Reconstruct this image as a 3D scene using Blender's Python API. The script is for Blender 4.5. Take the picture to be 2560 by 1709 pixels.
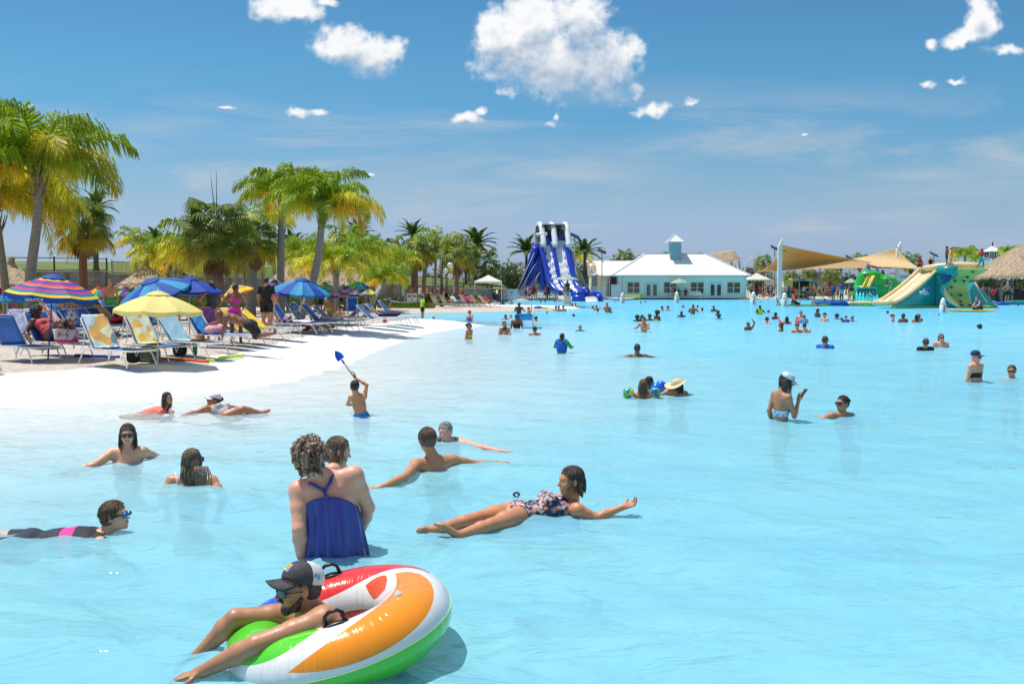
import bpy,bmesh,math,random
import numpy as np
from mathutils import Vector,Matrix
R=math.radians
scene=bpy.context.scene
col=scene.collection
for o in list(bpy.data.objects):bpy.data.objects.remove(o)
# ------------------------------------------------------------------ camera
CAMH=1.95;FPX=2489.0;HY=711.0;CX,CY=1280.0,854.5
PITCH=math.atan((CY-HY)/FPX)
cam=bpy.data.cameras.new('camera');camo=bpy.data.objects.new('camera',cam);col.objects.link(camo)
cam.sensor_width=36;cam.lens=36*FPX/2560;cam.clip_end=9000;cam.clip_start=0.05
camo.location=(0,0,CAMH);camo.rotation_euler=(R(90)-PITCH,0,0)
scene.camera=camo
scene.render.engine='CYCLES'
scene.render.resolution_x=1024;scene.render.resolution_y=683
scene.view_settings.view_transform='Standard';scene.view_settings.look='None'
scene.view_settings.gamma=1;scene.view_settings.exposure=0.13
scene.cycles.max_bounces=8;scene.cycles.transparent_max_bounces=24
scene.cycles.caustics_reflective=False;scene.cycles.caustics_refractive=False
CP,SP=math.cos(PITCH),math.sin(PITCH)
def ray(px,py):
 a=(px-CX)/FPX;b=-(py-CY)/FPX
 return Vector((a,CP+b*SP,-SP+b*CP))
def at(px,py,d):
 r=ray(px,py);r=r*(d/r.y);return Vector((r.x,r.y,CAMH+r.z))
def gr(px,py,z=0.0):
 r=ray(px,py);r=r*((z-CAMH)/r.z);return Vector((r.x,r.y,z))
def ppm(d):return FPX/d
# ------------------------------------------------------------------ sun + sky
SUN=Vector((-0.30,0.13,0.94)).normalized()
sl=bpy.data.lights.new('sun','SUN');sl.energy=4.2;sl.angle=R(0.53);sl.color=(1.0,0.965,0.91)
so=bpy.data.objects.new('sun',sl);col.objects.link(so)
so.rotation_euler=SUN.to_track_quat('Z','Y').to_euler();so.location=(0,0,60)
world=bpy.data.worlds.new('World');scene.world=world;world.use_nodes=True
wt=world.node_tree;wt.nodes.clear()
class NT:
 def __init__(s,t):s.t=t
 def n(s,kind,**kw):
  nd=s.t.nodes.new(kind)
  ins=kw.pop('ins',{})
  for k,v in kw.items():setattr(nd,k,v)
  for k,v in ins.items():
   if hasattr(v,'is_output'):s.t.links.new(v,nd.inputs[k])
   else:nd.inputs[k].default_value=v
  return nd
 def l(s,a,b):s.t.links.new(a,b)
 def m(s,op,a,b=None,c=None,clamp=False):
  nd=s.n('ShaderNodeMath',operation=op,use_clamp=clamp)
  for i,v in enumerate((a,b,c)):
   if v is None:continue
   if hasattr(v,'is_output'):s.l(v,nd.inputs[i])
   else:nd.inputs[i].default_value=v
  return nd.outputs[0]
 def vm(s,op,a,b=None,out=0):
  nd=s.n('ShaderNodeVectorMath',operation=op)
  for i,v in enumerate((a,b)):
   if v is None:continue
   if hasattr(v,'is_output'):s.l(v,nd.inputs[i])
   else:nd.inputs[i].default_value=v
  return nd.outputs[out]
 def ss(s,v,lo,hi):
  nd=s.n('ShaderNodeMapRange',interpolation_type='SMOOTHSTEP')
  s.l(v,nd.inputs[0]);nd.inputs[1].default_value=lo;nd.inputs[2].default_value=hi
  return nd.outputs[0]
 def noise(s,vec,scale,detail=3,rough=0.55,lac=2.0,dist=0.0):
  nd=s.n('ShaderNodeTexNoise',ins={'Scale':scale,'Detail':detail,'Roughness':rough,'Lacunarity':lac,'Distortion':dist})
  if vec is not None:s.l(vec,nd.inputs['Vector'])
  return nd.outputs[0]
 def mix(s,f,a,b,bt='MIX'):
  nd=s.n('ShaderNodeMix',data_type='RGBA',blend_type=bt)
  for i,v in((0,f),(6,a),(7,b)):
   if hasattr(v,'is_output'):s.l(v,nd.inputs[i])
   else:nd.inputs[i].default_value=v if i==0 else(tuple(v)+(1,))[:4]
  return nd.outputs[2]
W=NT(wt)
sky=W.n('ShaderNodeTexSky',sky_type='NISHITA')
sky.sun_disc=False;sky.sun_elevation=math.asin(SUN.z);sky.sun_rotation=math.atan2(SUN.x,SUN.y)
sky.altitude=0;sky.air_density=1.0;sky.dust_density=0.8;sky.ozone_density=2.0
tc=W.n('ShaderNodeTexCoord').outputs['Generated']
sx=W.n('ShaderNodeSeparateXYZ');W.l(tc,sx.inputs[0]);X,Y,Z=sx.outputs
Yc=W.m('MAXIMUM',Y,0.02)
U=W.m('DIVIDE',X,Yc);V=W.m('DIVIDE',Z,Yc)
cb=W.n('ShaderNodeCombineXYZ');W.l(U,cb.inputs[0]);W.l(V,cb.inputs[1]);UV=cb.outputs[0]
def uvp(px,py):
 r=ray(px,py);return(r.x/r.y,r.z/r.y)
CLOUDS=[(1310,120,125,90,1),(1445,65,85,95,1),(1500,150,95,85,1),(1400,150,130,95,1),(1240,95,55,60,1),(1560,150,50,60,1),(1330,60,70,60,1),(1590,215,45,30,.8),(1250,170,60,35,.9),(855,110,75,45,1),(930,130,80,50,1),(985,115,40,35,1),(830,95,40,30,.9),(715,15,90,38,.95),(760,35,80,32,.95),(815,5,50,25,.9),(650,5,50,20,.8),(1163,300,52,25,.95),(1200,290,30,18,.9),(1263,232,36,26,1),(745,268,60,20,.85),(800,268,45,16,.8),(565,272,34,12,.7),(1630,270,70,22,.8),(1720,258,45,22,.8),(1370,300,40,26,.55),(1385,283,25,18,.55),(2400,100,70,35,.85),(2450,60,45,60,.85),(2500,135,90,25,.8),(2330,110,40,25,.8),(2440,20,35,40,.75),(2310,210,50,20,.8),(2385,190,40,14,.75),(2010,333,22,10,.75),(935,443,22,8,.7),(2395,587,34,14,.5),]
def cfield(uv):
 n1=W.m('ADD',W.noise(uv,26,6,0.62),W.m('MULTIPLY',W.m('SUBTRACT',W.noise(uv,95,4,0.6),0.5),0.55))
 n2=W.noise(uv,9,3,0.5)
 off=W.n('ShaderNodeTexNoise',ins={'Scale':14.0,'Detail':4.0,'Roughness':0.6});W.l(uv,off.inputs['Vector'])
 wv=W.vm('ADD',uv,W.vm('SCALE',W.vm('SUBTRACT',off.outputs['Color'],(.5,.5,.5)),None))
 sc=wv.node.inputs[1].links[0].from_node;sc.inputs['Scale'].default_value=0.045
 F=None
 for(px,py,rx,ry,w)in[(a,b,c,d,e-.28*(d<36))for a,b,c,d,e in CLOUDS]:
  u,v=uvp(px,py)
  d=W.vm('MULTIPLY',W.vm('SUBTRACT',wv,(u,v,0)),(FPX/rx,FPX/ry,0))
  b=W.m('SUBTRACT',w,W.vm('LENGTH',d,None,1))
  F=b if F is None else W.m('SMOOTH_MAX',F,b,0.25)
 return W.m('ADD',F,W.m('MULTIPLY',W.m('SUBTRACT',n1,0.5),1.15)),F,n1
f1,F0,N1=cfield(UV)
def cplain(uv):
 F=None
 for(px,py,rx,ry,w)in[(a,b,c,d,e-.28*(d<36))for a,b,c,d,e in CLOUDS]:
  u,v=uvp(px,py);b=W.m('SUBTRACT',w,W.vm('LENGTH',W.vm('MULTIPLY',W.vm('SUBTRACT',uv,(u,v,0)),(FPX/rx,FPX/ry,0)),None,1))
  F=b if F is None else W.m('SMOOTH_MAX',F,b,0.3)
 return F
wuv=W.vm('ADD',UV,(-0.006,0.021,0));bn=W.noise(UV,17,5,0.6)
shd=W.ss(W.m('ADD',cplain(wuv),W.m('MULTIPLY',W.m('SUBTRACT',bn,0.5),1.5)),-0.05,0.75)
n1b=W.noise(W.vm('ADD',UV,(-0.003,0.006,0)),26,6,0.62)
mask=W.n('ShaderNodeMapRange',interpolation_type='SMOOTHSTEP',ins={0:f1,1:-0.18,2:W.m('ADD',0.40,W.m('MULTIPLY',shd,0.5))}).outputs[0]
mask=W.m('MULTIPLY',W.m('POWER',mask,0.9),W.m('GREATER_THAN',Y,0.05))
lit=W.m('ADD',W.m('SUBTRACT',1.0,W.m('MULTIPLY',shd,0.85)),W.m('MULTIPLY',W.m('SUBTRACT',N1,n1b),1.6),clamp=True)
ccol=W.mix(lit,(0.48,0.57,0.70),(0.97,0.98,1.0))
cuv=W.vm('MULTIPLY',UV,(1.0,5.5,1))
rot=W.n('ShaderNodeVectorRotate',rotation_type='Z_AXIS',ins={'Angle':R(-14)});W.l(cuv,rot.inputs[0])
ci=W.noise(rot.outputs[0],3.2,7,0.6,dist=0.6)
band=W.m('MULTIPLY',W.ss(V,0.015,0.08),W.m('SUBTRACT',1.0,W.ss(V,0.13,0.22)))
cim=W.m('MULTIPLY',W.m('MULTIPLY',W.ss(ci,0.44,0.70),band),0.62)
vn=W.ss(W.noise(rot.outputs[0],5.5,6,0.65,dist=0.8),0.30,0.80)
for(px,py,rx,ry,w)in((1230,440,620,120,.62),(2350,520,480,110,.45),(430,320,380,60,.40),(1500,560,900,60,.25)):
 u,v=uvp(px,py);e_=W.m('SUBTRACT',1.0,W.vm('LENGTH',W.vm('MULTIPLY',W.vm('SUBTRACT',UV,(u,v,0)),(FPX/rx,FPX/ry,0)),None,1))
 cim=W.m('MAXIMUM',cim,W.m('MULTIPLY',W.m('MULTIPLY',W.ss(e_,0.0,0.9),vn),w))
cim=W.m('MULTIPLY',cim,W.m('GREATER_THAN',Y,0.05))
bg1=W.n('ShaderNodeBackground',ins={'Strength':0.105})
hz=W.ss(V,0.0,0.30)
tr_=W.n('ShaderNodeValToRGB');W.l(W.m('MULTIPLY',V,2.5),tr_.inputs[0]);el=tr_.color_ramp.elements
for i,(ps,c)in enumerate(((0,(.33,.44,.76)),(.14,(.327,.39,.57)),(.21,(.32,.395,.49)),(.31,(.27,.40,.48)),(.41,(.21,.40,.49)),(.56,(.20,.41,.485)),(.70,(.19,.385,.465)))):
 x=el[i]if i<2 else el.new(ps);x.position=ps;x.color=c+(1,)
tint=W.vm('SCALE',tr_.outputs[0],None);tint.node.inputs['Scale'].default_value=2.0
over=W.m('MAXIMUM',W.ss(Z,0.33,0.6),W.ss(Y,0.15,-0.35))  # unseen sky overhead and behind the camera, made brighter and warmer as added fill
fill_boost=W.mix(over,(1,1,1),(1.12,1.12,1.12));tint=W.mix(over,tint,(1.10,1.0,0.88))
W.l(W.mix(1.0,W.mix(1.0,sky.outputs[0],tint,'MULTIPLY'),fill_boost,'MULTIPLY'),bg1.inputs[0])
bg2=W.n('ShaderNodeBackground',ins={'Strength':0.9});W.l(ccol,bg2.inputs[0])
bg3=W.n('ShaderNodeBackground',ins={'Color':(0.88,0.92,0.96,1),'Strength':0.62})
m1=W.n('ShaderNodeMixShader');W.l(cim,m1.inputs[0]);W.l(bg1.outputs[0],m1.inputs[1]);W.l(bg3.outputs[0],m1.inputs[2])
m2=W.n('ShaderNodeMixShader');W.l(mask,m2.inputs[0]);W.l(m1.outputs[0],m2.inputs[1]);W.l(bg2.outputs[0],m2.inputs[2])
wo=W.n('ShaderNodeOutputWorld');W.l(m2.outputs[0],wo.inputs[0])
world.cycles.sampling_method='MANUAL';world.cycles.sample_map_resolution=512
# ------------------------------------------------------------------ object bookkeeping
def tag(o,label=None,cat=None,group=None,kind=None):
 if label:o['label']=label
 if cat:o['category']=cat
 if group:o['group']=group
 if kind:o['kind']=kind
 return o
def empty(name,loc=(0,0,0),rz=0.0,label=None,cat=None,group=None,rot=None,scale=1.0):
 o=bpy.data.objects.new(name,None);col.objects.link(o);o.empty_display_size=0.2
 o.location=loc;o.rotation_euler=rot if rot else(0,0,rz);o.scale=(scale,)*3
 return tag(o,label,cat,group)
def copy_tree(o,parent=None):
 c=o.copy();col.objects.link(c)
 if parent is not None:c.parent=parent
 for ch in list(o.children):copy_tree(ch,c)
 return c
class MB:
 def __init__(s):s.v=[];s.f=[];s.mi=[];s.sm=[]
 def add(s,vs,fs,mi=0,smooth=False):
  b=len(s.v);s.v.extend([tuple(v)for v in vs])
  for k,f in enumerate(fs):
   s.f.append(tuple(b+i for i in f));s.mi.append(mi[k]if isinstance(mi,(list,tuple))else mi);s.sm.append(smooth)
  return s
 def box(s,c,h,mi=0,rz=0.0,M=None):
  vs=[Vector((x,y,z))for x in(-h[0],h[0])for y in(-h[1],h[1])for z in(-h[2],h[2])]
  if M is None:M=Matrix.Rotation(rz,3,'Z')
  vs=[M@v+Vector(c)for v in vs]
  return s.add(vs,[(0,1,3,2),(4,6,7,5),(0,4,5,1),(2,3,7,6),(0,2,6,4),(1,5,7,3)],mi)
 def bar(s,a,b,w,t,mi=0,up=Vector((0,0,1))):
  a=Vector(a);b=Vector(b);d=(b-a);L=d.length;d.normalize()
  x=d.cross(up)
  if x.length<1e-4:x=d.cross(Vector((1,0,0)))
  x.normalize();z=x.cross(d)
  M=Matrix((x,d,z)).transposed()
  return s.box((a+b)/2,(w/2,L/2,t/2),mi,M=M)
 def tube(s,pts,r,n=8,mi=0,cap=True,close=False):
  pts=[Vector(p)for p in pts];N=len(pts)
  rs=list(r)if hasattr(r,'__len__')else[r]*N
  vs=[];fs=[];prev=None
  for i,p in enumerate(pts):
   if close:t=pts[(i+1)%N]-pts[i-1]
   else:t=pts[min(i+1,N-1)]-pts[max(i-1,0)]
   if t.length<1e-9:t=Vector((0,0,1))
   t.normalize()
   if prev is None:
    x=t.orthogonal().normalized()
   else:
    x=prev-t*prev.dot(t)
    x=x.normalized()if x.length>1e-6 else t.orthogonal().normalized()
   prev=x;y=t.cross(x)
   for k in range(n):
    a=2*math.pi*k/n
    vs.append(p+(x*math.cos(a)+y*math.sin(a))*rs[i])
  rng=N if close else N-1
  for i in range(rng):
   j=(i+1)%N
   for k in range(n):
    fs.append((i*n+k,i*n+(k+1)%n,j*n+(k+1)%n,j*n+k))
  if cap and not close:
   fs.append(tuple(range(n-1,-1,-1)));fs.append(tuple((N-1)*n+k for k in range(n)))
  return s.add(vs,fs,mi,True)
 def lathe(s,prof,n=24,c=(0,0,0),mi=0,smooth=True,M=None):
  vs=[];fs=[];c=Vector(c)
  for(r,z)in prof:
   for k in range(n):
    a=2*math.pi*k/n;v=Vector((r*math.cos(a),r*math.sin(a),z))
    vs.append((M@v if M else v)+c)
  for i in range(len(prof)-1):
   for k in range(n):
    fs.append((i*n+k,i*n+(k+1)%n,(i+1)*n+(k+1)%n,(i+1)*n+k))
  return s.add(vs,fs,mi,smooth)
 def ball(s,c,r,n=12,m=8,mi=0):
  rr=r if hasattr(r,'__len__')else(r,r,r)
  prof=[(math.sin(math.pi*i/m),-math.cos(math.pi*i/m))for i in range(m+1)]
  M=Matrix(((rr[0],0,0),(0,rr[1],0),(0,0,rr[2])))
  return s.lathe([(max(a,1e-3),b)for a,b in prof],n,c,mi,True,M)
 def prism(s,poly,a,b,mi=0,M=None,c=(0,0,0)):
  n=len(poly);c=Vector(c)
  vs=[Vector((x,a,z))for x,z in poly]+[Vector((x,b,z))for x,z in poly]
  vs=[(M@v if M else v)+c for v in vs]
  fs=[tuple(range(n)),tuple(range(2*n-1,n-1,-1))]+[(i,i+n,(i+1)%n+n,(i+1)%n)for i in range(n)]
  return s.add(vs,fs,mi)
 def grid(s,fn,nu,nv,mi=0,smooth=True):
  vs=[fn(i/nu,j/nv)for j in range(nv+1)for i in range(nu+1)]
  fs=[(j*(nu+1)+i,j*(nu+1)+i+1,(j+1)*(nu+1)+i+1,(j+1)*(nu+1)+i)for j in range(nv)for i in range(nu)]
  if callable(mi):mi=[mi(i,j)for j in range(nv)for i in range(nu)]
  return s.add(vs,fs,mi,smooth)
 def build(s,name,mats,parent=None,bevel=0,solid=0,M=None):
  me=bpy.data.meshes.new(name)
  vs=s.v if M is None else[M@Vector(v)for v in s.v]
  me.from_pydata([tuple(v)for v in vs],[],s.f)
  if not isinstance(mats,(list,tuple)):mats=[mats]
  for m in mats:me.materials.append(m)
  me.polygons.foreach_set('material_index',s.mi)
  me.polygons.foreach_set('use_smooth',s.sm)
  me.validate();me.update()
  bm=bmesh.new();bm.from_mesh(me);bmesh.ops.recalc_face_normals(bm,faces=bm.faces);bm.to_mesh(me);bm.free()
  o=bpy.data.objects.new(name,me);col.objects.link(o)
  if parent is not None:o.parent=parent
  if solid:
   md=o.modifiers.new('solid','SOLIDIFY');md.thickness=solid;md.offset=0
  if bevel:
   md=o.modifiers.new('bevel','BEVEL');md.width=bevel;md.segments=2;md.limit_method='ANGLE'
  return o
  # ------------------------------------------------------------------ materials
_mc={}
def mat(name,color,rough=0.6,metal=0.0,noise=0.0,nscale=8.0,bump=0.0,bscale=30.0,spec=0.5,trans=0.0,alpha=1.0,coat=0.0,sheen=0.0,stretch=None):
 if name in _mc:return _mc[name]
 m=bpy.data.materials.new(name);m.use_nodes=True;_mc[name]=m
 t=NT(m.node_tree);p=m.node_tree.nodes['Principled BSDF']
 c=tuple(color)+(1,)if len(color)==3 else color
 p.inputs['Base Color'].default_value=c;p.inputs['Roughness'].default_value=rough
 p.inputs['Metallic'].default_value=metal;p.inputs['Specular IOR Level'].default_value=spec
 p.inputs['Coat Weight'].default_value=coat;p.inputs['Alpha'].default_value=alpha
 if trans:p.inputs['Transmission Weight'].default_value=trans
 m.diffuse_color=c
 if noise or bump:
  vec=t.n('ShaderNodeTexCoord').outputs['Object']
  if stretch:vec=t.vm('MULTIPLY',vec,stretch)
 if noise:
  n=t.noise(vec,nscale,5,0.6)
  lo=tuple(x*(1-noise)for x in c[:3]);hi=tuple(min(1,x*(1+noise))for x in c[:3])
  t.l(t.mix(t.ss(n,0.25,0.75),lo,hi),p.inputs['Base Color'])
 if bump:
  n=t.noise(vec,bscale,4,0.6)
  b=t.n('ShaderNodeBump',ins={'Strength':bump,'Distance':0.02,'Height':n});t.l(b.outputs[0],p.inputs['Normal'])
 return m
def leafmat(name,color,var=0.35,trans=0.45,rough=0.45):
 if name in _mc:return _mc[name]
 m=bpy.data.materials.new(name);m.use_nodes=True;_mc[name]=m
 t=NT(m.node_tree);nt=m.node_tree;nt.nodes.clear()
 vec=t.n('ShaderNodeTexCoord').outputs['Object']
 n=t.noise(vec,1.3,3,0.6);n2=t.noise(vec,14.0,2,0.6)
 lo=tuple(x*(1-var)for x in color);hi=tuple(min(1,x*(1+var))for x in color)
 c=t.mix(t.ss(t.m('ADD',t.m('MULTIPLY',n,.6),t.m('MULTIPLY',n2,.4)),0.35,0.65),lo,hi)
 d=t.n('ShaderNodeBsdfPrincipled',ins={'Roughness':rough,'Specular IOR Level':0.5,'Base Color':c})
 tr=t.n('ShaderNodeBsdfTranslucent');t.l(t.mix(1.0,c,(1.2,1.15,0.5),'MULTIPLY'),tr.inputs[0])
 mx=t.n('ShaderNodeMixShader',ins={0:trans,1:d.outputs[0],2:tr.outputs[0]})
 o=t.n('ShaderNodeOutputMaterial',ins={0:mx.outputs[0]})
 return m
 # ====== the setting
rng=random.Random(7);nrg=np.random.default_rng(5)
LANDPX=[(-900,1120),(-300,1045),(0,1017),(327,1003),(600,975),(740,950),(860,915),(955,872),(1060,836),(1150,820),(1215,813),(1130,806),(1010,801),(965,796.5),(952,790),(968,785),(1060,781.5),(1200,779.5),(1400,772.5),(1445,769.5),(1400,766.5),(1270,765),(1235,763),(1229,757),(1236,750.5),(1500,748.5),(1700,747.5),(2000,746.5),(2300,741.5),(2560,740.5),(3200,740.5)]
land=[gr(x,y)for x,y in LANDPX]
land=np.array([(p.x,p.y)for p in land]+[(400,900),(-500,900),(-300,10)])
SANDPX=[(-900,1010),(-300,965),(0,948),(300,925),(560,898),(640,880),(760,848),(880,822),(1000,804),(1030,799),(1000,797.5),(950,795),(938,788),(950,779),(1060,777.5),(1200,776),(1380,770.5),(1410,768.6),(1380,767),(1270,765.8),(1215,763),(1205,757),(1215,748.5),(1500,747.2),(1700,746.4),(2000,745.5),(2300,740.6),(2560,739.8),(3200,739.8)]
sandp=[gr(x,y,0.15)for x,y in SANDPX]
sandp=np.array([(p.x,p.y)for p in sandp]+[(400,900),(-500,900),(-300,10)])
def sdpoly(P,poly):
 P=np.asarray(P,float);x=P[:,0];y=P[:,1]
 d=np.full(len(P),1e18);ins=np.zeros(len(P),bool)
 n=len(poly)
 for i in range(n):
  a=poly[i];b=poly[(i+1)%n];e=b-a
  t=np.clip(((x-a[0])*e[0]+(y-a[1])*e[1])/(e@e),0,1)
  dd=(x-a[0]-t*e[0])**2+(y-a[1]-t*e[1])**2
  d=np.minimum(d,dd)
  c=(a[1]>y)!=(b[1]>y)
  with np.errstate(divide='ignore',invalid='ignore'):
   xi=(b[0]-a[0])*(y-a[1])/(b[1]-a[1])+a[0]
  ins^=c&(x<xi)
 d=np.sqrt(d);return np.where(ins,d,-d)
def floorz(P):
 P=np.asarray(P,float);sd=sdpoly(P,land);y=P[:,1]
 far=np.clip((y-38)/25,0,1)
 up=np.where(sd>0,np.minimum(sd*(0.085*(1-far)+0.30*far),0.26*(1-far)+0.14*far),0)
 dn=np.where(sd<0,-np.minimum(-sd*0.085,1.45),0)
 return up+dn,sd
def gz(x,y):return float(floorz([(x,y)])[0][0])+0.02
def wave2(x,y,seed,n=14,lmin=0.25,lmax=3.0,ang=0.25,spread=1.2):
 r=np.random.default_rng(seed);z=np.zeros_like(x)
 for i in range(n):
  L=lmin*(lmax/lmin)**r.random();a=ang+(r.random()-.5)*2*spread
  k=2*math.pi/L;ph=r.random()*6.28
  z+=L*np.sin(k*(x*math.cos(a)+y*math.sin(a))+ph+0.8*np.sin(0.37*k*(x*math.sin(a)-y*math.cos(a))+ph*2))
 return z
def fan(nu,nv,y0,y1,umax):
 ys=y0*(y1/y0)**(np.linspace(0,1,nv+1))
 us=np.linspace(-umax,umax,nu+1)
 X=us[None,:]*ys[:,None];Y=np.repeat(ys[:,None],nu+1,1)
 return X.ravel(),Y.ravel()
def gridmesh(name,X,Y,Z,nu,nv,m,keep=None,attr=None):
 V=np.stack([X,Y,Z],1);i=np.arange(nu)[None,:]+(nu+1)*np.arange(nv)[:,None]
 F=np.stack([i,i+1,i+nu+2,i+nu+1],-1).reshape(-1,4)
 if keep is not None:F=F[keep[F].any(1)]
 me=npmesh(name,V,F);me.materials.append(m)
 if attr is not None:
  a=me.attributes.new('depth','FLOAT','POINT');a.data.foreach_set('value',attr.astype(np.float32))
 o=bpy.data.objects.new(name,me);col.objects.link(o);return o
def npmesh(name,V,F,smooth=True):
 me=bpy.data.meshes.new(name);me.vertices.add(len(V));me.vertices.foreach_set('co',np.asarray(V,np.float32).ravel())
 me.loops.add(F.size);me.loops.foreach_set('vertex_index',F.astype(np.int32).ravel())
 me.polygons.add(len(F));k=F.shape[1]
 me.polygons.foreach_set('loop_start',np.arange(len(F),dtype=np.int32)*k)
 if smooth:me.polygons.foreach_set('use_smooth',np.ones(len(F),bool))
 me.update(calc_edges=True);me.validate();return me
mw=mat('white_pool_liner',(0.86,0.86,0.84),0.55)
t=NT(mw.node_tree);p=mw.node_tree.nodes['Principled BSDF']
g=t.n('ShaderNodeNewGeometry').outputs['Position']
nn=t.noise(g,0.9,6,0.65,dist=0.5);n2=t.noise(t.vm('MULTIPLY',g,(1,.35,1)),3.0,5,0.6)
st=t.m('MULTIPLY',t.ss(nn,0.54,0.70),t.ss(n2,0.45,0.65))
t.l(t.mix(t.m('MULTIPLY',st,0.75),(0.77,0.77,0.755),(0.58,0.50,0.38)),p.inputs['Base Color'])
nu,nv=300,380
X,Y=fan(nu,nv,2.0,320,1.5)
Zf,SD=floorz(np.stack([X,Y],1))
o=gridmesh('pool_floor',X,Y,Zf,nu,nv,mw);tag(o,'white sloping pool floor and dry white beach edge','pool floor',kind='structure')
ms=mat('sand',(0.60,0.52,0.43),0.95)
t=NT(ms.node_tree);p=ms.node_tree.nodes['Principled BSDF']
g=t.n('ShaderNodeNewGeometry').outputs['Position']
n1=t.noise(g,1.1,6,0.65);n2=t.noise(g,5.5,5,0.7);n3=t.noise(g,60,3,0.6)
c=t.mix(t.ss(n2,0.3,0.7),(0.47,0.41,0.35),(0.68,0.60,0.52));t.l(c,p.inputs['Base Color'])
h=t.m('ADD',t.m('MULTIPLY',n2,1.0),t.m('MULTIPLY',n3,0.12))
b=t.n('ShaderNodeBump',ins={'Strength':0.9,'Distance':0.10,'Height':h});t.l(b.outputs[0],p.inputs['Normal'])
SS=sdpoly(np.stack([X,Y],1),sandp)
edge=0.15*np.sin(X*2.1+1.3*np.sin(Y*1.7))+0.08*np.sin(X*5.3+Y*3.1)
Zs=Zf+0.004+np.clip((SS+edge*(Y<45))*0.06,-0.10,0.035)+(SS>1.2)*(Y<60)*0.0015*wave2(X,Y,3,20,0.5,2.5,0,3)
o=gridmesh('sand',X,Y,Zs,nu,nv,ms,keep=SS>-1.5-Y*0.01);tag(o,'pale beige beach sand under the loungers','sand',kind='structure')
mg=mat('far_ground',(0.10,0.13,0.05),0.95,noise=0.3,nscale=0.05)
mb=MB();mb.grid(lambda u,v:((u-.5)*9000,300+v*6000,-0.2),4,4)
o=mb.build('ground',mg);tag(o,'flat land reaching the horizon','ground',kind='structure')
nu,nv=420,560
X,Y=fan(nu,nv,2.2,310,1.35)
Zf,SD=floorz(np.stack([X,Y],1))
amp=0.0056*np.clip(-Zf*2.2+0.12,0.0,1)
fade=np.clip(1.25-Y/60,0.3,1)
RIP=np.zeros_like(X)
for(px,py,a_)in((842,1398,1.3),(850,1600,1.0),(319,1158,1),(482,1218,1),(904,1043,1),(1068,1185,1),(1113,1115,.8),(1300,1300,.8),(240,1362,1.2),(1952,1049,1),(2106,1042,1),(1607,993,.8),(1692,987,.8),(846,1230,.8),(390,1028,.8),(560,1032,.8),(2436,954,.8),(2529,946,.8),(1593,892,1),(1404,884,1)):
 c_=gr(px,py);r_=np.hypot(X-c_.x,Y-c_.y);RIP+=a_*.011*np.sin(r_*6.283/.34+px)*np.exp(-((r_-.55)/.55)**2)
Zw=RIP+amp*fade*wave2(X,Y,11,26,0.30,2.4,1.35,0.75)
wm=bpy.data.materials.new('pool_water');wm.use_nodes=True;_mc['pool_water']=wm
t=NT(wm.node_tree);wm.node_tree.nodes.clear()
g=t.n('ShaderNodeNewGeometry').outputs['Position']
dp=t.n('ShaderNodeAttribute',attribute_name='depth').outputs['Fac']
gs=t.vm('MULTIPLY',g,(0.36,1.0,1.0))
h1=t.noise(gs,2.6,4,0.6,dist=0.25);h2=t.noise(gs,10.0,3,0.6,dist=0.2);h3=t.noise(t.vm('MULTIPLY',g,(.5,1,1)),0.5,2,0.5)
H=t.m('ADD',t.m('ADD',t.m('MULTIPLY',h1,0.20),t.m('MULTIPLY',h2,0.035)),t.m('MULTIPLY',h3,0.25))
bp=t.n('ShaderNodeBump',ins={'Strength':1.0,'Distance':0.38,'Height':H})
fr=t.n('ShaderNodeFresnel',ins={'IOR':1.33,'Normal':bp.outputs[0]}).outputs[0]
fr=t.m('MINIMUM',t.m('MULTIPLY',fr,0.62),0.38)
deep=t.ss(dp,0.05,1.15)
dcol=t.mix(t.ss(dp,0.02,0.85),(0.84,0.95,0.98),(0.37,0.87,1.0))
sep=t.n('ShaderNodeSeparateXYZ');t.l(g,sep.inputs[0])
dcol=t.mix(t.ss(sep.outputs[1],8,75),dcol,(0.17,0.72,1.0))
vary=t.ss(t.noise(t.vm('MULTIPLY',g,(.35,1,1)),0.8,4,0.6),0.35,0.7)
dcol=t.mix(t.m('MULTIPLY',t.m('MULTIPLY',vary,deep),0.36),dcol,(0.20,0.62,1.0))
bp2=t.n('ShaderNodeBump',ins={'Strength':1.0,'Distance':0.6,'Height':H})
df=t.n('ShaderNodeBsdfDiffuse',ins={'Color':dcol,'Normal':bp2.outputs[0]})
tr=t.n('ShaderNodeBsdfTransparent',ins={'Color':t.mix(deep,(0.97,1.0,1.0),(0.50,0.86,0.96))})
rf=t.n('ShaderNodeBsdfRefraction',ins={'IOR':1.33,'Roughness':0.0,'Normal':bp.outputs[0],'Color':t.mix(deep,(0.97,1.0,1.0),(0.55,0.88,0.97))})
under=t.n('ShaderNodeMixShader',ins={0:t.m('MULTIPLY',t.ss(dp,0.03,0.4),0.42),1:tr.outputs[0],2:rf.outputs[0]})
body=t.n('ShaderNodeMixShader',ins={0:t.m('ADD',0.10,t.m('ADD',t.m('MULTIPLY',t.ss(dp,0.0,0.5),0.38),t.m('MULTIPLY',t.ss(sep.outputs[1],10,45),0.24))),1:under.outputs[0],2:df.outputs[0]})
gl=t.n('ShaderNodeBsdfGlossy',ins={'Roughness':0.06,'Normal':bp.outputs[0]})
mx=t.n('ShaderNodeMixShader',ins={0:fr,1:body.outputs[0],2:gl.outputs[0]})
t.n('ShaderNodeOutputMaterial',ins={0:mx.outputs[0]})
o=gridmesh('water',X,Y,Zw,nu,nv,wm,keep=(SD<0.6+Y*.01),attr=-Zf);tag(o,'clear turquoise water of the swimming lagoon','water',kind='structure')
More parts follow.
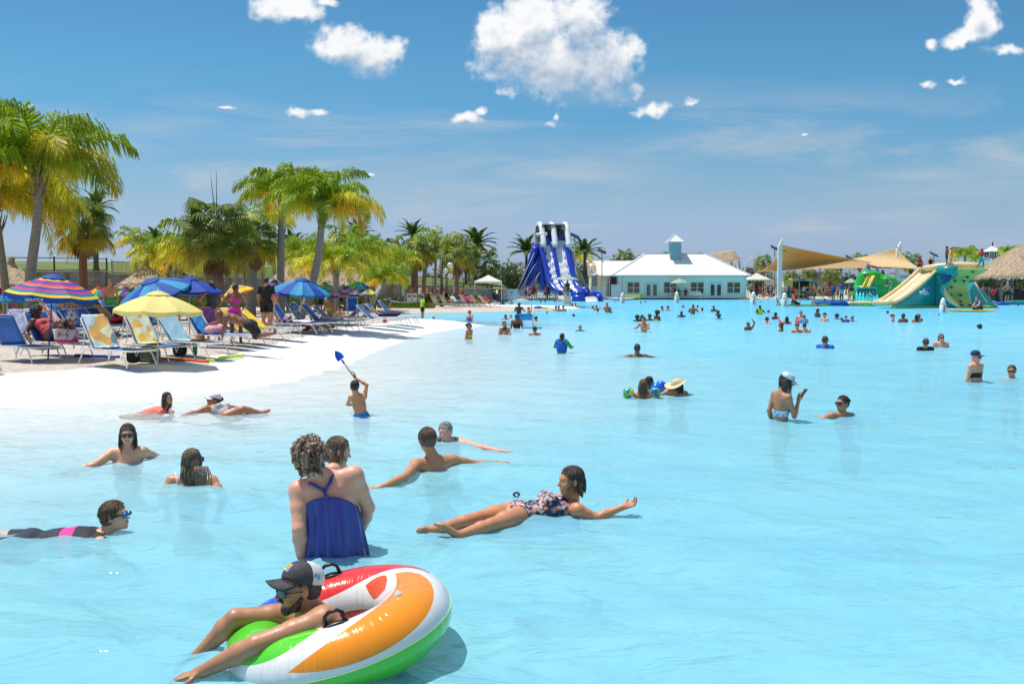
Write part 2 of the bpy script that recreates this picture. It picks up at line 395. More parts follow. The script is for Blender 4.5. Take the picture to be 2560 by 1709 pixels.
# ====== figures: smooth-union distance fields turned into meshes
def nz(v):return v/(np.linalg.norm(v)+1e-12)
def A3(v):return np.array([v[0],v[1],v[2]],float)
class SDF:
 def __init__(s,vox):s.vox=vox;s.pr=[]
 def cap(s,a,b,ra,rb=None,k=0.02,lab=0,neg=False):
  s.pr.append(('c',A3(a),A3(b),ra,ra if rb is None else rb,k,lab,neg));return s
 def ell(s,c,r,M=None,k=0.02,lab=0,neg=False):
  s.pr.append(('e',A3(c),np.array(r,float),np.eye(3)if M is None else np.array(M,float),None,k,lab,neg));return s
 @staticmethod
 def ev(p,P):
  if p[0]=='c':
   _,a,b,ra,rb=p[:5];ba=b-a;L=ba@ba+1e-12
   pa=P-a;h=np.clip((pa@ba)/L,0,1)
   return np.sqrt(((pa-h[...,None]*ba)**2).sum(-1))-(ra+(rb-ra)*h)
  _,c,r,M,_=p[:5];q=(P-c)@M
  k0=np.sqrt(((q/r)**2).sum(-1));k1=np.sqrt(((q/(r*r))**2).sum(-1))+1e-9
  return k0*(k0-1)/k1
 @staticmethod
 def bb(p,m):
  if p[0]=='c':
   _,a,b,ra,rb=p[:5];r=max(ra,rb)+m
   return np.minimum(a,b)-r,np.maximum(a,b)+r
  _,c,r,M,_=p[:5];e=np.sqrt(((M*r)**2).sum(1))+m
  return c-e,c+e
 def mesh(s,name,post=None,relax=1):
  vox=s.vox;lo=np.full(3,1e9);hi=-lo
  for p in s.pr:
   if p[7]:continue
   a,b=s.bb(p,2.5*vox);lo=np.minimum(lo,a);hi=np.maximum(hi,b)
  n=np.ceil((hi-lo)/vox).astype(int)+1
  D=np.full(n,9.0,np.float32)
  ax=[lo[i]+vox*np.arange(n[i])for i in range(3)]
  for p in s.pr:
   k=p[5];a,b=s.bb(p,3*vox+k*1.5)
   i0=np.maximum(np.floor((a-lo)/vox).astype(int),0);i1=np.minimum(np.ceil((b-lo)/vox).astype(int)+1,n)
   if(i1<=i0).any():continue
   sl_=tuple(slice(i0[i],i1[i])for i in range(3))
   G=np.stack(np.meshgrid(*[ax[i][sl_[i]]for i in range(3)],indexing='ij'),-1)
   d=s.ev(p,G).astype(np.float32);o=D[sl_]
   if p[7]:
    h=np.clip(0.5-0.5*(o+d)/k,0,1);D[sl_]=o*(1-h)-d*h+k*h*(1-h)
   else:
    h=np.maximum(k-np.abs(o-d),0)/k;D[sl_]=np.minimum(o,d)-h*h*k*0.25
  if post is not None:
   G=np.stack(np.meshgrid(*ax,indexing='ij'),-1);D=post(G,D)
  V,F=nets(D,lo,vox)
  V=relaxmesh(V,F,relax)
  s.V=V;s.F=F
  return V,F
 def labels(s,V):
  best=np.full(len(V),1e9);lab=np.zeros(len(V),int)
  for p in s.pr:
   if p[7]:continue
   d=s.ev(p,V);m=d<best;best[m]=d[m];lab[m]=p[6]
  return lab
def nets(D,lo,vox):
 S=D<0;nx,ny,nz_=D.shape
 cnt=np.zeros((nx-1,ny-1,nz_-1),np.int8)
 for i in(0,1):
  for j in(0,1):
   for k in(0,1):cnt+=S[i:nx-1+i,j:ny-1+j,k:nz_-1+k]
 C=np.argwhere((cnt>0)&(cnt<8));ids=np.full(cnt.shape,-1,np.int64);ids[tuple(C.T)]=np.arange(len(C))
 cr=[(i,j,k)for i in(0,1)for j in(0,1)for k in(0,1)]
 val={c:D[C[:,0]+c[0],C[:,1]+c[1],C[:,2]+c[2]]for c in cr}
 acc=np.zeros((len(C),3));w=np.zeros(len(C))
 for c in cr:
  for ax in range(3):
   if c[ax]:continue
   d=list(c);d[ax]=1;a=val[c];b=val[tuple(d)];m=(a<0)!=(b<0)
   t=np.where(m,a/np.where(m,a-b,1),0)
   pt=np.tile(np.array(c,float),(len(C),1));pt[:,ax]=t
   acc+=pt*m[:,None];w+=m
 V=lo+vox*(C+acc/w[:,None])
 Fs=[]
 for ax in range(3):
  a=[slice(None)]*3;b=[slice(None)]*3;a[ax]=slice(0,-1);b[ax]=slice(1,None)
  sa=S[tuple(a)];sb=S[tuple(b)];E=np.argwhere(sa!=sb)
  u,v=(ax+1)%3,(ax+2)%3
  E=E[(E[:,u]>0)&(E[:,v]>0)&(E[:,u]<D.shape[u]-1)&(E[:,v]<D.shape[v]-1)]
  ins=S[tuple(E.T)]
  q=[]
  for(du,dv)in((1,1),(0,1),(0,0),(1,0)):
   e=E.copy();e[:,u]-=du;e[:,v]-=dv;q.append(ids[tuple(e.T)])
  Q=np.stack(q,1);Q[~ins]=Q[~ins][:,::-1];Fs.append(Q)
 F=np.concatenate(Fs);return V,F[(F>=0).all(1)]
def relaxmesh(V,F,n):
 for _ in range(n):
  acc=np.zeros_like(V);w=np.zeros(len(V))
  for a in range(4):
   i,j=F[:,a],F[:,(a+1)%4]
   np.add.at(acc,i,V[j]);np.add.at(w,i,1)
  V=V*0.5+0.5*acc/np.maximum(w,1)[:,None]
 return V
def vnormals(V,F):
 n=np.cross(V[F[:,2]]-V[F[:,0]],V[F[:,3]]-V[F[:,1]]);N=np.zeros_like(V)
 for a in range(4):np.add.at(N,F[:,a],n)
 return N/(np.linalg.norm(N,axis=1)[:,None]+1e-12)
def mkobj(name,V,F,mats,parent,mi=None,org=(0,0,0)):
 me=npmesh(name,V-A3(org),F)
 for m in(mats if isinstance(mats,(list,tuple))else[mats]):me.materials.append(m)
 if mi is not None:me.polygons.foreach_set('material_index',mi.astype(np.int32))
 o=bpy.data.objects.new(name,me);col.objects.link(o);o.parent=parent;return o
def submesh(V,F,keep,push=0.004):
 Vn=V+vnormals(V,F)*push;F2=F[keep]
 if not len(F2):return None
 u,inv=np.unique(F2,return_inverse=True);return Vn[u],inv.reshape(F2.shape)
HEAD,NECK,TORSO,PELV,ARML,ARMR,FOREL,FORER,HANDL,HANDR,THL,THR,SHL,SHR,FTL,FTR=range(16)
SKIN={'fair':(0.76,0.41,0.26),'tan':(0.60,0.28,0.14),'olive':(0.48,0.23,0.125),'brown':(0.25,0.112,0.062),'dark':(0.11,0.052,0.032),'pink':(0.80,0.40,0.27)}
def skinmat(tone):
 nm='skin_'+tone
 if nm in _mc:return _mc[nm]
 m=mat(nm,SKIN[tone],0.42,spec=0.5)
 t=NT(m.node_tree);p=m.node_tree.nodes['Principled BSDF'];c=SKIN[tone]
 g=t.n('ShaderNodeTexCoord').outputs['Object']
 n=t.noise(g,7,5,0.6);n2=t.noise(g,60,3,0.6)
 t.l(t.mix(t.ss(n,.3,.7),tuple(x*.86 for x in c),(min(1,c[0]*1.12),c[1]*1.10,c[2]*1.10)),p.inputs['Base Color'])
 t.l(t.m('ADD',0.26,t.m('MULTIPLY',n2,0.38)),p.inputs['Roughness'])
 n3=t.noise(g,2.6,2,0.5);mx_=p.inputs['Base Color'].links[0].from_socket;t.l(t.mix(t.m('MULTIPLY',t.ss(n3,.42,.68),.35),mx_,(c[0]*1.05,c[1]*.74,c[2]*.72)),p.inputs['Base Color'])
 b=t.n('ShaderNodeBump',ins={'Strength':0.12,'Distance':0.01,'Height':n2});t.l(b.outputs[0],p.inputs['Normal'])
 p.inputs['Subsurface Weight'].default_value=0.0
 return m
def hairmat(nm,c,c2=None,scale=60,rough=0.38):
 nm='hair_'+nm
 if nm in _mc:return _mc[nm]
 m=mat(nm,c,rough,spec=0.6);t=NT(m.node_tree);p=m.node_tree.nodes['Principled BSDF']
 g=t.n('ShaderNodeTexCoord').outputs['Object']
 w=t.noise(t.vm('MULTIPLY',g,(1,1,0.10)),scale*1.6,4,0.7)
 c2=c2 or tuple(min(1,x*2.4+.015)for x in c)
 t.l(t.mix(t.ss(w,0.38,0.66),tuple(x*.7 for x in c),c2),p.inputs['Base Color'])
 b=t.n('ShaderNodeBump',ins={'Strength':0.9,'Distance':0.02,'Height':w});t.l(b.outputs[0],p.inputs['Normal'])
 return m
H_BLACK=hairmat('black',(0.010,0.009,0.009),(0.05,0.045,0.045))
H_DARK=hairmat('dark_brown',(0.035,0.020,0.014),(0.12,0.07,0.045))
H_BROWN=hairmat('brown',(0.10,0.055,0.030),(0.30,0.18,0.10))
H_BLOND=hairmat('blond',(0.42,0.30,0.14),(0.80,0.66,0.40))
H_GREY=hairmat('grey',(0.28,0.27,0.26),(0.62,0.61,0.60))
H_MIX=hairmat('greying',(0.080,0.044,0.026),(0.50,0.33,0.21),16)
def cloth(nm,c,rough=0.75,**kw):return mat('cloth_'+nm,c,rough,noise=kw.pop('noise',0.12),nscale=20,bump=0.25,bscale=25,**kw)
def pattern(nm,cols,scale=30,kind='noise',rough=0.6):
 nm='print_'+nm
 if nm in _mc:return _mc[nm]
 m=mat(nm,cols[0],rough);t=NT(m.node_tree);p=m.node_tree.nodes['Principled BSDF']
 g=t.n('ShaderNodeTexCoord').outputs['Object']
 if kind=='stripe':
  w=t.n('ShaderNodeTexWave',wave_type='BANDS',bands_direction='Z',ins={'Scale':scale,'Distortion':0.5});t.l(g,w.inputs[0]);v=w.outputs['Fac']
 elif kind=='stripex':
  w=t.n('ShaderNodeTexWave',wave_type='BANDS',bands_direction='X',ins={'Scale':scale,'Distortion':0.1});t.l(g,w.inputs[0]);v=w.outputs['Fac']
 else:
  v_=t.n('ShaderNodeTexVoronoi',ins={'Scale':scale,'Randomness':1.0});t.l(t.vm('ADD',g,t.vm('SCALE',t.n('ShaderNodeTexNoise',ins={'Scale':scale*.7}).outputs['Color'],None)),v_.inputs['Vector'])
  v_.inputs['Vector'].links[0].from_node.inputs[1].links[0].from_node.inputs['Scale'].default_value=0.06
  v=t.n('ShaderNodeSeparateColor',ins={0:v_.outputs['Color']}).outputs[0]
 r=t.n('ShaderNodeValToRGB');r.color_ramp.interpolation='CONSTANT';t.l(v,r.inputs[0])
 e=r.color_ramp.elements;n=len(cols);e[0].position=0;e[0].color=tuple(cols[0])+(1,);e[1].position=1/n;e[1].color=tuple(cols[1])+(1,)
 for i in range(2,n):
  x=e.new(i/n);x.color=tuple(cols[i])+(1,)
 t.l(r.outputs[0],p.inputs['Base Color']);return m
M_LENS=mat('lens_black',(0.01,0.012,0.016),0.08,spec=0.9)
M_LENSB=mat('lens_blue_mirror',(0.02,0.20,0.50),0.08,metal=0.6)
M_LENSG=mat('lens_teal',(0.02,0.08,0.10),0.06,spec=1.0)
M_LIP={k:mat('lips_'+k,tuple(a*b for a,b in zip(v,(0.85,0.50,0.55))),0.4)for k,v in SKIN.items()}
M_TEETH=mat('teeth',(0.8,0.78,0.72),0.3)
M_EYE=mat('eye_white',(0.75,0.73,0.70),0.2);M_IRIS=mat('iris_dark',(0.04,0.025,0.015),0.15)
def hframe(yaw,pitch=0.0,roll=0.0):
 """columns x (to the person's left), y (the way the face looks), z up.  yaw 0 looks at the camera (-Y), +90 looks to image right (+X)"""
 f=Vector((math.sin(R(yaw)),-math.cos(R(yaw)),0));up=Vector((0,0,1));x=up.cross(f)*-1
 M=Matrix((x,f,up)).transposed()
 M=M@Matrix.Rotation(R(pitch),3,'X')@Matrix.Rotation(R(roll),3,'Y')
 return np.array(M)
def add_head(S,hc,M,s=1.0,smile=False,long=1.0,fem=False):
 P=lambda x,y,z:hc+s*(M@np.array([x,y,z]));E=lambda c,r,k,neg=False:S.ell(P(*c),[q*s for q in r],M,k*s,HEAD,neg)
 C=lambda a,b,ra,rb,k,neg=False:S.cap(P(*a),P(*b),ra*s,rb*s,k*s,HEAD,neg)
 E((0,-.015,.032),(.073,.093,.083),.01)
 E((0,.024,-.018),(.061,.066,.088),.035)
 E((0,.030,-.072),(.044 if fem else .050,.048,.034),.025)
 E((0,.070,-.096),(.018 if fem else .022,.016,.016),.02)
 C((-.030,.078,.026),(.030,.078,.026),.011,.011,.018)
 C((0,.090,.008),(0,.108,-.024),.006,.011,.012)
 E((0,.106,-.028),(.017,.012,.009),.008)
 for sx in(-1,1):
  E((sx*.036,.062,-.028),(.024,.022,.022),.025)
  E((sx*.031,.094,.004),(.017,.011,.011),.012,True)
  E((sx*.077,-.008,-.006),(.010,.018,.031),.008)
 if smile:
  C((-.024,.087,-.054),(.024,.087,-.054),.007,.007,.008);E((0,.100,-.061),(.021,.010,.007),.004,True);C((-.018,.085,-.072),(.018,.085,-.072),.007,.007,.008)
 else:
  C((-.020,.090,-.056),(.020,.090,-.056),.006,.006,.008);C((-.016,.089,-.066),(.016,.089,-.066),.0065,.0065,.008)
def add_hand(S,wrist,fdir,pdir,s=1.0,curl=0.25,lab=HANDL,side=1,spread=1.0,thumb=None):
 """fdir: where the fingers point; pdir: the way the palm faces; side +1 thumb on cross side"""
 f=nz(A3(fdir));p=nz(A3(pdir)-f*(A3(pdir)@f));x=np.cross(f,p)*side;w=A3(wrist)
 M=np.stack([x,f,p],1)
 S.ell(w+f*.048*s,(.040*s,.052*s,.015*s),M,.012*s,lab)
 S.cap(w,w+f*.03*s,.024*s,.026*s,.015*s,lab)
 L=(.068,.078,.073,.056)
 for i in range(4):
  off=(i-1.5)*-0.0205
  a=w+f*(.090-abs(i-1.2)*.005)*s+x*off*s
  d=nz(f+x*off*4*spread);q=a
  for j,l in enumerate((.45,.32,.23)):
   ang=curl*(j+.6);dd=nz(d*math.cos(ang)+p*math.sin(ang))
   b=q+dd*L[i]*l*s;S.cap(q,b,(.0092-j*.0012)*s,(.0085-j*.0012)*s,.004*s,lab);q=b
 a=w+f*.025*s+x*.026*s+p*.004*s;d1=nz(f*.75+x*.75+p*.25)if thumb is None else nz(A3(thumb));d2=nz(d1+f*.5)
 b=a+d1*.038*s;c=b+d2*.03*s
 S.cap(a,b,.0125*s,.0105*s,.010*s,lab);S.cap(b,c,.0105*s,.0085*s,.004*s,lab)
def person(label,vox,head,hM,sh,pel,arms=(),legs=(),s=1.0,tone='tan',hair=None,hm=None,wear=(),glasses=None,capm=None,fem=False,smile=False,build=1.0,group=None,hands=True,hipw=0.10,belly=0.0,hairfn=None,lips=True,org=None,front=None,neckr=.052,cat='person',eyes=False,root=None,torso=True,bust=0.0,shw=1.0,hs=1.0):
 """head: centre of head. sh: (left, right) shoulder joints. pel: pelvis centre. arms: [(elbow, wrist, fingerdir, palmdir, curl)...] matching sh; legs: [(knee, ankle, toe)...]"""
 S=SDF(vox);head=A3(head);sh=[A3(a)for a in sh];pel=A3(pel)
 S.hm=hM;mid=(sh[0]+sh[1])/2;up=nz(mid-pel);lat=nz(sh[0]-sh[1]);lat=nz(lat-up*(lat@up));fr=np.cross(up,lat)
 fc=hM@np.array([0,1,0])if front is None else A3(front)
 if fr@fc<0:fr=-fr
 TM=np.stack([lat,fr,up],1);b=build*s;L=np.linalg.norm(mid-pel)
 TL=lambda x,y,z:mid+TM@np.array([x,y,z])
 nb=mid+up*.035*s
 S.ell(TL(0,0,-.13*s),(.155*b*shw,.102*b,.165*s),TM,.03,TORSO)
 S.ell(TL(0,-.005*s,-.03*s),(.165*b*shw,.075*b,.06*s),TM,.04,TORSO)
 S.ell(mid*.42+pel*.58+fr*belly*.5,(.132*b,.095*b+belly,.17*s),TM,.05,TORSO)
 S.ell(pel+up*.02*s,(.155*b,.110*b,.11*s),TM,.05,PELV)
 if fem or bust:
  for q in(-1,1):S.ell(TL(q*.075*s,.085*b,-.17*s),((.062+bust)*s,(.055+bust)*s,(.062+bust)*s),TM,.03,TORSO)
 hb=head+s*(hM@np.array([0,-.028,-.055]))
 S.cap(nb-fr*.01*s,hb,neckr*1.12*s,neckr*s,.035*s,NECK)
 for q in(0,1):S.cap(nb+(sh[q]-mid)*.15-up*.02*s,sh[q]+up*.005,.050*b,.052*b,.05*s,TORSO)
 for i,a in enumerate(arms):
  if a is None:continue
  e,w=A3(a[0]),A3(a[1]);k=(ARML,ARMR)[i];kf=(FOREL,FORER)[i];kh=(HANDL,HANDR)[i]
  S.cap(sh[i],sh[i]*.55+e*.45,.054*b,.047*b,.04*s,k);S.cap(sh[i]*.55+e*.45,e,.046*b,.038*b,.02*s,k)
  m2=e*.7+w*.3;S.cap(e,m2,.038*b,.040*b,.02*s,kf);S.cap(m2,w,.040*b,.026*b,.02*s,kf)
  if hands:
   fd=a[2]if len(a)>2 and a[2]is not None else w-e;pd=a[3]if len(a)>3 and a[3]is not None else(0.05,0.1,-1)
   add_hand(S,w,fd,pd,s,a[4]if len(a)>4 else .25,kh,a[5]if len(a)>5 else(1 if i else-1))
  else:S.ell(w+nz(w-e)*.06*s,(.028*s,)*3,None,.02,kh)
 for i,g_ in enumerate(legs):
  k,an,toe=[A3(v)for v in g_[:3]];hp=pel+(lat if i==0 else-lat)*hipw*s-up*.04*s
  m3=hp*.5+k*.5
  S.cap(hp,m3,.092*b,.080*b,.05*s,(THL,THR)[i]);S.cap(m3,k,.078*b,.054*b,.03*s,(THL,THR)[i])
  m4=k*.68+an*.32;S.cap(k,m4,.052*b,.056*b,.02*s,(SHL,SHR)[i]);S.cap(m4,an,.056*b,.034*b,.02*s,(SHL,SHR)[i])
  S.cap(an,an*.15+toe*.85,.034*s,.026*s,.02*s,(FTL,FTR)[i])
  if vox<=.009:
   td=nz(toe-an);side=nz(np.cross(td,nz(an-k)));base=an*.3+toe*.7
   for q in range(5):S.cap(base+side*(q-2)*.017*s,toe+side*(q-2)*.020*s-td*abs(q-.8)*.008,.011*s,(.011 if q else .014)*s,.006*s,(FTL,FTR)[i])
 add_head(S,head,hM,s*hs,smile,fem=fem)
 V,F=S.mesh(label[:20]);lab=S.labels(V)
 org=A3(org)if org is not None else np.array([head[0],head[1],0.0])
 if root is None:root=empty('person',tuple(org),0,label,cat,group)
 mats=[skinmat(tone)];mi=np.zeros(len(F),int)
 Fc=V[F].mean(1);q=(Fc-head)@hM/(s*hs);flab=lab[F[:,0]]
 if lips and vox<.012:
  mats.append(M_LIP[tone]);m=(flab==HEAD)&(np.abs(q[:,0])<.024)&(q[:,2]>-.078)&(q[:,2]<-.050)&(q[:,1]>.082)
  mi[m]=1
  if smile:mats.append(M_TEETH);m=(flab==HEAD)&(np.abs(q[:,0])<.018)&(q[:,2]>-.066)&(q[:,2]<-.056)&(q[:,1]>.078)&(q[:,1]<.096);mi[m]=2
 body=mkobj('body',V,F,mats,root,mi,org)
 T=(Fc-mid)@TM
 ctx=dict(V=V,F=F,lab=flab,T=T,q=q,Fc=Fc,L=L,s=s)
 for(nm,fn,m,push)in wear:
  r=submesh(V,F,fn(ctx),push)
  if r:mkobj(nm,r[0],r[1],m,root,None,org)
 if hair:add_hair(hair,head,hM,s*hs,hm,root,org,vox,mid,TM)
 elif hairfn:hairfn(head,hM,s,root,org)
 if glasses is not None:add_glasses(head,hM,s*hs,glasses,root,org)
 if eyes:
  for sx in(-1,1):
   c=head+s*(hM@np.array([sx*.031,.0815,.003]))-org
   mb=MB();mb.ball(c,.0105*s,10,8);e=mb.build('eye',M_EYE,root)
   c2=c+s*(hM@np.array([0,.0075,-.001]));mb=MB();mb.ball(c2,.0052*s,8,6);mb.build('iris',M_IRIS,e)
   e1=head+s*(hM@np.array([sx*.014,.094,.021]))-org;e2=head+s*(hM@np.array([sx*.046,.084,.024]))-org
   mb=MB();mb.tube([e1,(e1+e2)/2+A3((0,0,.004)),e2],[.003,.004,.002],6);mb.build('eyebrow',hm or H_DARK,root)
 if capm:add_cap(head,hM,s,capm,root,org)
 return root
def add_hair(kind,hc,M,s,hm,root,org,vox,mid=None,TM=None):
 v=min(vox,.010)if vox<.012 else vox;v=max(v*.85,.0055)
 S=SDF(v);P=lambda x,y,z:hc+s*(M@np.array([x,y,z]))
 grow={'buzz':.002,'short':.009,'thick':.016,'bob':.012,'long':.010,'wet':.006,'curly':.022,'afro':.05,'bun':.006,'messy':.014,'wetlong':.005,'pony':.006}[kind]
 S.ell(P(0,-.017,.034),[s*(.073+grow),s*(.094+grow),s*(.083+grow)],M,.01)
 S.ell(P(0,-.05,-.02),[s*(.064+grow*.8),s*(.055+grow),s*(.055)],M,.03*s)
 low=-.055
 gz_=np.array([0,0,-1.0])
 def drop(x,y,z0,ln,r0,r1,back=0.0,out=0.0,k=.015):
  a=P(x,y,z0);d=nz(gz_+(M@np.array([out*np.sign(x),-back,0])));S.cap(a,a+d*ln*s,r0*s,r1*s,k*s)
 if kind in('bob','long','wetlong','wet'):
  ln={'bob':.10,'long':.26,'wetlong':.24,'wet':.15}[kind];rr=.020 if kind!='wet' else .017
  for i,x in enumerate((-.062,-.04,-.02,0,.02,.04,.062)):
   drop(x,-.055-.02*(1-abs(x)/.062),-.02,ln*(1-.12*((i*37)%5)/4),rr+.006,rr*.5,.12)
  if kind!='wet':
   for sx in(-1,1):
    drop(sx*.076,-.02,0.0,ln*.85,.020,.011,.05,.10);drop(sx*.074,-.045,0.0,ln*.95,.022,.010,.05)
  low=-1
 if kind=='bun' or kind=='pony':
  S.ell(P(0,-.125,.035),[.038*s]*3,M,.02*s)
  if kind=='pony':drop(0,-.13,.02,.20,.028,.010,.2)
 rr=random.Random(int(abs(hc[0])*1000)%997)
 if kind in('curly','afro','messy'):
  n={'curly':320,'afro':110,'messy':46}[kind];up_={'curly':.013,'afro':.026,'messy':.010}[kind]
  for i in range(n):
   th=rr.random()*6.283;z=rr.uniform(-.95 if kind=='curly' else-.05,1);q=math.sqrt(1-z*z)
   d=np.array([q*math.cos(th),q*math.sin(th),z])
   c=np.array([0,-.017,.034])+d*np.array([.073+grow,.094+grow,.083+grow])
   if kind=='curly' and z<.2:c=c+np.array([0,0,-.05*rr.random()])
   if c[1]>.050+(c[2]-.03)*.5 and c[2]<.085:continue
   r=up_*rr.uniform(.55,1.0)
   S.cap(P(*c),P(*(c+np.array([rr.uniform(-.02,.02),rr.uniform(-.02,.02),rr.uniform(-.03,.015)]))),r*s,r*.6*s,.006*s)
  low=-.13 if kind=='curly' else low
 def post(G,D):
  q=(G-hc)@M/s
  yy,zz,xx=q[...,1],q[...,2],q[...,0]
  line=0.78*yy-0.62*zz-(.018 if kind not in('afro','thick')else .028)-0.25*np.minimum(np.abs(xx),.07)*(kind in('long','bob','wetlong'))
  face=np.where(zz>.15,-1,line)*s
  if kind in('long','bob','wetlong'):
   fm=(yy-.020-.0*zz)*s;face=np.minimum(face,np.where(zz<.02,fm,9))
   inner=(np.sqrt((xx/.064)**2+((yy-.03)/.08)**2)-1)*.06*s
  D=np.maximum(D,face)
  if low>-1:D=np.maximum(D,(low-zz)*s)
  strand=np.sin(xx*420+3*np.sin(zz*30))*.0022+np.sin(yy*330+zz*60)*.0018
  if vox<.012:D=D+strand*s
  return D
 V,F=S.mesh('hair',post,0)
 ho=mkobj('hair',V,F,hm or H_DARK,root,None,org)
 if vox<.0113 and kind not in('curly','afro'):
  mb=MB();a3=np.array([.073+grow,.094+grow,.083+grow]);lg={'long':.24,'wetlong':.22,'bob':.09,'wet':.12}.get(kind,0)
  for i in range(230):
   az=rr.uniform(-math.pi,math.pi);ft=abs(az)<.95
   te=rr.uniform(.55,.95)if ft else rr.uniform(1.3,2.0)if lg==0 else 1.75;t0=rr.uniform(.05,.9)*te*.7;pts=[]
   for j in range(6):
    th=t0+(te-t0)*j/5;aj=az+.12*math.sin(j+i);d=np.array([math.sin(th)*math.sin(aj),math.sin(th)*math.cos(aj),math.cos(th)])
    o_=1.0+(.012+.05*rr.random()*(j==5)+(.05*rr.random()if kind in('messy','thick')else 0));pts.append(P(*(np.array([0,-.017,.034])+d*a3*o_))-org)
   if lg and not ft:
    e=pts[-1]
    for j in range(4):pts.append(e+np.array([.01*math.sin(i+j),.004*math.cos(i*2+j),-lg*s*(j+1)/4*rr.uniform(.8,1.1)]))
   mb.tube(pts,[.0017*s]*(len(pts)-1)+[.0006*s],4)
  mb.build('hair_strands',hm or H_DARK,ho)
 if kind=='curly' and vox<.0113:
  mb=MB();a3=np.array([.073+grow,.094+grow,.083+grow])*1.02
  for i in range(260):
   z=rr.uniform(-1.25,1);zc=max(z,-.9);az=rr.uniform(-math.pi,math.pi)
   if abs(az)<.9 and z<.55:continue
   q=math.sqrt(max(0,1-zc*zc));q=max(q,.62)if z<0 else q;d=np.array([q*math.sin(az),q*math.cos(az),z]);c=np.array([0,-.017,.034])+d*a3*rr.uniform(.98,1.12);cr_=rr.uniform(.005,.011);L_=rr.uniform(.03,.07);ph=rr.random()*6
   mb.tube([P(*(c+np.array([cr_*math.cos(ph+j*.9),cr_*math.sin(ph+j*.9),-L_*j/13+.01])+d*.004*math.sin(j)))-org for j in range(14)],[.0034*s]*13+[.0012*s],4)
  mb.build('curls',hm or H_MIX,ho)
 return ho
def add_glasses(hc,M,s,lens,root,org):
 P=lambda x,y,z:Vector(hc+s*(M@np.array([x,y,z]))-org);mb=MB()
 for sx in(-1,1):
  def fn(u,v,sx=sx):
   a=u*2*math.pi;r=v
   x=sx*.033+.0275*r*math.copysign(abs(math.cos(a))**.7,math.cos(a));z=.002+.021*r*math.copysign(abs(math.sin(a))**.75,math.sin(a))-.003*abs(math.cos(a))*r
   return P(x,.109-abs(x)*.22-(x*x)*2.5+.003*(1-r*r),z)
  mb.grid(fn,14,3,0)
  rim=[fn(i/14,1.04)for i in range(14)];mb.tube(rim,.0024*s,5,1,close=True)
  mb.tube([P(sx*.060,.092,.008),P(sx*.074,.070,.008),P(sx*.082,.0,.004),P(sx*.080,-.015,-.008)],.0026*s,5,1)
 mb.tube([P(-.008,.108,.006),P(0,.112,.008),P(.008,.108,.006)],.0028*s,5,1)
 o=mb.build('sunglasses',[lens if lens is not True else M_LENS,M_LENS],root);return o
def add_cap(hc,M,s,spec,root,org):
 """spec: dict(front, back, brim, under, yaw)"""
 MM=M@np.array(Matrix.Rotation(R(spec.get('yaw',0)),3,'Z'))@np.array(Matrix.Rotation(R(spec.get('tilt',0)),3,'X'))
 P=lambda x,y,z:Vector(hc+s*(MM@np.array([x,y,z]))-org)
 def dome(u,v):
  a=u*2*math.pi;ph=v*math.pi/2;r=math.cos(ph)**.75
  return P(.086*r*math.sin(a),-.014+.106*r*math.cos(a),.040+.090*math.sin(ph)**.9+(.008*math.cos(a)if v<.01 else 0))
 mb=MB();mb.grid(dome,28,8,lambda i,j:0 if(i<8 or i>=20)else 1)
 c=mb.build('cap',[spec['front'],spec.get('back',spec['front'])],root,solid=.003)
 mb=MB()
 def brim(u,v):
  a=(u-.5)*2.1;w=.074
  x=math.sin(a)*(.085+.006*v);y=-.014+.104*math.cos(a)+v*.078*math.cos(a*.75);return P(x,y,.043-.018*abs(math.sin(a))*(1+v)-.012*v)
 mb.grid(brim,14,5);br=mb.build('brim',[spec['brim'],spec['brim']],c,solid=.004)
 if spec.get('under'):
  mb=MB();mb.grid(lambda u,v:brim(u,v)+Vector(MM@np.array([0,0,-.0032])),14,5);mb.build('brim_lining',spec['under'],c)
 mb=MB();mb.ball(P(0,-.014,.133),.006*s,8,6);mb.build('button',spec['front'],c)
 return c,P
def w_onepiece(c,top=-.10):return(((c['lab']==TORSO)&(c['T'][:,2]<top*c['s']))|(c['lab']==PELV))
def w_trunks(c):return(c['lab']==PELV)&(c['T'][:,2]<-c['L']*.80)|np.isin(c['lab'],(THL,THR))&(c['T'][:,2]>-c['L']-.30*c['s'])
def w_brief(c):return(c['lab']==PELV)&(c['T'][:,2]<-c['L']*.86)
def w_band(c,a=-.13,b=-.23):return(c['lab']==TORSO)&(c['T'][:,2]<a*c['s'])&(c['T'][:,2]>b*c['s'])
def w_shirt(c):return np.isin(c['lab'],(TORSO,PELV))|(np.isin(c['lab'],(ARML,ARMR))&(c['T'][:,2]>-.20*c['s']))
def w_vest(c):return(c['lab']==TORSO)&(np.abs(c['T'][:,0])<.17*c['s'])
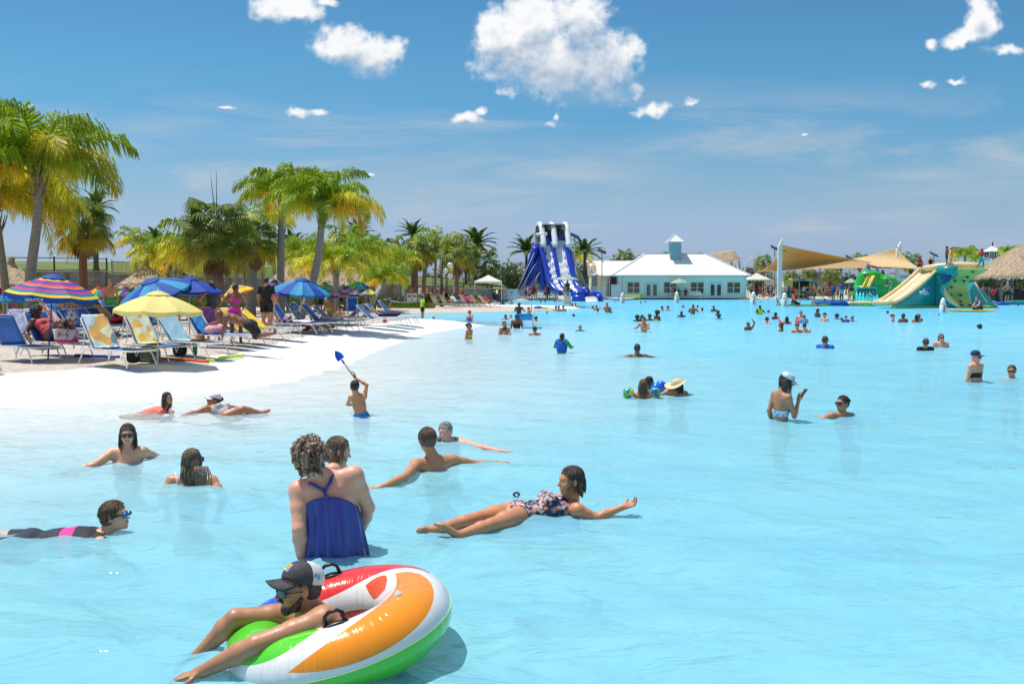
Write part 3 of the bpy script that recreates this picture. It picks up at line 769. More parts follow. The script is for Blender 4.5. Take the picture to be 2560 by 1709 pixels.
# ====== beach furniture
def text(body,size,loc,rz,m_,parent,ext=.01,tilt=90):
 fc=bpy.data.curves.new('t','FONT');fc.body=body;fc.size=size;fc.extrude=ext;fc.align_x='CENTER';fo=bpy.data.objects.new('t',fc);col.objects.link(fo);bpy.context.view_layer.update()
 dg=bpy.context.evaluated_depsgraph_get();me=bpy.data.meshes.new_from_object(fo.evaluated_get(dg));bpy.data.objects.remove(fo);me.materials.clear();me.materials.append(m_)
 o=bpy.data.objects.new('lettering',me);col.objects.link(o);o.parent=parent;o.location=loc;o.rotation_euler=(R(tilt),0,rz);return o
alu=mat('white_aluminium',(0.74,0.74,0.72),.35,noise=.08);tanm=mat('tan_metal',(0.34,0.26,0.17),.4)
def slingmat(nm,c):
 m=mat('sling_'+nm,c,.6,noise=.18,nscale=3,bump=.3,bscale=300);return m
SL_BLUE=slingmat('blue',(0.010,0.115,0.42));SL_NAVY=slingmat('navy',(0.010,0.045,0.20));SL_TAN=slingmat('tan',(0.46,0.37,0.26))
def make_lounger(ang,sling,frm):
 root=empty('sun_lounger');zs=.34;W_=.31;a=R(ang);bx,bz=-math.cos(a),math.sin(a);r=.015
 mb=MB()
 loop=[(-.45,W_,zs),(1.22,W_,zs),(1.30,W_-.05,zs),(1.30,-W_+.05,zs),(1.22,-W_,zs),(-.45,-W_,zs)]
 mb.tube(loop,r,8);mb.tube([(-.40,W_,zs),(-.40,-W_,zs)],r*.8,6,cap=True)
 mb.build('frame',frm,root)
 for sy in(-1,1):
  for(x0,x1)in((1.02,1.20),(-.30,-.50)):
   s_=1 if x1>x0 else-1
   mb=MB();mb.tube([(x0-s_*.22,sy*(W_+.006),zs-.018),(x0-s_*.05,sy*(W_+.014),zs-.03),(x0+s_*.03,sy*(W_+.02),zs-.07),(x1,sy*(W_+.03),.02)],r*.95,8)
   mb.build('leg',frm,root)
  mb=MB();mb.tube([(.50,sy*W_,zs),(.55,sy*W_,.17),(.66,sy*W_,zs-.01)],r*.7,6);mb.build('arm_brace',frm,root)
 mb=MB();mb.grid(lambda u,v:(.02+1.26*u,(v-.5)*(W_*2-.03),zs+.004-.028*math.sin(math.pi*u)*(1-(2*v-1)**2)),10,6);mb.build('seat',sling,root,solid=.004)
 H=lambda t,y,o=0:(bx*t*.80-bz*o*0+0,y,zs+bz*t*.80+o)
 mb=MB();mb.tube([H(0,W_-.01),H(.5,W_-.015),H(.94,W_-.02),H(1,W_-.06),H(1,-W_+.06),H(.94,-W_+.02),H(.5,-W_+.015),H(0,-W_+.01)],r,8)
 mb.build('back_frame',frm,root)
 mb=MB();mb.grid(lambda u,v:(bx*u*.79-bz*.03*math.sin(math.pi*u)*(1-(2*v-1)**2)*1,(v-.5)*(W_*2-.06),zs+.008+bz*u*.79-bx*-.0),8,6);mb.build('backrest',sling,root,solid=.004)
 mb=MB();mb.tube([H(.62,W_-.03,-.01),(-.42,W_-.03,zs)],r*.7,6);mb.build('prop',frm,root)
 mb=MB();mb.tube([H(.62,-W_+.03,-.01),(-.42,-W_+.03,zs)],r*.7,6);mb.build('prop',frm,root)
 return root
_lp={}
def lounger(p,rz,ang=50,kind='blue',label='',group='blue loungers on the beach'):
 k=(ang,kind)
 if k in _lp:o=copy_tree(_lp[k])
 else:
  o=make_lounger(ang,{'blue':SL_BLUE,'navy':SL_NAVY,'tan':SL_TAN}[kind],tanm if kind=='tan' else alu);_lp[k]=o
 o.location=p;o.rotation_euler=(0,0,R(rz));tag(o,label,'sun lounger',group);return o
def on_lounger(lo,x,y,t):
 return Matrix.Translation(lo.location)@Matrix.Rotation(lo.rotation_euler.z,4,'Z')
def towel(lo,ang,m,label,top=1.02,back=True,width=.54,x1=.0,name='towel',over=.22,xs=0.0):
 """draped over a lounger's backrest (ang) and running down to x1 on the seat"""
 a=R(ang);bx,bz=-math.cos(a),math.sin(a);zs=.36;Lb=.80
 prof=[]
 n=12
 if back:
  for i in range(3):prof.append((bx*Lb*top-.03,zs+bz*Lb*top-over*(1-i/3)))
  for i in range(n+1):t_=top*(1-i/n);prof.append((bx*Lb*t_+bz*.018,zs+bz*Lb*t_-bx*.018))
 for i in range(1,7):
  if x1>0:prof.append((xs+(x1-xs)*i/6,zs+.012))
 mb=MB();N=len(prof)-1;rr=random.Random(hash(label)%99 if False else len(label))
 ph=rr.random()*6
 def fn(u,v):
  i=v*N;j=min(int(i),N-1);f=i-j;x=prof[j][0]*(1-f)+prof[j+1][0]*f;z=prof[j][1]*(1-f)+prof[j+1][1]*f
  wv=.010*math.sin(u*11+ph+v*5)+.006*math.sin(v*23+u*7)
  return(x+wv*bz,(u-.5)*width*(1+.05*math.sin(v*7+ph)),z+abs(wv)*.8)
 mb.grid(fn,14,N*2);o=mb.build(name,m,solid=.007);o.location=lo.location;o.rotation_euler=lo.rotation_euler
 return tag(o,label,'towel')
def umbrella(apex,base,Rc,colf,label,drop=.42,npan=8,polec=(0.75,0.75,0.75),mats=(),vent=True,tilt=None,scal=.10,sub=1,group=None):
 apex=Vector(apex);base=Vector(base);f_=base.y/apex.y;cp_=Vector((0,0,CAMH));apex=cp_+(apex-cp_)*f_;Rc*=f_;H=(apex-base).length;root=empty('beach_umbrella',base,0,label,'beach umbrella',group or 'beach umbrellas over the loungers')
 pm=mat('pole_%d'%int(polec[2]*100+polec[0]*10),polec,.35)
 top=apex-base;ax_=top.normalized()if tilt is None else Vector(tilt).normalized()
 mb=MB();mb.tube([(0,0,-.1),top*.55,top*.99],[.017,.016,.014],8);mb.build('pole',pm,root)
 zc=ax_;xc=Vector((1,0,0));xc=(xc-zc*xc.dot(zc)).normalized();yc=zc.cross(xc);M=Matrix((xc,yc,zc)).transposed()
 n=npan*4;nr=12
 def prof(t,a,r0=0.0):
  q=math.cos(math.pi/npan)/math.cos((a%(2*math.pi/npan))-math.pi/npan)
  q=.35*q+.65*q if t>.2 else 1-(1-q)*t/.2
  r=Rc*t*q;pk=abs(math.sin(a*npan/2));z=-drop*(.55*t+.45*t**2.2)-.03*pk*t*(1 if t<1 else 1)
  return r,z
 vs=[];fs=[];mi=[]
 ts=[.02]+[(i+1)/nr for i in range(nr)]
 for t_ in ts:
  for k in range(n):
   a=2*math.pi*k/n;r,z=prof(t_,a);vs.append(top+M@Vector((r*math.cos(a),r*math.sin(a),z)))
 for k in range(n):
  a=2*math.pi*k/n;r,z=prof(1,a);pk=abs(math.sin(a*npan/2));vs.append(top+M@Vector((r*1.01*math.cos(a),r*1.01*math.sin(a),z-scal*(.55+.45*pk))))
 for i in range(len(ts)):
  for k in range(n):
   fs.append((i*n+k,i*n+(k+1)%n,(i+1)*n+(k+1)%n,(i+1)*n+k));mi.append(colf(k//4,i))
 mb=MB();mb.add(vs,fs,mi,False);can=mb.build('canopy',list(mats),root,solid=.003)
 for k in range(npan):
  a=2*math.pi*k/npan;mb=MB();mb.tube([top+M@Vector((prof(t_,a)[0]*math.cos(a),prof(t_,a)[0]*math.sin(a),prof(t_,a)[1]-.012))for t_ in(.03,.35,.7,1)],.005,5);mb.build('rib',pm,root)
 if vent:
  mb=MB();mb.lathe([(Rc*.26,-drop*.16+.015),(Rc*.2,-drop*.10+.03),(Rc*.08,.0+.035),(.008,.045)],n,tuple(top),0,False,M);v=mb.build('vent',mats[colf(0,0)],can,solid=.002)
 mb=MB();mb.tube([top+M@Vector((0,0,.03)),top+M@Vector((0,0,.10))],[.014,.006],8);mb.build('finial',pm,root)
 return root,top,M
def umat(nm,c):
 m=leafmat('canopy_'+nm,c,.06,.32,.7);return m
BL1,BL2,BL3=umat('royal',(.01,.10,.52)),umat('sky',(.05,.42,.74)),umat('mid',(.025,.27,.66))
NVY=umat('cobalt',(.008,.06,.46));YEL=umat('pale_yellow',(.88,.80,.32));RED=umat('red',(.75,.03,.02));ORG=umat('orange',(.85,.22,.03));MAG=umat('magenta',(.60,.05,.34));GRN=umat('lime',(.20,.60,.04));PUR=umat('purple',(.20,.04,.45));YLW=umat('yellow',(.85,.68,.03));TEA=umat('teal',(.01,.26,.38));WHT=umat('white',(.78,.78,.76))
def sp(px,py):
 p=gr(px,py,.25);p.z=gz(p.x,p.y)+.01;return p
BEDS={}
def bed(key,px,py,rz,ang,label,kind='blue'):
 BEDS[key]=lounger(sp(px,py),rz,ang,kind,label);return BEDS[key]
bed('a0',-132,932,-30,50,'empty blue lounger cut off by the lower left edge of the beach')
bed('a1',36,906,-32,54,'bare blue lounger at the left, its seat running under the striped umbrella pole')
bed('a2',118,893,-30,58,'blue lounger carrying the woman in the coral swimsuit and a pink tote')
bed('a3',268,917,-35,54,'blue lounger with a towel of tan bottle shapes over its back')
bed('a4',372,903,-35,54,'lounger with the yellow and orange printed towel beside the pale yellow umbrella')
bed('a5',452,893,-27,50,'lounger with a pale blue towel and a straw hat on the seat')
bed('a6',515,873,-20,54,'blue lounger with a pink towel heap on its seat')
bed('a7',552,867,-18,54,'lounger with a purple towel on the back beside the bald man')
bed('a8',604,862,-16,50,'lounger with a yellow printed towel under the bald man')
bed('a9',655,850,-12,38,'lounger with a plain yellow towel behind the man lying down')
bed('b1',716,836,-8,58,'upright bright blue lounger right of the grey palm trunk',)
bed('b2',757,833,-8,54,'blue lounger with a patterned towel hanging on its back')
bed('b3',796,829,-8,48,'blue lounger below the pole of the blue panelled umbrella')
bed('b4',826,825,-6,40,'low reclined blue lounger behind the woman in the yellow bikini')
bed('b5',931,818,-5,42,'blue lounger third from the right end of the row by the inlet')
bed('b6',953,814,-5,42,'blue lounger second from the right end of the row by the inlet')
bed('b7',975,811,-5,56,'upright blue lounger at the right end of the row by the inlet')
for i,(px,py,rz,ang,kind,lb)in enumerate([(72,872,-40,50,'blue','blue lounger with a white and blue striped towel behind the bare blue lounger'),(150,862,-25,44,'blue','blue lounger with a red and white striped towel in the second row'),(198,850,-25,44,'blue','blue lounger in the second row behind the pink tote'),(232,842,-22,42,'blue','blue lounger in the second row below the small rainbow umbrella'),(262,838,-22,42,'navy','navy lounger in the second row left of the pale yellow umbrella'),(305,836,-22,46,'navy','navy lounger with dark bags against the pale yellow umbrella'),(120,832,-22,42,'blue','blue lounger far back left of the blond woman'),(155,818,-22,42,'blue','blue lounger far back behind the striped umbrella pole'),(178,806,-20,46,'navy','navy lounger far back under the striped umbrella'),(280,796,-20,46,'blue','blue lounger far back right of the rainbow umbrella'),(52,808,-20,40,'blue','lounger with a pink towel far back at the left edge'),(8,826,-20,36,'blue','lounger with a hot pink towel at the left edge'),(350,868,-35,60,'navy','navy lounger folded up behind the pale yellow umbrella pole'),(395,842,-20,50,'blue','blue lounger just under the pale yellow canopy'),(662,812,-170,50,'navy','navy lounger with a white towel on its back by the man in black'),(690,806,-10,50,'blue','blue lounger behind the grey palm trunk'),(600,815,-15,40,'blue','blue lounger behind the woman in the hot pink swimsuit'),(838,795,-12,60,'navy','navy lounger under the flowery umbrella'),(880,792,-80,62,'blue','upright blue lounger facing out with a green bag under the flowery umbrella'),(760,808,-14,44,'navy','navy lounger behind the blue panelled umbrella pole'),(878,812,165,40,'navy','folded navy lounger behind the woman in the yellow bikini'),]):bed('c%d'%i,px,py,rz,ang,lb,kind)
for i,(px,py,an,lb)in enumerate([(1083,771,62,'tan lounger nearest the trash bins, its back upright'),(1105,770,62,'tan lounger just left of the black lamp post with a dark haired sunbather'),(1130,768,56,'tan lounger right of the lamp post with a sunbather in blue trousers'),(1155,768,56,'tan lounger in the middle of the spit with a patterned towel'),(1182,769,56,'tan lounger with an orange towel on the seat'),(1205,769,50,'tan lounger nearest the white canopy')]):
 lounger(gr(px+8,py+.5,.14),-36+i*2,an,'tan',lb,'tan loungers on the sand spit')
tw_b=pattern('bottle_towel',[(.45,.60,.70),(.62,.72,.78),(.70,.42,.12),(.55,.66,.74),(.80,.78,.66),(.12,.28,.42)],4.2)
tw_y=pattern('floral_towel',[(.70,.75,.62),(.80,.78,.50),(.85,.42,.06),(.70,.76,.74),(.60,.72,.60),(.86,.60,.12)],7)
towel(BEDS['a3'],54,tw_b,'pale blue towel with tan bottle shapes hung over a lounger',x1=.15)
towel(BEDS['a4'],54,tw_y,'washed yellow towel with an orange ring print over a lounger',x1=.25)
towel(BEDS['a5'],50,cloth('pale_blue_towel',(.36,.60,.70)),'plain pale blue towel spread over a lounger',x1=.75,width=.58)
towel(BEDS['a7'],54,cloth('purple_towel',(.10,.012,.11)),'deep purple towel over a lounger back')
towel(BEDS['a8'],50,pattern('yellow_print',[(.85,.55,.03),(.80,.62,.2),(.85,.5,.02),(.8,.7,.3)],9),'yellow printed towel under the bald man',x1=.7)
towel(BEDS['a9'],38,cloth('yellow_towel',(.86,.58,.04)),'plain yellow towel spread over a reclined lounger',x1=.3)
towel(BEDS['b2'],54,pattern('grey_print',[(.30,.28,.32),(.5,.45,.45),(.1,.1,.2),(.55,.5,.5)],12),'grey patterned towel over the second of the upright blue loungers',width=.46)
towel(BEDS['c0'],50,pattern('stripe_bw',[(.02,.06,.35),(.75,.78,.85)],12,'stripex'),'white and blue striped towel over a lounger at the left')
towel(BEDS['c1'],44,pattern('stripe_rw',[(.6,.02,.04),(.8,.78,.78)],12,'stripe'),'red and white striped towel over a lounger',x1=.4)
towel(BEDS['c10'],40,cloth('pink_towel',(.80,.25,.42)),'dusty pink towel over a far left lounger')
towel(BEDS['c11'],36,cloth('hot_pink_towel',(.88,.10,.32)),'hot pink towel over a lounger at the left edge')
towel(BEDS['c14'],50,cloth('white_towel',(.75,.75,.76)),'white towel over a navy lounger by the man in black',width=.5)
towel(BEDS['a6'],54,cloth('azure_towel',(.04,.28,.62)),'azure towel hung on the lounger with the pink heap',width=.4,top=.9)
towel(BEDS['a2'],58,cloth('red_towel',(.85,.06,.02)),'scarlet cloth hung over the corner of a lounger back',width=.2,top=1.0)
towel(BEDS['b6'],42,cloth('tan_towel',(.50,.33,.18)),'tan towel on a lounger back near the inlet',width=.3,top=.7)
def lump(lo,x,y,r,m,name,label,cat,seed=1,z=.36):
 S=SDF(.018);rr=random.Random(seed)
 for i in range(9):S.ell((x+rr.uniform(-.6,.6)*r[0],y+rr.uniform(-.6,.6)*r[1],z+r[2]*rr.uniform(.3,.9)),(r[0]*rr.uniform(.4,.7),r[1]*rr.uniform(.4,.7),r[2]*rr.uniform(.4,.7)),None,.05)
 V,F=S.mesh(name,lambda G,D:np.maximum(D+.008*np.sin(G[...,0]*60+8*np.sin(G[...,1]*20)),z-G[...,2]),0)
 o=mkobj(name,V,F,m,None);o.location=lo.location;o.rotation_euler=lo.rotation_euler;return tag(o,label,cat)
lump(BEDS['a6'],.30,-.05,(.24,.20,.20),cloth('rose_towel',(.72,.36,.42)),'towel_heap','heap of rose pink towels on a lounger seat','towel heap',2)
lump(BEDS['b1'],.5,.1,(.4,.22,.06),cloth('lilac_towel',(.70,.70,.78)),'towel','crumpled pale lilac towel on the seat of the upright blue lounger','towel',3)
lump(BEDS['b6'],.35,0,(.42,.22,.14),cloth('navy_towel',(.012,.02,.07)),'clothes_heap','dark navy clothes heaped on a lounger near the inlet','clothes',4)
lump(BEDS['c5'],.1,0,(.30,.22,.24),cloth('black_bag',(.015,.015,.018)),'beach_bag','black beach bags on a navy lounger','bag',5)
lump(BEDS['c5'],.6,0,(.3,.22,.16),cloth('white_towel',(0,0,0)),'towel','white towel bundled beside black bags','towel',6)
lump(BEDS['c2'],-.3,0,(.25,.2,.4),pattern('grey_cover',[(.5,.5,.55),(.15,.15,.2),(.6,.6,.65)],14),'cover_up','grey patterned cover-up hanging on a second row lounger','garment',7)
lump(BEDS['b3'],.4,0,(.3,.2,.12),cloth('grey_towel',(.5,.48,.5)),'towel','greyish towel heap on the lounger below the blue panelled umbrella','towel',8)
lump(BEDS['b1'],.1,-.1,(.16,.14,.2),pattern('plaid',[(.5,.05,.1),(.05,.06,.2),(.6,.55,.6)],18),'beach_bag','small plaid beach bag on the upright blue lounger','bag',9)
lo=BEDS['a5'];mb=MB();mb.lathe([(.235,.045),(.20,.02),(.15,.012),(.105,.02),(.098,.10),(.085,.135),(.05,.148),(.02,.135),(.001,.13)],28)
hat=mb.build('straw_hat',mat('straw',(.36,.20,.085),.85,noise=.3,nscale=30,bump=.6,bscale=150),solid=.005);hat.matrix_world=Matrix.Translation(lo.location)@Matrix.Rotation(lo.rotation_euler.z,4,'Z')@Matrix.Translation((.62,0,.37))
tag(hat,'brown straw hat resting on the pale blue towel','hat')
mb=MB();mb.tube([(.101*math.cos(a),.101*math.sin(a),.035)for a in np.linspace(0,6.28,22)[:-1]],.008,5,close=True);mb.build('hat_band',mat('straw_dark',(.25,.16,.08),.8),hat)
lo=BEDS['a2'];tote=empty('tote_bag',lo.location+Vector((.78,-.72,.36)),R(-12),'white tote bag with red dots, pink base and pink handles','tote bag')
dots=mat('tote_dots',(.78,.78,.84),.6);t=NT(dots.node_tree);vo=t.n('ShaderNodeTexVoronoi',ins={'Scale':11.0,'Randomness':.7});t.l(t.vm('MULTIPLY',t.n('ShaderNodeTexCoord').outputs['Object'],(1,1,1.4)),vo.inputs['Vector']);t.l(t.mix(t.ss(vo.outputs['Distance'],.30,.27),(.78,.78,.84),(.72,.03,.06)),dots.node_tree.nodes['Principled BSDF'].inputs['Base Color'])
def bagside(u,v,s_):return((u-.5)*(.46+.16*v),s_*(.10+.03*math.sin(math.pi*u))*(1-.45*v),.06+.24*v-.02*math.sin(math.pi*u)*v)
for s_ in(-1,1):mb=MB();mb.grid(lambda u,v:bagside(u,v,s_),10,6);mb.build('side_panel',dots,tote,solid=.006)
pk=mat('hot_pink_canvas',(.80,.03,.25),.6)
mb=MB();mb.grid(lambda u,v:((u-.5)*(.44+.03*v),-.105+.004,v*.065),8,2);mb.grid(lambda u,v:((u-.5)*.47,.105,v*.065),8,2);mb.box((0,0,.012),(.22,.098,.012));mb.build('base',pk,tote)
for s_ in(-1,1):mb=MB();mb.tube([(-.12,s_*.112,.12),(-.10,s_*.115,.22),(-.05,s_*.10,.16),(.05,s_*.10,.15),(.10,s_*.115,.22),(.12,s_*.112,.12)],.012,6);mb.build('handle',pk,tote)
def noodle(a,b,m,label,bend=.05,r=.036):
 a=Vector(a);b=Vector(b);mb=MB();n=14;pts=[a.lerp(b,i/n)+Vector((0,math.sin(i/n*3.1)*bend,.004*math.sin(i*.9)))for i in range(n+1)]
 prof=[]
 mb.tube(pts,r,12,cap=True);d=(pts[-1]-pts[-2]).normalized();mb.tube([pts[-1]-d*.01,pts[-1]+d*.002],r*.35,8,1)
 o=mb.build('pool_noodle',[m,mat('noodle_hole',(.02,.02,.02),.9)]);return tag(o,label,'pool noodle')
noodle(sp(398,904)+Vector((0,0,.03)),sp(521,905)+Vector((0,0,.03)),mat('noodle_orange',(.90,.15,.02),.8),'orange pool noodle on the sand below the loungers')
noodle(sp(515,904)+Vector((.0,.06,.03)),sp(534,903)+Vector((0,.06,.03)),mat('noodle_lime',(.55,.85,.03),.8),'short lime noodle end beside the orange noodle',0)
noodle(sp(548,898)+Vector((0,0,.03)),sp(610,889)+Vector((0,0,.03)),mat('noodle_lime',(.55,.85,.03),.8),'lime green pool noodle lying at the edge of the sand',.02)
noodle(sp(188,896)+Vector((0,0,.03)),sp(298,900)+Vector((0,0,.03)),mat('noodle_blue',(.01,.05,.40),.8),'dark blue pool noodle under the loungers',.02)
def bagbox(p,h,m,label,cat='bag',name='backpack',rz=0.2):
 o=empty(name,p,rz,label,cat);S=SDF(.014);S.ell((0,0,h[2]),h,None,.02)
 V,F=S.mesh('b',lambda G,D:np.maximum((np.abs(G[...,0]/h[0])**3.5+np.abs(G[...,1]/h[1])**3.5+np.abs((G[...,2]-h[2])/h[2])**3.5)**.28*.1-.1,D*0-1),0);mkobj('sack',V,F,m,o)
 mb=MB();mb.tube([(-h[0]*.4,0,h[2]*1.9),(-h[0]*.3,0,h[2]*2.2),(h[0]*.3,0,h[2]*2.2),(h[0]*.4,0,h[2]*1.9)],.008,6);mb.build('handle',blkc,o)
 mb=MB();mb.box((0,-h[1]*1.0,h[2]*.8),(h[0]*.6,h[1]*.12,h[2]*.45));mb.build('pocket',m,o,bevel=.01)
 return o
blkc=cloth('black',(0.012,0.012,0.014))
bagbox(sp(333,912),(.13,.10,.16),blkc,'black backpack with a white flame mark under a lounger')
bagbox(sp(370,910),(.26,.15,.16),pattern('camo',[(.08,.10,.07),(.25,.28,.2),(.12,.16,.12),(.35,.33,.25)],9),'grey green patterned duffel bag under the yellow umbrella')
bagbox(sp(450,893),(.16,.12,.17),blkc,'black bag in the shade under the pale blue towel lounger')
bagbox(sp(488,893),(.05,.10,.18),cloth('green_bag',(.01,.25,.10)),'narrow green bag behind the orange noodle')
bagbox(sp(765,829),(.16,.12,.2),cloth('red_bag',(.35,.015,.02)),'dark red bag under the upright blue lounger')
bagbox(sp(782,827),(.26,.14,.16),cloth('grey_bag',(.25,.25,.26)),'grey bag under the row of blue loungers')
bagbox(sp(822,824),(.26,.14,.17),cloth('greige_bag',(.42,.40,.36)),'beige bag beside the feet of the woman in the yellow bikini')
bagbox(sp(962,808),(.1,.1,.13),cloth('red_bag',(0,0,0)),'small red cooler under the loungers near the inlet')
G_='beach umbrellas over the loungers'
d=20.9;ap=at(135,690,d);bs_=sp(119,905)
stripes=[BL1,BL1,YLW,MAG,RED,ORG,BL2,RED,MAG,ORG,TEA,YLW,BL3,TEA]
u1,tp1,M1=umbrella(ap,bs_,.96,lambda k,i:[1,1,1,3,4,1,4,2,1,4,0,3,1,0][i],'large umbrella with blue, magenta, orange and yellow stripes on a blue pole',drop=.40,polec=(.02,.09,.42),mats=[TEA,BL1,ORG,YLW,MAG,RED],scal=.13)
let_=text('NAUTICA',.085,(0,0,0),0,mat('print_white',(.8,.85,.9),.6),u1,.002)
umbrella(at(395,732,20.7),sp(394,912),.93,lambda k,i:0,'pale yellow umbrella with a scalloped hem beside the straw hat lounger',drop=.36,mats=[YEL],polec=(.78,.78,.74),scal=.10)
b=sp(372,862);umbrella(at(374,700,27),b,1.0,lambda k,i:k%3,'tilted umbrella in three blues at the back of the pale yellow one',drop=.40,npan=14,mats=[BL1,BL2,BL3],tilt=(-.28,-.30,1),scal=.08)
b=sp(474,858);umbrella(at(474,696,28),b,.95,lambda k,i:(0 if i<5 else 1)if i%3 else 0,'plain royal blue umbrella behind the pale yellow one',drop=.36,mats=[NVY,umat('cobalt2',(.012,.09,.52))],scal=.07)
b=sp(612,838);umbrella(at(585,713,33),b,.58,lambda k,i:[0,0,0,1,2,2,3,1,0,0,2,2,1,4][i],'small tilted umbrella with orange, yellow and blue rings and a red hem',drop=.3,mats=[YLW,ORG,YLW,BL2,RED],tilt=(-.35,-.05,1),scal=.05)
b=sp(747,832);umbrella(at(756,697,33.5),b,.96,lambda k,i:k%3,'umbrella with light and dark blue panels right of the grey palm trunk',drop=.42,npan=14,mats=[BL1,BL2,BL3],tilt=(.10,-.12,1),scal=.10)
rain=[RED,ORG,YLW,GRN,BL2,PUR,MAG,RED,ORG,YLW,GRN,BL2,PUR,MAG]
umbrella(at(246,718,60),(at(246,718,60).x,60,.15),.62,lambda k,i:k%7,'small rainbow umbrella far back above the second row',drop=.36,npan=14,mats=[RED,ORG,YLW,GRN,BL2,MAG,MAG],scal=.05,tilt=(.1,-.35,1))
umbrella(at(310,724,52),(at(306,724,52).x,52,.15),.62,lambda k,i:k%3,'half hidden purple and teal umbrella left of the three-blue umbrella',drop=.3,mats=[PUR,TEA,GRN],scal=.04)
umbrella(at(812,707,60),(at(812,707,60).x,60,.15),.62,lambda k,i:k%4,'small umbrella with pink, yellow, lime and blue panels in front of the long thatched hut',drop=.32,mats=[MAG,YLW,GRN,BL2],scal=.04)
umbrella(at(866,718,42),(at(872,718,42).x,42,.2),.72,lambda k,i:(k*3+i)%6,'umbrella with a busy red, blue and orange flower print',drop=.34,mats=[BL1,RED,BL2,ORG,WHT,BL1],scal=.05,npan=10)
umbrella(at(892,704,55),(at(894,704,55).x,55,.15),.74,lambda k,i:k%5,'umbrella with green, blue and purple panels beyond the flowery one',drop=.34,mats=[GRN,BL2,BL1,PUR,TEA],scal=.05)
umbrella(at(925,724,62),(at(925,724,62).x,62,.15),.55,lambda k,i:k%2,'low yellow and blue umbrella at the foot of the leaning palm',drop=.25,mats=[YLW,BL2],scal=.04)
umbrella(at(18,734,30),sp(18,850),.55,lambda k,i:k%2,'blue umbrella cut by the left edge behind the big striped one',drop=.2,mats=[BL2,BL3],scal=.04)
umbrella(at(6,715,44),(at(6,715,44).x,44,.2),.52,lambda k,i:k%2,'pink and purple umbrella at the far left edge',drop=.3,mats=[MAG,PUR],scal=.04)
umbrella(at(690,702,40),(at(680,702,40).x,40,.2),.6,lambda k,i:k%2,'dark blue umbrella half behind the blue panelled one',drop=.3,mats=[NVY,BL1],scal=.04)
let_.location=tp1+M1@Vector((.10,-1.03,-.52));let_.rotation_euler=(R(84),0,R(4))
# ====== palms and other trees
LQ=leafmat('queen_green',(0.26,0.38,0.03));LY=leafmat('queen_yellow',(0.56,0.54,0.05));LO=leafmat('queen_gold',(0.76,0.52,0.05));LF=leafmat('fan_green',(0.17,0.24,0.045),.45,.4,.5);LFY=leafmat('fan_olive',(0.34,0.30,0.04),.45)
LD=leafmat('date_green',(0.12,0.20,0.06),.4,.3);LB=leafmat('dead_frond',(0.22,0.13,0.06),.4,.3)
def barkmat(nm,c,bands=9.0,rough=.9,amt=.4):
 m=mat(nm,c,rough);t=NT(m.node_tree);p=m.node_tree.nodes['Principled BSDF'];g=t.n('ShaderNodeTexCoord').outputs['Object']
 w=t.n('ShaderNodeTexWave',wave_type='BANDS',bands_direction='Z',ins={'Scale':bands,'Distortion':3.0,'Detail':3.0,'Detail Scale':1.5});t.l(g,w.inputs[0])
 n=t.noise(g,9,4,.6);v=t.m('ADD',t.m('MULTIPLY',w.outputs['Fac'],.5),t.m('MULTIPLY',n,.6))
 t.l(t.mix(t.ss(v,.3,.75),tuple(x*(1-amt)for x in c),tuple(x*(1+amt)for x in c)),p.inputs['Base Color'])
 b=t.n('ShaderNodeBump',ins={'Strength':.8,'Distance':.04,'Height':v});t.l(b.outputs[0],p.inputs['Normal']);return m
BK_Q=barkmat('bark_grey',(.30,.27,.235),5);BK_F=barkmat('bark_brown',(.24,.17,.13),7,amt=.55);BK_R=barkmat('bark_red',(.27,.13,.085),8);BK_D=barkmat('bark_dark',(.10,.08,.065),9)
def pin_frond(mb,base,az,e0,L,droop,ll,mi,rr,npair=46,stiff=.0,lw=.026,hang=1.0):
 """feather frond: arching rachis, leaflets each side"""
 n=12;pts=[];p=Vector(base);e=e0;out=Vector((math.cos(az),math.sin(az),0));tw=rr.uniform(-.5,.5)
 for i in range(n+1):
  pts.append(p.copy());s=i/n;p=p+(out*math.cos(e)+Vector((0,0,math.sin(e))))*(L/n);e-=droop/n*(0.5+1.3*s)
 side=Vector((-out.y,out.x,0))
 mb.tube(pts,[.028*(1-.85*i/n)*L/2.6 for i in range(n+1)],4,mi,cap=False)
 for k in range(npair):
  s=.16+.84*(k+rr.random()*.8)/npair;f=s*n;i=min(int(f),n-1);q=pts[i].lerp(pts[i+1],f-i);tg=(pts[i+1]-pts[i]).normalized();up=side.cross(tg)
  if up.z<0:up=-up
  l=ll*(math.sin(math.pi*min(1,.12+s*.92))**.7)*rr.uniform(.8,1.1)+.05
  for sg in(-1,1):
   d=(side*sg*(1-.35*s)+tg*(.45+.7*s)+up*(rr.uniform(-.5,.6)*(1-stiff)+.35*stiff)).normalized()
   w=tg*lw*rr.uniform(.8,1.2)
   m_=q+d*l*.5+Vector((0,0,-1))*l*.10*hang*(1-stiff);d2=(d*(1-.55*hang*(1-stiff))+Vector((0,0,-1))*1.0*hang*(1-stiff)).normalized();e_=m_+d2*l*.5
   mb.add([q-w*.5,q+w*.5,m_+w*.7,m_-w*.7,e_],[(0,1,2,3),(3,2,4)],mi)
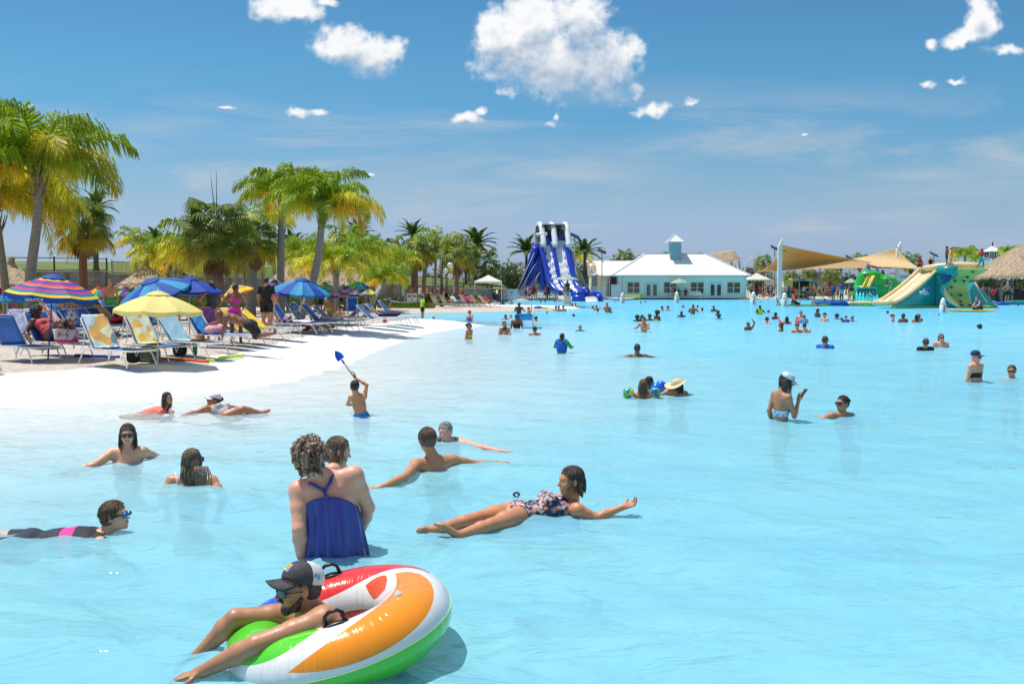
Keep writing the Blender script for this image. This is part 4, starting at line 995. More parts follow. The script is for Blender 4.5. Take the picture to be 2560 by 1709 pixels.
def fan_frond(mb,base,az,e0,pl,fr,mi,rr,nseg=26,sag=.9):
 out=Vector((math.cos(az),math.sin(az),0));dr=out*math.cos(e0)+Vector((0,0,math.sin(e0)));e1=e0-.5;dr2=out*math.cos(e1)+Vector((0,0,math.sin(e1)))
 c0=Vector(base);c1=c0+dr*pl*.5;c=c1+dr2*pl*.5
 mb.tube([c0,c1,c],[.022,.016,.011],4,mi,cap=False)
 side=Vector((-out.y,out.x,0));fw=(dr2-Vector((0,0,.35))).normalized();roll=rr.uniform(-.5,.5);nrm=side.cross(fw)
 if nrm.z<0:nrm=-nrm
 sd=side*math.cos(roll)+nrm*math.sin(roll)
 for k in range(nseg):
  a=(k/(nseg-1)-.5)*4.3;d=(fw*math.cos(a)+sd*math.sin(a));l=fr*(1-.10*abs(a))*rr.uniform(.9,1.08);wv=(fw*-math.sin(a)+sd*math.cos(a))*(fr*4.3/nseg*.33)
  cup=nrm*(-.10*l*abs(math.sin(a)))
  m_=c+d*l*.55+cup;w2=Vector((0,0,-1));dd=(d*(1-sag*rr.uniform(.35,.75))+w2*sag*rr.uniform(.5,1.0)).normalized();e_=m_+dd*l*.5
  mb.add([c,m_-wv*.8,m_+wv*.8,e_],[(0,2,1),(1,2,3)],mi)
def ctrunk(pts,r0,r1,bark,root,name='trunk',flare=1.35):
 pts=[Vector(p)for p in pts];n=16;P=[];rs=[]
 for i in range(n+1):
  s=i/n;f=s*(len(pts)-1);j=min(int(f),len(pts)-2);t_=f-j
  p0=pts[max(j-1,0)];p1=pts[j];p2=pts[j+1];p3=pts[min(j+2,len(pts)-1)]
  P.append(.5*((2*p1)+(-p0+p2)*t_+(2*p0-5*p1+4*p2-p3)*t_**2+(-p0+3*p1-3*p2+p3)*t_**3));rs.append((r0+(r1-r0)*s)*(1+(flare-1)*max(0,1-s*9))*(1+.03*math.sin(i*2.3)))
 mb=MB();mb.tube(P,rs,12);return mb.build(name,bark,root)
_pc={}
def crown_mesh(kind,seed,Rm,lod):
 rr=random.Random(seed);mb=MB()
 if kind=='queen':
  nf=20 if lod else 12;npair=(82 if lod==2 else 34 if lod==1 else 17)
  for i in range(nf):
   s=i/nf;az=i*2.399+rr.uniform(-.2,.2);e0=1.50-1.05*s**.8+rr.uniform(-.08,.08)
   mi=0 if s<.45 else(1 if rr.random()<.75 else 0)
   if s>.86:mi=rr.choice((1,2))
   pin_frond(mb,(0,0,-.1*s),az,e0,Rm*rr.uniform(1.35,1.65),2.15+.25*s,Rm*.46,mi,rr,npair,0,.019*(2.4 if lod<1 else 1.6 if lod==1 else 1))
  mats=[LQ,LY,LO]
 elif kind=='date':
  nf=34 if lod else 24
  for i in range(nf):
   s=i/nf;az=i*2.399+rr.uniform(-.15,.15);e0=1.35-1.55*s+rr.uniform(-.08,.08)
   pin_frond(mb,(0,0,0),az,e0,Rm*rr.uniform(1.0,1.15),.85,Rm*.17,1 if s>.9 else 0,rr,24 if lod else 15,.75,.09 if lod else .13,.4)
  mats=[LD,LFY]
 else:
  nf=40 if lod==2 else 30 if lod else 22
  for i in range(nf):
   s=i/nf;az=i*2.399+rr.uniform(-.2,.2);e0=1.4-1.75*s+rr.uniform(-.1,.1)
   fan_frond(mb,(0,0,-.25*s),az,e0,Rm*.62*rr.uniform(.85,1.1),Rm*.52*rr.uniform(.9,1.1),1 if s>.72 else 0,rr,30 if lod==2 else 20 if lod else 14,1.0)
  for i in range(6 if lod else 3):
   az=rr.random()*6.3;fan_frond(mb,(0,0,-.35),az,-.8+rr.uniform(-.2,.1),Rm*.40,Rm*.36,2,rr,14,1.3)
  mats=[LF,LFY,LB]
 return mb,mats
def palm(kind,crown,base,Rm,label,lod=1,seed=1,bark=None,r=(.16,.11),mid=None,group=None,boots=True,spike=False,extra=None):
 crown=Vector(crown);base=Vector(base)
 root=empty('palm_tree',base,0,label,'palm tree',group)
 c=crown-base;pts=[(0,0,-.3),(mid-base)if mid is not None else c*.5,c]if not isinstance(mid,list)else[(0,0,-.3)]+[m-base for m in mid]+[c]
 bark=bark or{'queen':BK_Q,'fan':BK_F,'date':BK_D}[kind]
 ctrunk(pts,r[0],r[1],bark,root)
 key=(kind,seed,lod)
 if key not in _pc:
  mb,mats=crown_mesh(kind,seed,1.0,lod);o=mb.build('crown',mats,root);_pc[key]=o.data
 else:o=bpy.data.objects.new('crown',_pc[key]);col.objects.link(o);o.parent=root
 o.location=c;o.scale=(Rm,)*3;o.rotation_euler=(0,0,(seed*1.7+base.x)%6.28)
 if boots:
  mb=MB();rr=random.Random(seed+9);dn=(c-(Vector(pts[-2]))).normalized()
  for i in range(26 if kind!='queen' else 12):
   az=i*2.399;h=-rr.random()*Rm*(.55 if kind!='queen' else .35);a_=Vector((math.cos(az),math.sin(az),0));p0=c+dn*h+a_*r[1]*.8
   mb.tube([p0-Vector((0,0,.10)),p0+a_*.05*Rm+Vector((0,0,.05*Rm)),p0+a_*.10*Rm+Vector((0,0,.22*Rm))],[.045,.03,.012],5)
  mb.build('leaf_bases',mat('boots',(.30,.20,.13),.9,noise=.4,nscale=6),root)
 if kind=='queen' and lod==2:mb=MB();mb.tube([c-Vector((0,0,.1)),c+Vector((0,0,Rm*.45))],[r[1]*.8,.03],10);mb.build('crownshaft',mat('shaft',(.13,.17,.05),.6,noise=.3),root)
 if spike:mb=MB();mb.tube([c,c+Vector((.02,0,Rm*1.25))],[.03,.01],6);mb.build('spear_leaf',LD,root);mb=MB();mb.tube([c,c+Vector((-.20,0,Rm*1.2))],[.03,.01],6);mb.build('spear_leaf',LD,root)
 if extra:extra(root,c)
 return root
def gold(az,L,e0=.3,mi=LO,ll=.75,droop=2.1,dz_=0):
 def f(root,c,az=az,L=L):
  for i,(a,l,e,m_)in enumerate(az if isinstance(az,list)else[(az,L,e0,mi)]):
   mb=MB();pin_frond(mb,c+Vector((0,0,dz_)),a,e,l,droop,ll,0,random.Random(i+3),70,0,.028);mb.build('golden_frond',m_,root)
 return f
d=32.5;b=sp(72,838);P1=lambda x,y:at(x,y,b.y)
palm('queen',P1(96,432),b,2.55,'tallest feather palm at the left, its grey trunk behind the striped umbrella',2,11,r=(.19,.13),mid=[P1(75,700),P1(92,560)])
b=sp(28,826);palm('queen',at(-12,520,b.y),b,2.5,'yellow green feather palm cut off by the left edge',2,23,r=(.16,.12),extra=gold([(-.5,4.2,.75,LY),(-.2,4.3,.45,LY),(-.9,3.6,.55,LO),(-.35,3.9,.15,LY),(.3,4.2,.6,LY),(0.05,4.0,.1,LO)],0))
b=sp(214,812);palm('fan',at(208,560,b.y),b,1.45,'fan palm with a reddish trunk and a drooping skirt left of the blue umbrellas',2,5,bark=BK_R,r=(.20,.15),mid=at(208,700,b.y))
b=sp(553,822);palm('fan',at(542,578,b.y),b,1.80,'wide dark fan palm with two spear leaves behind the royal blue umbrella',2,7,r=(.26,.17),mid=at(545,700,b.y),spike=True)
b=sp(622,812);palm('fan',at(636,600,b.y),b,1.25,'shorter fan palm with a thick tapering grey trunk right of the wide one',1,8,bark=BK_Q,r=(.28,.18),mid=at(628,730,b.y))
b=sp(703,812);palm('queen',at(706,495,b.y),b,1.65,'slender feather palm with a straight grey trunk and a gold frond',2,31,r=(.17,.14),mid=at(702,680,b.y),extra=gold([(-.35,2.1,.45,LO),(-.15,1.8,.1,LO)],0))
b=sp(722,826);palm('queen',at(806,522,b.y),b,1.65,'feather palm with a leaning curved trunk and a long golden frond to the right',2,37,r=(.18,.12),mid=[at(768,752,b.y),at(796,640,b.y)],extra=gold([(.05,2.9,.62,LY),(-.1,2.9,.5,LO)],0))
b=sp(845,790);palm('queen',at(838,668,b.y),b,1.9,'bright green feather palm in front of the long thatched hut',1,41,r=(.20,.14))
for(x,y,bx,by,k,Rm,dd,lb,sd)in[(418,650,421,700,'queen',1.6,48,'thin grey feather palm behind the skirt of the wide fan palm',51),(515,640,522,706,'queen',1.9,44,'yellow green feather palm close behind the wide fan palm',53),(455,640,457,700,'date',1.8,88,'dark trunked palm on the lawn behind the wide fan palm',3),(590,660,590,720,'queen',1.5,60,'dark green feather palm between the two fan palm trunks',51),(448,662,450,712,'queen',1.7,56,'yellow green feather palm left of the wide fan palm skirt',53),(655,640,657,706,'queen',1.6,62,'feather palm between the short grey trunk and the slender one',51),(752,640,752,716,'queen',1.8,70,'light feather palm just left of the leaning curved trunk',53),(780,668,781,728,'queen',1.5,60,'low feather palm against the left end of the long thatched hut',51),(905,648,906,738,'queen',2.0,68,'full feather palm over the right slope of the long thatched hut',51),(925,620,925,735,'fan',2.3,86,'tall fan palm behind the right end of the long thatched hut',63),(870,612,870,730,'queen',2.1,84,'feather palm behind the peak of the long thatched hut',53),(1005,622,1008,742,'fan',2.3,92,'fan palm left of the stout fan palm',64),(1118,640,1116,742,'queen',2.0,94,'feather palm just right of the lamp post',51),(1165,640,1165,742,'fan',2.8,118,'fan palm left of the white canopy roof',62),(610,652,610,712,'queen',1.7,66,'feather palm hanging behind the shorter fan palm',53),(336,610,340,668,'queen',1.7,82,'light green feather palm on the far lawn',53),(388,603,389,668,'date',1.75,90,'date palm on the far lawn beside the light green feather palm',3),(668,560,688,690,'queen',2.6,92,'green feather palm on the lawn behind the slender grey trunk',51),(730,620,731,700,'date',2.4,95,'date palm mostly hidden behind the gold frond',4),(893,588,893,700,'date',2.2,95,'date palm showing above the bright green feather palm',4),(240,520,240,668,'date',1.8,75,'thin dark trunk on the lawn behind the reddish fan palm',3),(940,640,940,742,'fan',1.75,78,'fan palm above the end of the long thatched hut',61),(975,640,978,742,'fan',1.9,84,'fan palm leaning over the leaning palm trunk',62),(1040,632,1040,742,'fan',2.3,88,'stout fan palm left of the trash bins',61),(1068,618,1056,744,'fan',2.2,86,'fan palm directly behind the trash bins',62),(1090,622,1087,742,'queen',2.4,90,'feather palm with a thin pale trunk by the lamp post',53),(1032,588,1032,720,'date',2.2,105,'date palm rising above the group of fan palms',3),(1143,628,1142,748,'fan',2.9,84,'fan palm with a bare straight trunk right of the lamp post',63),(1190,612,1188,735,'date',3.2,124,'broad date palm left of the white canopy',4),(1172,640,1172,738,'queen',1.8,126,'yellowing feather palm in front of the broad date palm',53),(1212,656,1212,742,'fan',3.4,122,'low fan palm just behind the white canopy',61),(1000,660,1000,742,'queen',1.9,80,'green feather palm behind the white feather flag',51),(1316,630,1316,735,'date',3.0,128,'date palm left of the blue slide',3),(1462,632,1460,738,'date',3.0,132,'date palm right of the blue slide',4),(1436,648,1436,735,'queen',2.5,140,'yellow feather palm touching the right side of the slide',53),(1562,640,1562,720,'fan',2.4,155,'blue green fan palm above the left wing of the pale green building',64),(1664,645,1664,720,'date',1.4,160,'palm top peeping over the roof left of the cupola',3),(1756,643,1756,720,'fan',1.5,160,'palm top peeping over the roof right of the cupola',61),(1908,655,1908,735,'fan',2.2,150,'fan palm left of the white mast',62),(1975,690,1975,735,'fan',1.7,150,'fan palm under the left corner of the brown sail',61),(2022,682,2022,735,'fan',2.0,152,'fan palm under the brown sail behind the food kiosk',62),(2075,690,2075,738,'fan',2.1,148,'fan palm under the brown sail beside the concrete wall',63),(2092,675,2092,735,'fan',1.6,160,'fan palm behind the middle of the brown sail',64),(2150,650,2150,735,'fan',2.3,158,'fan palm rising behind the join of the two sails',61),(2190,692,2190,735,'fan',2.0,150,'fan palm behind the green inflatable',62),(2278,652,2278,735,'fan',2.6,150,'fan palm right of the tan sail',63),(2412,640,2411,735,'queen',1.7,128,'feather palm behind the two people on the inflatable tower',51),(2440,650,2440,735,'queen',0.9,140,'small dark feather palm behind the jumping person',53),(2520,632,2520,700,'queen',1.4,150,'palm fronds showing above the big thatched roof',51),(2338,672,2338,735,'fan',1.0,150,'small fan palm by the solar lamp',64)]:
 c=at(x,y,dd);p=at(bx,by,dd);p.z=min(max(p.z,-.3),4.3)if dd<100 and bx<1000 else min(p.z,1.2)
 Rm*={'fan':.76,'date':.85,'queen':1.0}[k]
 palm(k,c,p,Rm,lb,0 if dd>70 and bx<2300 else 1,sd,r=(.15,.11)if k=='queen' else(.20,.16),boots=dd<100)
b=gr(975,768,.15);p=at(962,702,58);palm('queen',p,at(915,778,52),1.35,'small bright yellow palm on a leaning bare trunk at the edge of the inlet',1,43,r=(.16,.13),boots=False,extra=gold([(-.3,1.7,.7,LO),(0.1,1.6,.5,LO),(3.0,1.6,.6,LY),(2.6,1.5,.5,LO)],0,ll=.5))
LT=leafmat('tree_leaves',(0.075,0.13,0.045),.5,.25);LT2=leafmat('tree_leaves_grey',(0.14,0.175,0.10),.45,.25)
def tree_crown(seed,n=2600):
 rr=random.Random(seed);mb=MB();blobs=[(Vector((rr.uniform(-.55,.55),rr.uniform(-.5,.5),rr.uniform(.15,.9))),rr.uniform(.22,.42))for _ in range(12)]
 for i in range(n):
  c,r=rr.choice(blobs);d=Vector((rr.gauss(0,1),rr.gauss(0,1),rr.gauss(0,1))).normalized();p=c+d*r*rr.uniform(.55,1.05);p.z*=.9
  a=Vector((rr.gauss(0,1),rr.gauss(0,1),rr.gauss(0,.6))).normalized()*rr.uniform(.025,.05);b_=a.orthogonal().normalized()*a.length*.8
  mb.add([p-a,p+b_,p+a,p-b_],[(0,1,2,3)],0)
 return mb
_tc={}
def tree(px,dd,top,w,label,seed=1,m=LT,z0=.1):
 base=at(px,730,dd);base.z=z0;H=at(px,top,dd).z-z0
 root=empty('tree',base,0,label,'tree','broadleaf trees behind the lagoon');k=(seed,m.name)
 if k not in _tc:o=tree_crown(seed).build('crown',m,root);_tc[k]=o.data
 else:o=bpy.data.objects.new('crown',_tc[k]);col.objects.link(o);o.parent=root
 o.scale=(w,w,H*.98);o.location=(0,0,0);o.rotation_euler=(0,0,px%6.28)
 mb=MB();mb.tube([(0,0,-.2),(.05,0,H*.35),(.2,.1,H*.7)],[.22,.17,.07],8);mb.tube([(.05,0,H*.35),(-w*.25,0,H*.6)],[.12,.04],6);mb.build('trunk',BK_D,root)
TL_=[('grey green',LT2),('dark',LT)]
i=0
for(x0,x1,top,dd,w,where)in[(960,1240,668,150,6,'behind the lawn left of the slide'),(1235,1330,645,150,7,'left of the slide'),(1330,1430,672,165,7,'directly behind the slide'),(1440,1600,645,165,8,'between the slide and the building'),(1600,1860,660,190,8,'behind the building roof'),(1850,2120,664,180,7,'behind the sails'),(2100,2420,680,185,7,'behind the inflatables'),(2400,2640,672,175,7,'behind the big thatched roof')]:
 n=max(2,int((x1-x0)/(w*2489/dd*.72)))
 for k in range(n):
  px=x0+(x1-x0)*(k+.5)/n+rng.uniform(-6,6);tp=top+rng.uniform(-7,14)
  tree(px,dd+rng.uniform(-8,8),tp,w*rng.uniform(.55,.75),'%s broadleaf tree, %s from the left, %s'%(TL_[i%2][0],'first second third fourth fifth sixth seventh eighth ninth tenth eleventh twelfth'.split()[min(k,11)],where),1+i%4,TL_[i%2][1]);i+=1
  # ====== bathers near the camera, one by one
def dz(py,z=0.0):return(CAMH-z)*FPX/(py-HY)
Q=lambda px,py,d:A3(at(px,py,d))
NAVY=(0.012,0.02,0.09)
# --- man lying in the swim ring
MR=hframe(-62,-3,0);hc=Q(747,1469,5.02)
def beard(hc,M,s,root,org):
 S=SDF(.006);P=lambda x,y,z:hc+s*(M@np.array([x,y,z]))
 S.ell(P(0,.030,-.072),(.055*s,.055*s,.043*s),M,.02);S.ell(P(0,.072,-.098),(.030*s,.024*s,.026*s),M,.02)
 for q in(-1,1):S.cap(P(q*.066,.005,-.03),P(q*.052,.035,-.075),.010*s,.020*s,.015)
 S.cap(P(-.028,.092,-.045),P(0,.101,-.039),.008,.008,.008);S.cap(P(.028,.092,-.045),P(0,.101,-.039),.008,.008,.008)
 def post(G,D):
  q=(G-hc)@M/s
  D=np.maximum(D,((q[...,2]+.030)-np.maximum(0,(.055-q[...,1]))*.8)*s)
  m=np.sqrt((q[...,0]/.026)**2+((q[...,2]+.061)/.014)**2)-1
  D=np.where(q[...,1]>.06,np.maximum(D,-m*.012*s),D)
  ck=np.sqrt(((np.abs(q[...,0])-.034)/.028)**2+((q[...,1]-.07)/.04)**2+((q[...,2]+.018)/.028)**2)-1
  D=np.maximum(D,-ck*.03*s)
  return D+np.sin(q[...,0]*600)*np.sin(q[...,2]*500)*.0012
 V,F=S.mesh('beard',post,0);mkobj('beard',V,F,H_DARK,root,None,org)
sL=Q(812,1552,4.92);sR=Q(752,1536,5.27);pelv=(sL+sR)/2+np.array([.20,.10,-.48])
man=person('bearded man in a grey and white cap and sunglasses leaning over a swim ring',.0065,hc,MR,(sL,sR),pelv,arms=[(Q(640,1612,4.80),Q(508,1676,4.86),(-.9,-.05,-.22),(0,0,-1),.12,1),(Q(588,1545,5.14),Q(500,1632,5.13),(-.75,-.1,-.45),(0,0,-1),.2,-1)],legs=[(pelv+np.array([.25,.1,-.35]),pelv+np.array([.6,.2,-.45]),pelv+np.array([.75,.2,-.5])),(pelv+np.array([.2,.35,-.35]),pelv+np.array([.55,.5,-.45]),pelv+np.array([.7,.5,-.5]))],s=1.05,build=1.25,tone='olive',hair='buzz',hm=H_DARK,glasses=M_LENSG,smile=True,shw=.95,wear=[('swim_trunks',w_trunks,cloth('trunks_navy',NAVY),.006)])
kid=[c for c in man.children if c.name.startswith('body')][0]
beard(hc,MR,1.05,man,np.array([hc[0],hc[1],0]))
capg=cloth('cap_grey',(0.045,0.047,0.055),noise=.25);capw=mat('cap_white_mesh',(0.75,0.75,0.78),.8,bump=.6,bscale=200)
capo,CPf=add_cap(hc,MR,1.05,dict(front=capg,back=capw,brim=capg,under=cloth('cap_blue_lining',(0.03,0.28,0.55)),tilt=13),man,np.array([hc[0],hc[1],0]))
def patch(P,u0,u1,v0,v1,m,name,parent,off=1.02):
 def fn(u,v):
  a=u0+(u1-u0)*u;ph=v0+(v1-v0)*v;r=math.cos(ph)**.75*off
  return P(.086*r*math.sin(a),-.014+.106*r*math.cos(a),.040+.0915*math.sin(ph)**.9*(1+(off-1)*.6))
 mb=MB();mb.grid(fn,8,4);return mb.build(name,m,parent)
pt=patch(CPf,-.42,.42,.45,.98,mat('patch_blue',(0.10,0.35,0.65),.6),'emblem',capo,1.025)
patch(CPf,-.34,.34,.66,.92,mat('patch_orange',(0.85,0.32,0.02),.6),'emblem_lettering',pt,1.04)
patch(CPf,-.26,.26,.50,.60,mat('patch_yellow',(0.85,0.65,0.15),.6),'emblem_ribbon',pt,1.04)
mb=MB()
for(a0,a1,z0,z1)in((1.86,2.02,.30,.52),(2.04,2.2,.18,.42)):
 for sgn in(-1,1):
  def fn(u,v):
   a=-sgn*(a0+(a1-a0)*u);ph=z0+(z1-z0)*v+.06*u;r=math.cos(ph)**.75*1.015
   return CPf(.086*r*math.sin(a),-.014+.106*r*math.cos(a),.040+.0915*math.sin(ph)**.9)
  mb.grid(fn,2,2)
mb.build('side_mark',mat('patch_blue',(0.10,0.35,0.65),.6),capo)
# --- swim ring
rc=Vector(at(848,1572,5.22));RR,rr_=.425,.188
rm=bpy.data.materials.new('ring_vinyl');rm.use_nodes=True
t=NT(rm.node_tree);p=rm.node_tree.nodes['Principled BSDF'];p.inputs['Roughness'].default_value=.18;p.inputs['Coat Weight'].default_value=.6;p.inputs['Subsurface Weight'].default_value=0.0
uvn=t.n('ShaderNodeUVMap');uvn.uv_map='UVMap'
spx=t.n('ShaderNodeSeparateXYZ');t.l(uvn.outputs[0],spx.inputs[0]);TH,PH=spx.outputs[0],spx.outputs[1]
def lens(uc,du,vc,w,skew,pw=1.6):
 du_=t.m('SUBTRACT',TH,uc/360.0);du_=t.m('SUBTRACT',t.m('FRACT',t.m('ADD',du_,.5)),.5);du_=t.m('MULTIPLY',du_,360.0/du)
 prof=t.m('SUBTRACT',1.0,t.m('POWER',t.m('ABSOLUTE',du_),pw))
 dv=t.m('SUBTRACT',PH,vc/360.0);dv=t.m('SUBTRACT',t.m('FRACT',t.m('ADD',dv,.5)),.5)
 dv=t.m('SUBTRACT',dv,t.m('MULTIPLY',du_,skew/360.0))
 return t.ss(t.m('SUBTRACT',t.m('MULTIPLY',prof,w/360.0),t.m('ABSOLUTE',dv)),0,.004)
colr=t.mix(lens(-36,68,62,42,42,2.0),(0.86,0.86,0.84),(0.92,0.30,0.01))
colr=t.mix(lens(42,20,136,24,0),colr,(0.85,0.10,0.015))
colr=t.mix(lens(96,78,78,66,26,2.2),colr,(0.80,0.035,0.03))
colr=t.mix(lens(170,26,70,60,0,2.5),colr,(0.01,0.10,0.62))
colr=t.mix(lens(222,50,92,62,0,2.5),colr,(0.10,0.62,0.03))
colr=t.mix(lens(262,20,150,26,0),colr,(0.10,0.62,0.03))
base=t.ss(t.m('SUBTRACT',t.m('ABSOLUTE',t.m('SUBTRACT',PH,270/360.0)),92/360.0),0,-.003)
lowc=t.mix(t.m('MULTIPLY',t.ss(t.m('ABSOLUTE',t.m('SUBTRACT',TH,.22)),.13,.128),1.0),(0.10,0.66,0.03),(0.80,0.05,0.04))
colr=t.mix(base,colr,lowc);t.l(colr,p.inputs['Base Color'])
cm=t.n('ShaderNodeCombineXYZ');t.l(t.m('MULTIPLY',TH,60),cm.inputs[0]);t.l(t.m('MULTIPLY',PH,2.2),cm.inputs[1])
wr=t.noise(cm.outputs[0],1.0,3,.5,dist=.6)
b=t.n('ShaderNodeBump',ins={'Strength':.85,'Distance':.016,'Height':wr});t.l(b.outputs[0],p.inputs['Normal'])
ring=empty('swim_ring',(rc.x,rc.y,rc.z),0,'white vinyl swim ring with orange, red, blue and green swooshes under a bearded man','swim ring')
ring.rotation_euler=(R(3),R(-13),0)
NU,NV=120,40;vs=[];uvs=[]
for i in range(NU):
 for j in range(NV):
  th=2*math.pi*i/NU;ph=2*math.pi*j/NV
  crk=1+.012*math.sin(th*31+2*math.sin(th*7))*max(0,-math.sin(ph-.2))
  r=RR+rr_*math.cos(ph)*crk;vs.append((r*math.cos(th),r*math.sin(th),rr_*.92*math.sin(ph)*crk))
fs=[(i*NV+j,((i+1)%NU)*NV+j,((i+1)%NU)*NV+(j+1)%NV,i*NV+(j+1)%NV)for i in range(NU)for j in range(NV)]
me=npmesh('tube',np.array(vs),np.array(fs));uvl=me.uv_layers.new(name='UVMap')
uvd=[]
for k,f in enumerate(fs):
 i,j=divmod(k,NV)
 for(a,c)in((i,j),(i+1,j),(i+1,j+1),(i,j+1)):uvd+=[a/NU,c/NV]
uvl.data.foreach_set('uv',uvd);me.materials.append(rm);tb=bpy.data.objects.new('tube',me);col.objects.link(tb);tb.parent=ring
mb=MB();mb.tube([((RR+rr_+.001)*math.cos(a),(RR+rr_+.001)*math.sin(a),0)for a in np.linspace(0,2*math.pi,97)[:-1]],.0035,5,close=True);mb.build('seam',mat('seam_vinyl',(.5,.75,.35),.3),ring)
mb=MB();mb.lathe([(.022,0),(.020,.012),(.010,.014),(.009,.024),(.001,.025)],12,(RR*math.cos(R(-25)),RR*math.sin(R(-25)),rr_*.92));mb.build('valve',mat('valve_clear',(.7,.72,.7),.2),ring)
blk=mat('black_rubber',(0.012,0.013,0.015),.35)
for th,ph in((R(-77),R(100)),(R(100),R(92))):
 er=Vector((math.cos(th),math.sin(th),0));et=Vector((-math.sin(th),math.cos(th),0));up=er*math.cos(ph)+Vector((0,0,1))*math.sin(ph)
 c0=er*RR+up*rr_*.93;sd=up.cross(et)
 mb=MB();mb.grid(lambda u,v:c0+et*(u-.5)*.19*math.sqrt(max(.05,1-(2*v-1)**2*.4))+sd*(v-.5)*.062+up*(.010-.012*abs(2*v-1)**2-.030*(2*u-1)**2),10,6)
 hb_=mb.build('handle_base',blk,ring,solid=.008)
 mb=MB();mb.tube([c0+et*-.052+up*.0,c0+et*-.044+up*.045,c0+et*-.02+up*.062,c0+et*.02+up*.062,c0+et*.044+up*.045,c0+et*.052+up*0],[.012,.010,.010,.010,.010,.012],8)
 mb.build('handle',blk,ring)
 # --- woman in the blue swim dress, back to the camera
d0=7.08;hc=Q(768,1145,d0-.03);sA=Q(748,1226,d0);sB=Q(884,1190,d0+.05);pel=Q(842,1385,d0+.05)
fr_=np.array([-.15,1,0])
wom=person('woman in a royal blue swim top seen from behind, curly greying hair',.0075,hc,hframe(-128,-18,8),(sB,sA),pel,arms=[(Q(920,1268,d0+.12),Q(893,1345,d0-.02+.3),(-.2,.3,-1),None),(Q(748,1322,d0-.12),Q(754,1398,d0-.05),(0,.1,-1),None)],legs=[(pel+np.array([.1,.05,-.45]),pel+np.array([.1,.0,-.8]),pel+np.array([.1,.18,-.85])),(pel+np.array([-.12,.05,-.45]),pel+np.array([-.12,.0,-.8]),pel+np.array([-.12,.18,-.85]))],s=1.0,build=1.28,hs=1.07,tone='pink',hair='curly',hm=H_MIX,glasses=True,front=fr_,neckr=.062,lips=False)
org=np.array([hc[0],hc[1],0])
mid=(sA+sB)/2;up=nz(mid-pel);lat=nz(sB-sA);lat=nz(lat-up*(lat@up));bk=np.cross(up,lat)
if bk[1]>0:bk=-bk
blu=mat('royal_blue_jersey',(0.005,0.022,0.30),.30,spec=.7,bump=.15,bscale=40);blu.node_tree.nodes['Principled BSDF'].inputs['Sheen Weight'].default_value=.3
def tank(u,v):
 a=u*2*math.pi;s_,c_=math.sin(a),math.cos(a)
 top=-.150+.085*max(0,c_)**1.5-.02*s_-.045*abs(s_)**4
 z=top+(-.72-top)*v;e=v
 rx=.200+.048*e;ry=.148+.05*e
 fold=(.004+.017*e)*math.sin(a*13+3.4*e+1.5*math.sin(a*3+e*2))*(1 if c_>-.3 else .5)+.004*math.sin(a*41+e*5)*e
 p_=mid-up*.0+lat*(rx+fold)*s_+bk*(ry+fold)*c_+up*z-lat*.02*e
 return p_-org
mb=MB();mb.grid(tank,160,44);mb.build('swim_top',blu,wom,solid=.004)
tp=lambda x,y,z:Vector(mid+lat*x+bk*y+up*z-org)
def strap(pts,w=.012):
 mb=MB();mb.tube(pts,w,8);return mb
j1=tp(-.012,.128,-.02)
mb=strap([tp(.0,.150,-.08),tp(-.008,.148,-.05),j1],.013);mb.tube([j1,tp(.035,.112,.028),tp(.055,.05,.066),tp(.07,-.02,.06)],.012,8);mb.tube([j1,tp(-.06,.118,.012),tp(-.11,.075,.036),tp(-.13,0,.035)],.012,8)
mb.build('shoulder_strap',blu,wom)
# --- woman behind her, in profile
d1=8.3;hc=Q(846,1126,d1)
person('woman with wet slicked hair looking down behind the blue swim top',.009,hc,hframe(108,-16,0),(Q(832,1176,d1-.17),Q(852,1172,d1+.17)),Q(835,1320,d1),arms=[(Q(845,1250,d1-.2),Q(885,1320,d1-.2)),(Q(880,1250,d1+.3),Q(915,1310,d1+.35))],legs=[(Q(850,1400,d1-.1),Q(845,1500,d1-.1),Q(880,1510,d1-.1)),(Q(850,1400,d1+.1),Q(845,1500,d1+.1),Q(880,1510,d1+.1))],tone='fair',hair='wet',hm=hairmat('wet_blond',(0.13,0.085,0.05),(.38,.28,.18)),fem=True,wear=[('swimsuit',w_onepiece,cloth('black',(0.012,0.012,0.014)),.004)],eyes=True)
# --- floating woman in a floral suit
hc=Q(1427,1201,8.42);sN=Q(1443,1274,8.28);sF=Q(1398,1249,8.66);pel=Q(1297,1284,8.38)
flor=pattern('floral_navy',[(0.012,0.016,0.05),(0.02,0.03,0.09),(0.55,0.34,0.34),(0.60,0.55,0.62),(0.02,0.03,0.08),(0.65,0.28,0.2),(0.015,0.02,0.06)],38)
flt=person('smiling woman in a floral swimsuit floating on her back with one arm out',.0065,hc,hframe(-72,-2,0),(sN,sF),pel,arms=[(Q(1490,1294,8.30),Q(1556,1267,8.34),(.85,.1,.22),(0,-.3,1),.62,-1),(Q(1420,1262,8.95),Q(1380,1275,9.1),None,None)],legs=[(Q(1228,1311,7.98),Q(1146,1338,7.76),Q(1093,1308,7.66)),(Q(1196,1293,8.18),Q(1082,1325,7.90),Q(1047,1322,7.84))],tone='tan',hs=1.06,hair='wet',hm=hairmat('wet_brown',(0.035,0.022,0.016),(.16,.10,.07)),fem=True,smile=True,front=(-.1,-.12,1),eyes=True,build=.98,hipw=.11,wear=[('swimsuit',lambda c:(((c['lab']==TORSO)&(c['T'][:,2]<-.01))&(np.abs(c['T'][:,0])<.16))|(c['lab']==PELV)&(c['T'][:,2]>-c['L']-.07),flor,.005)])
mb=MB();matc=Q(1345,1302,8.2)
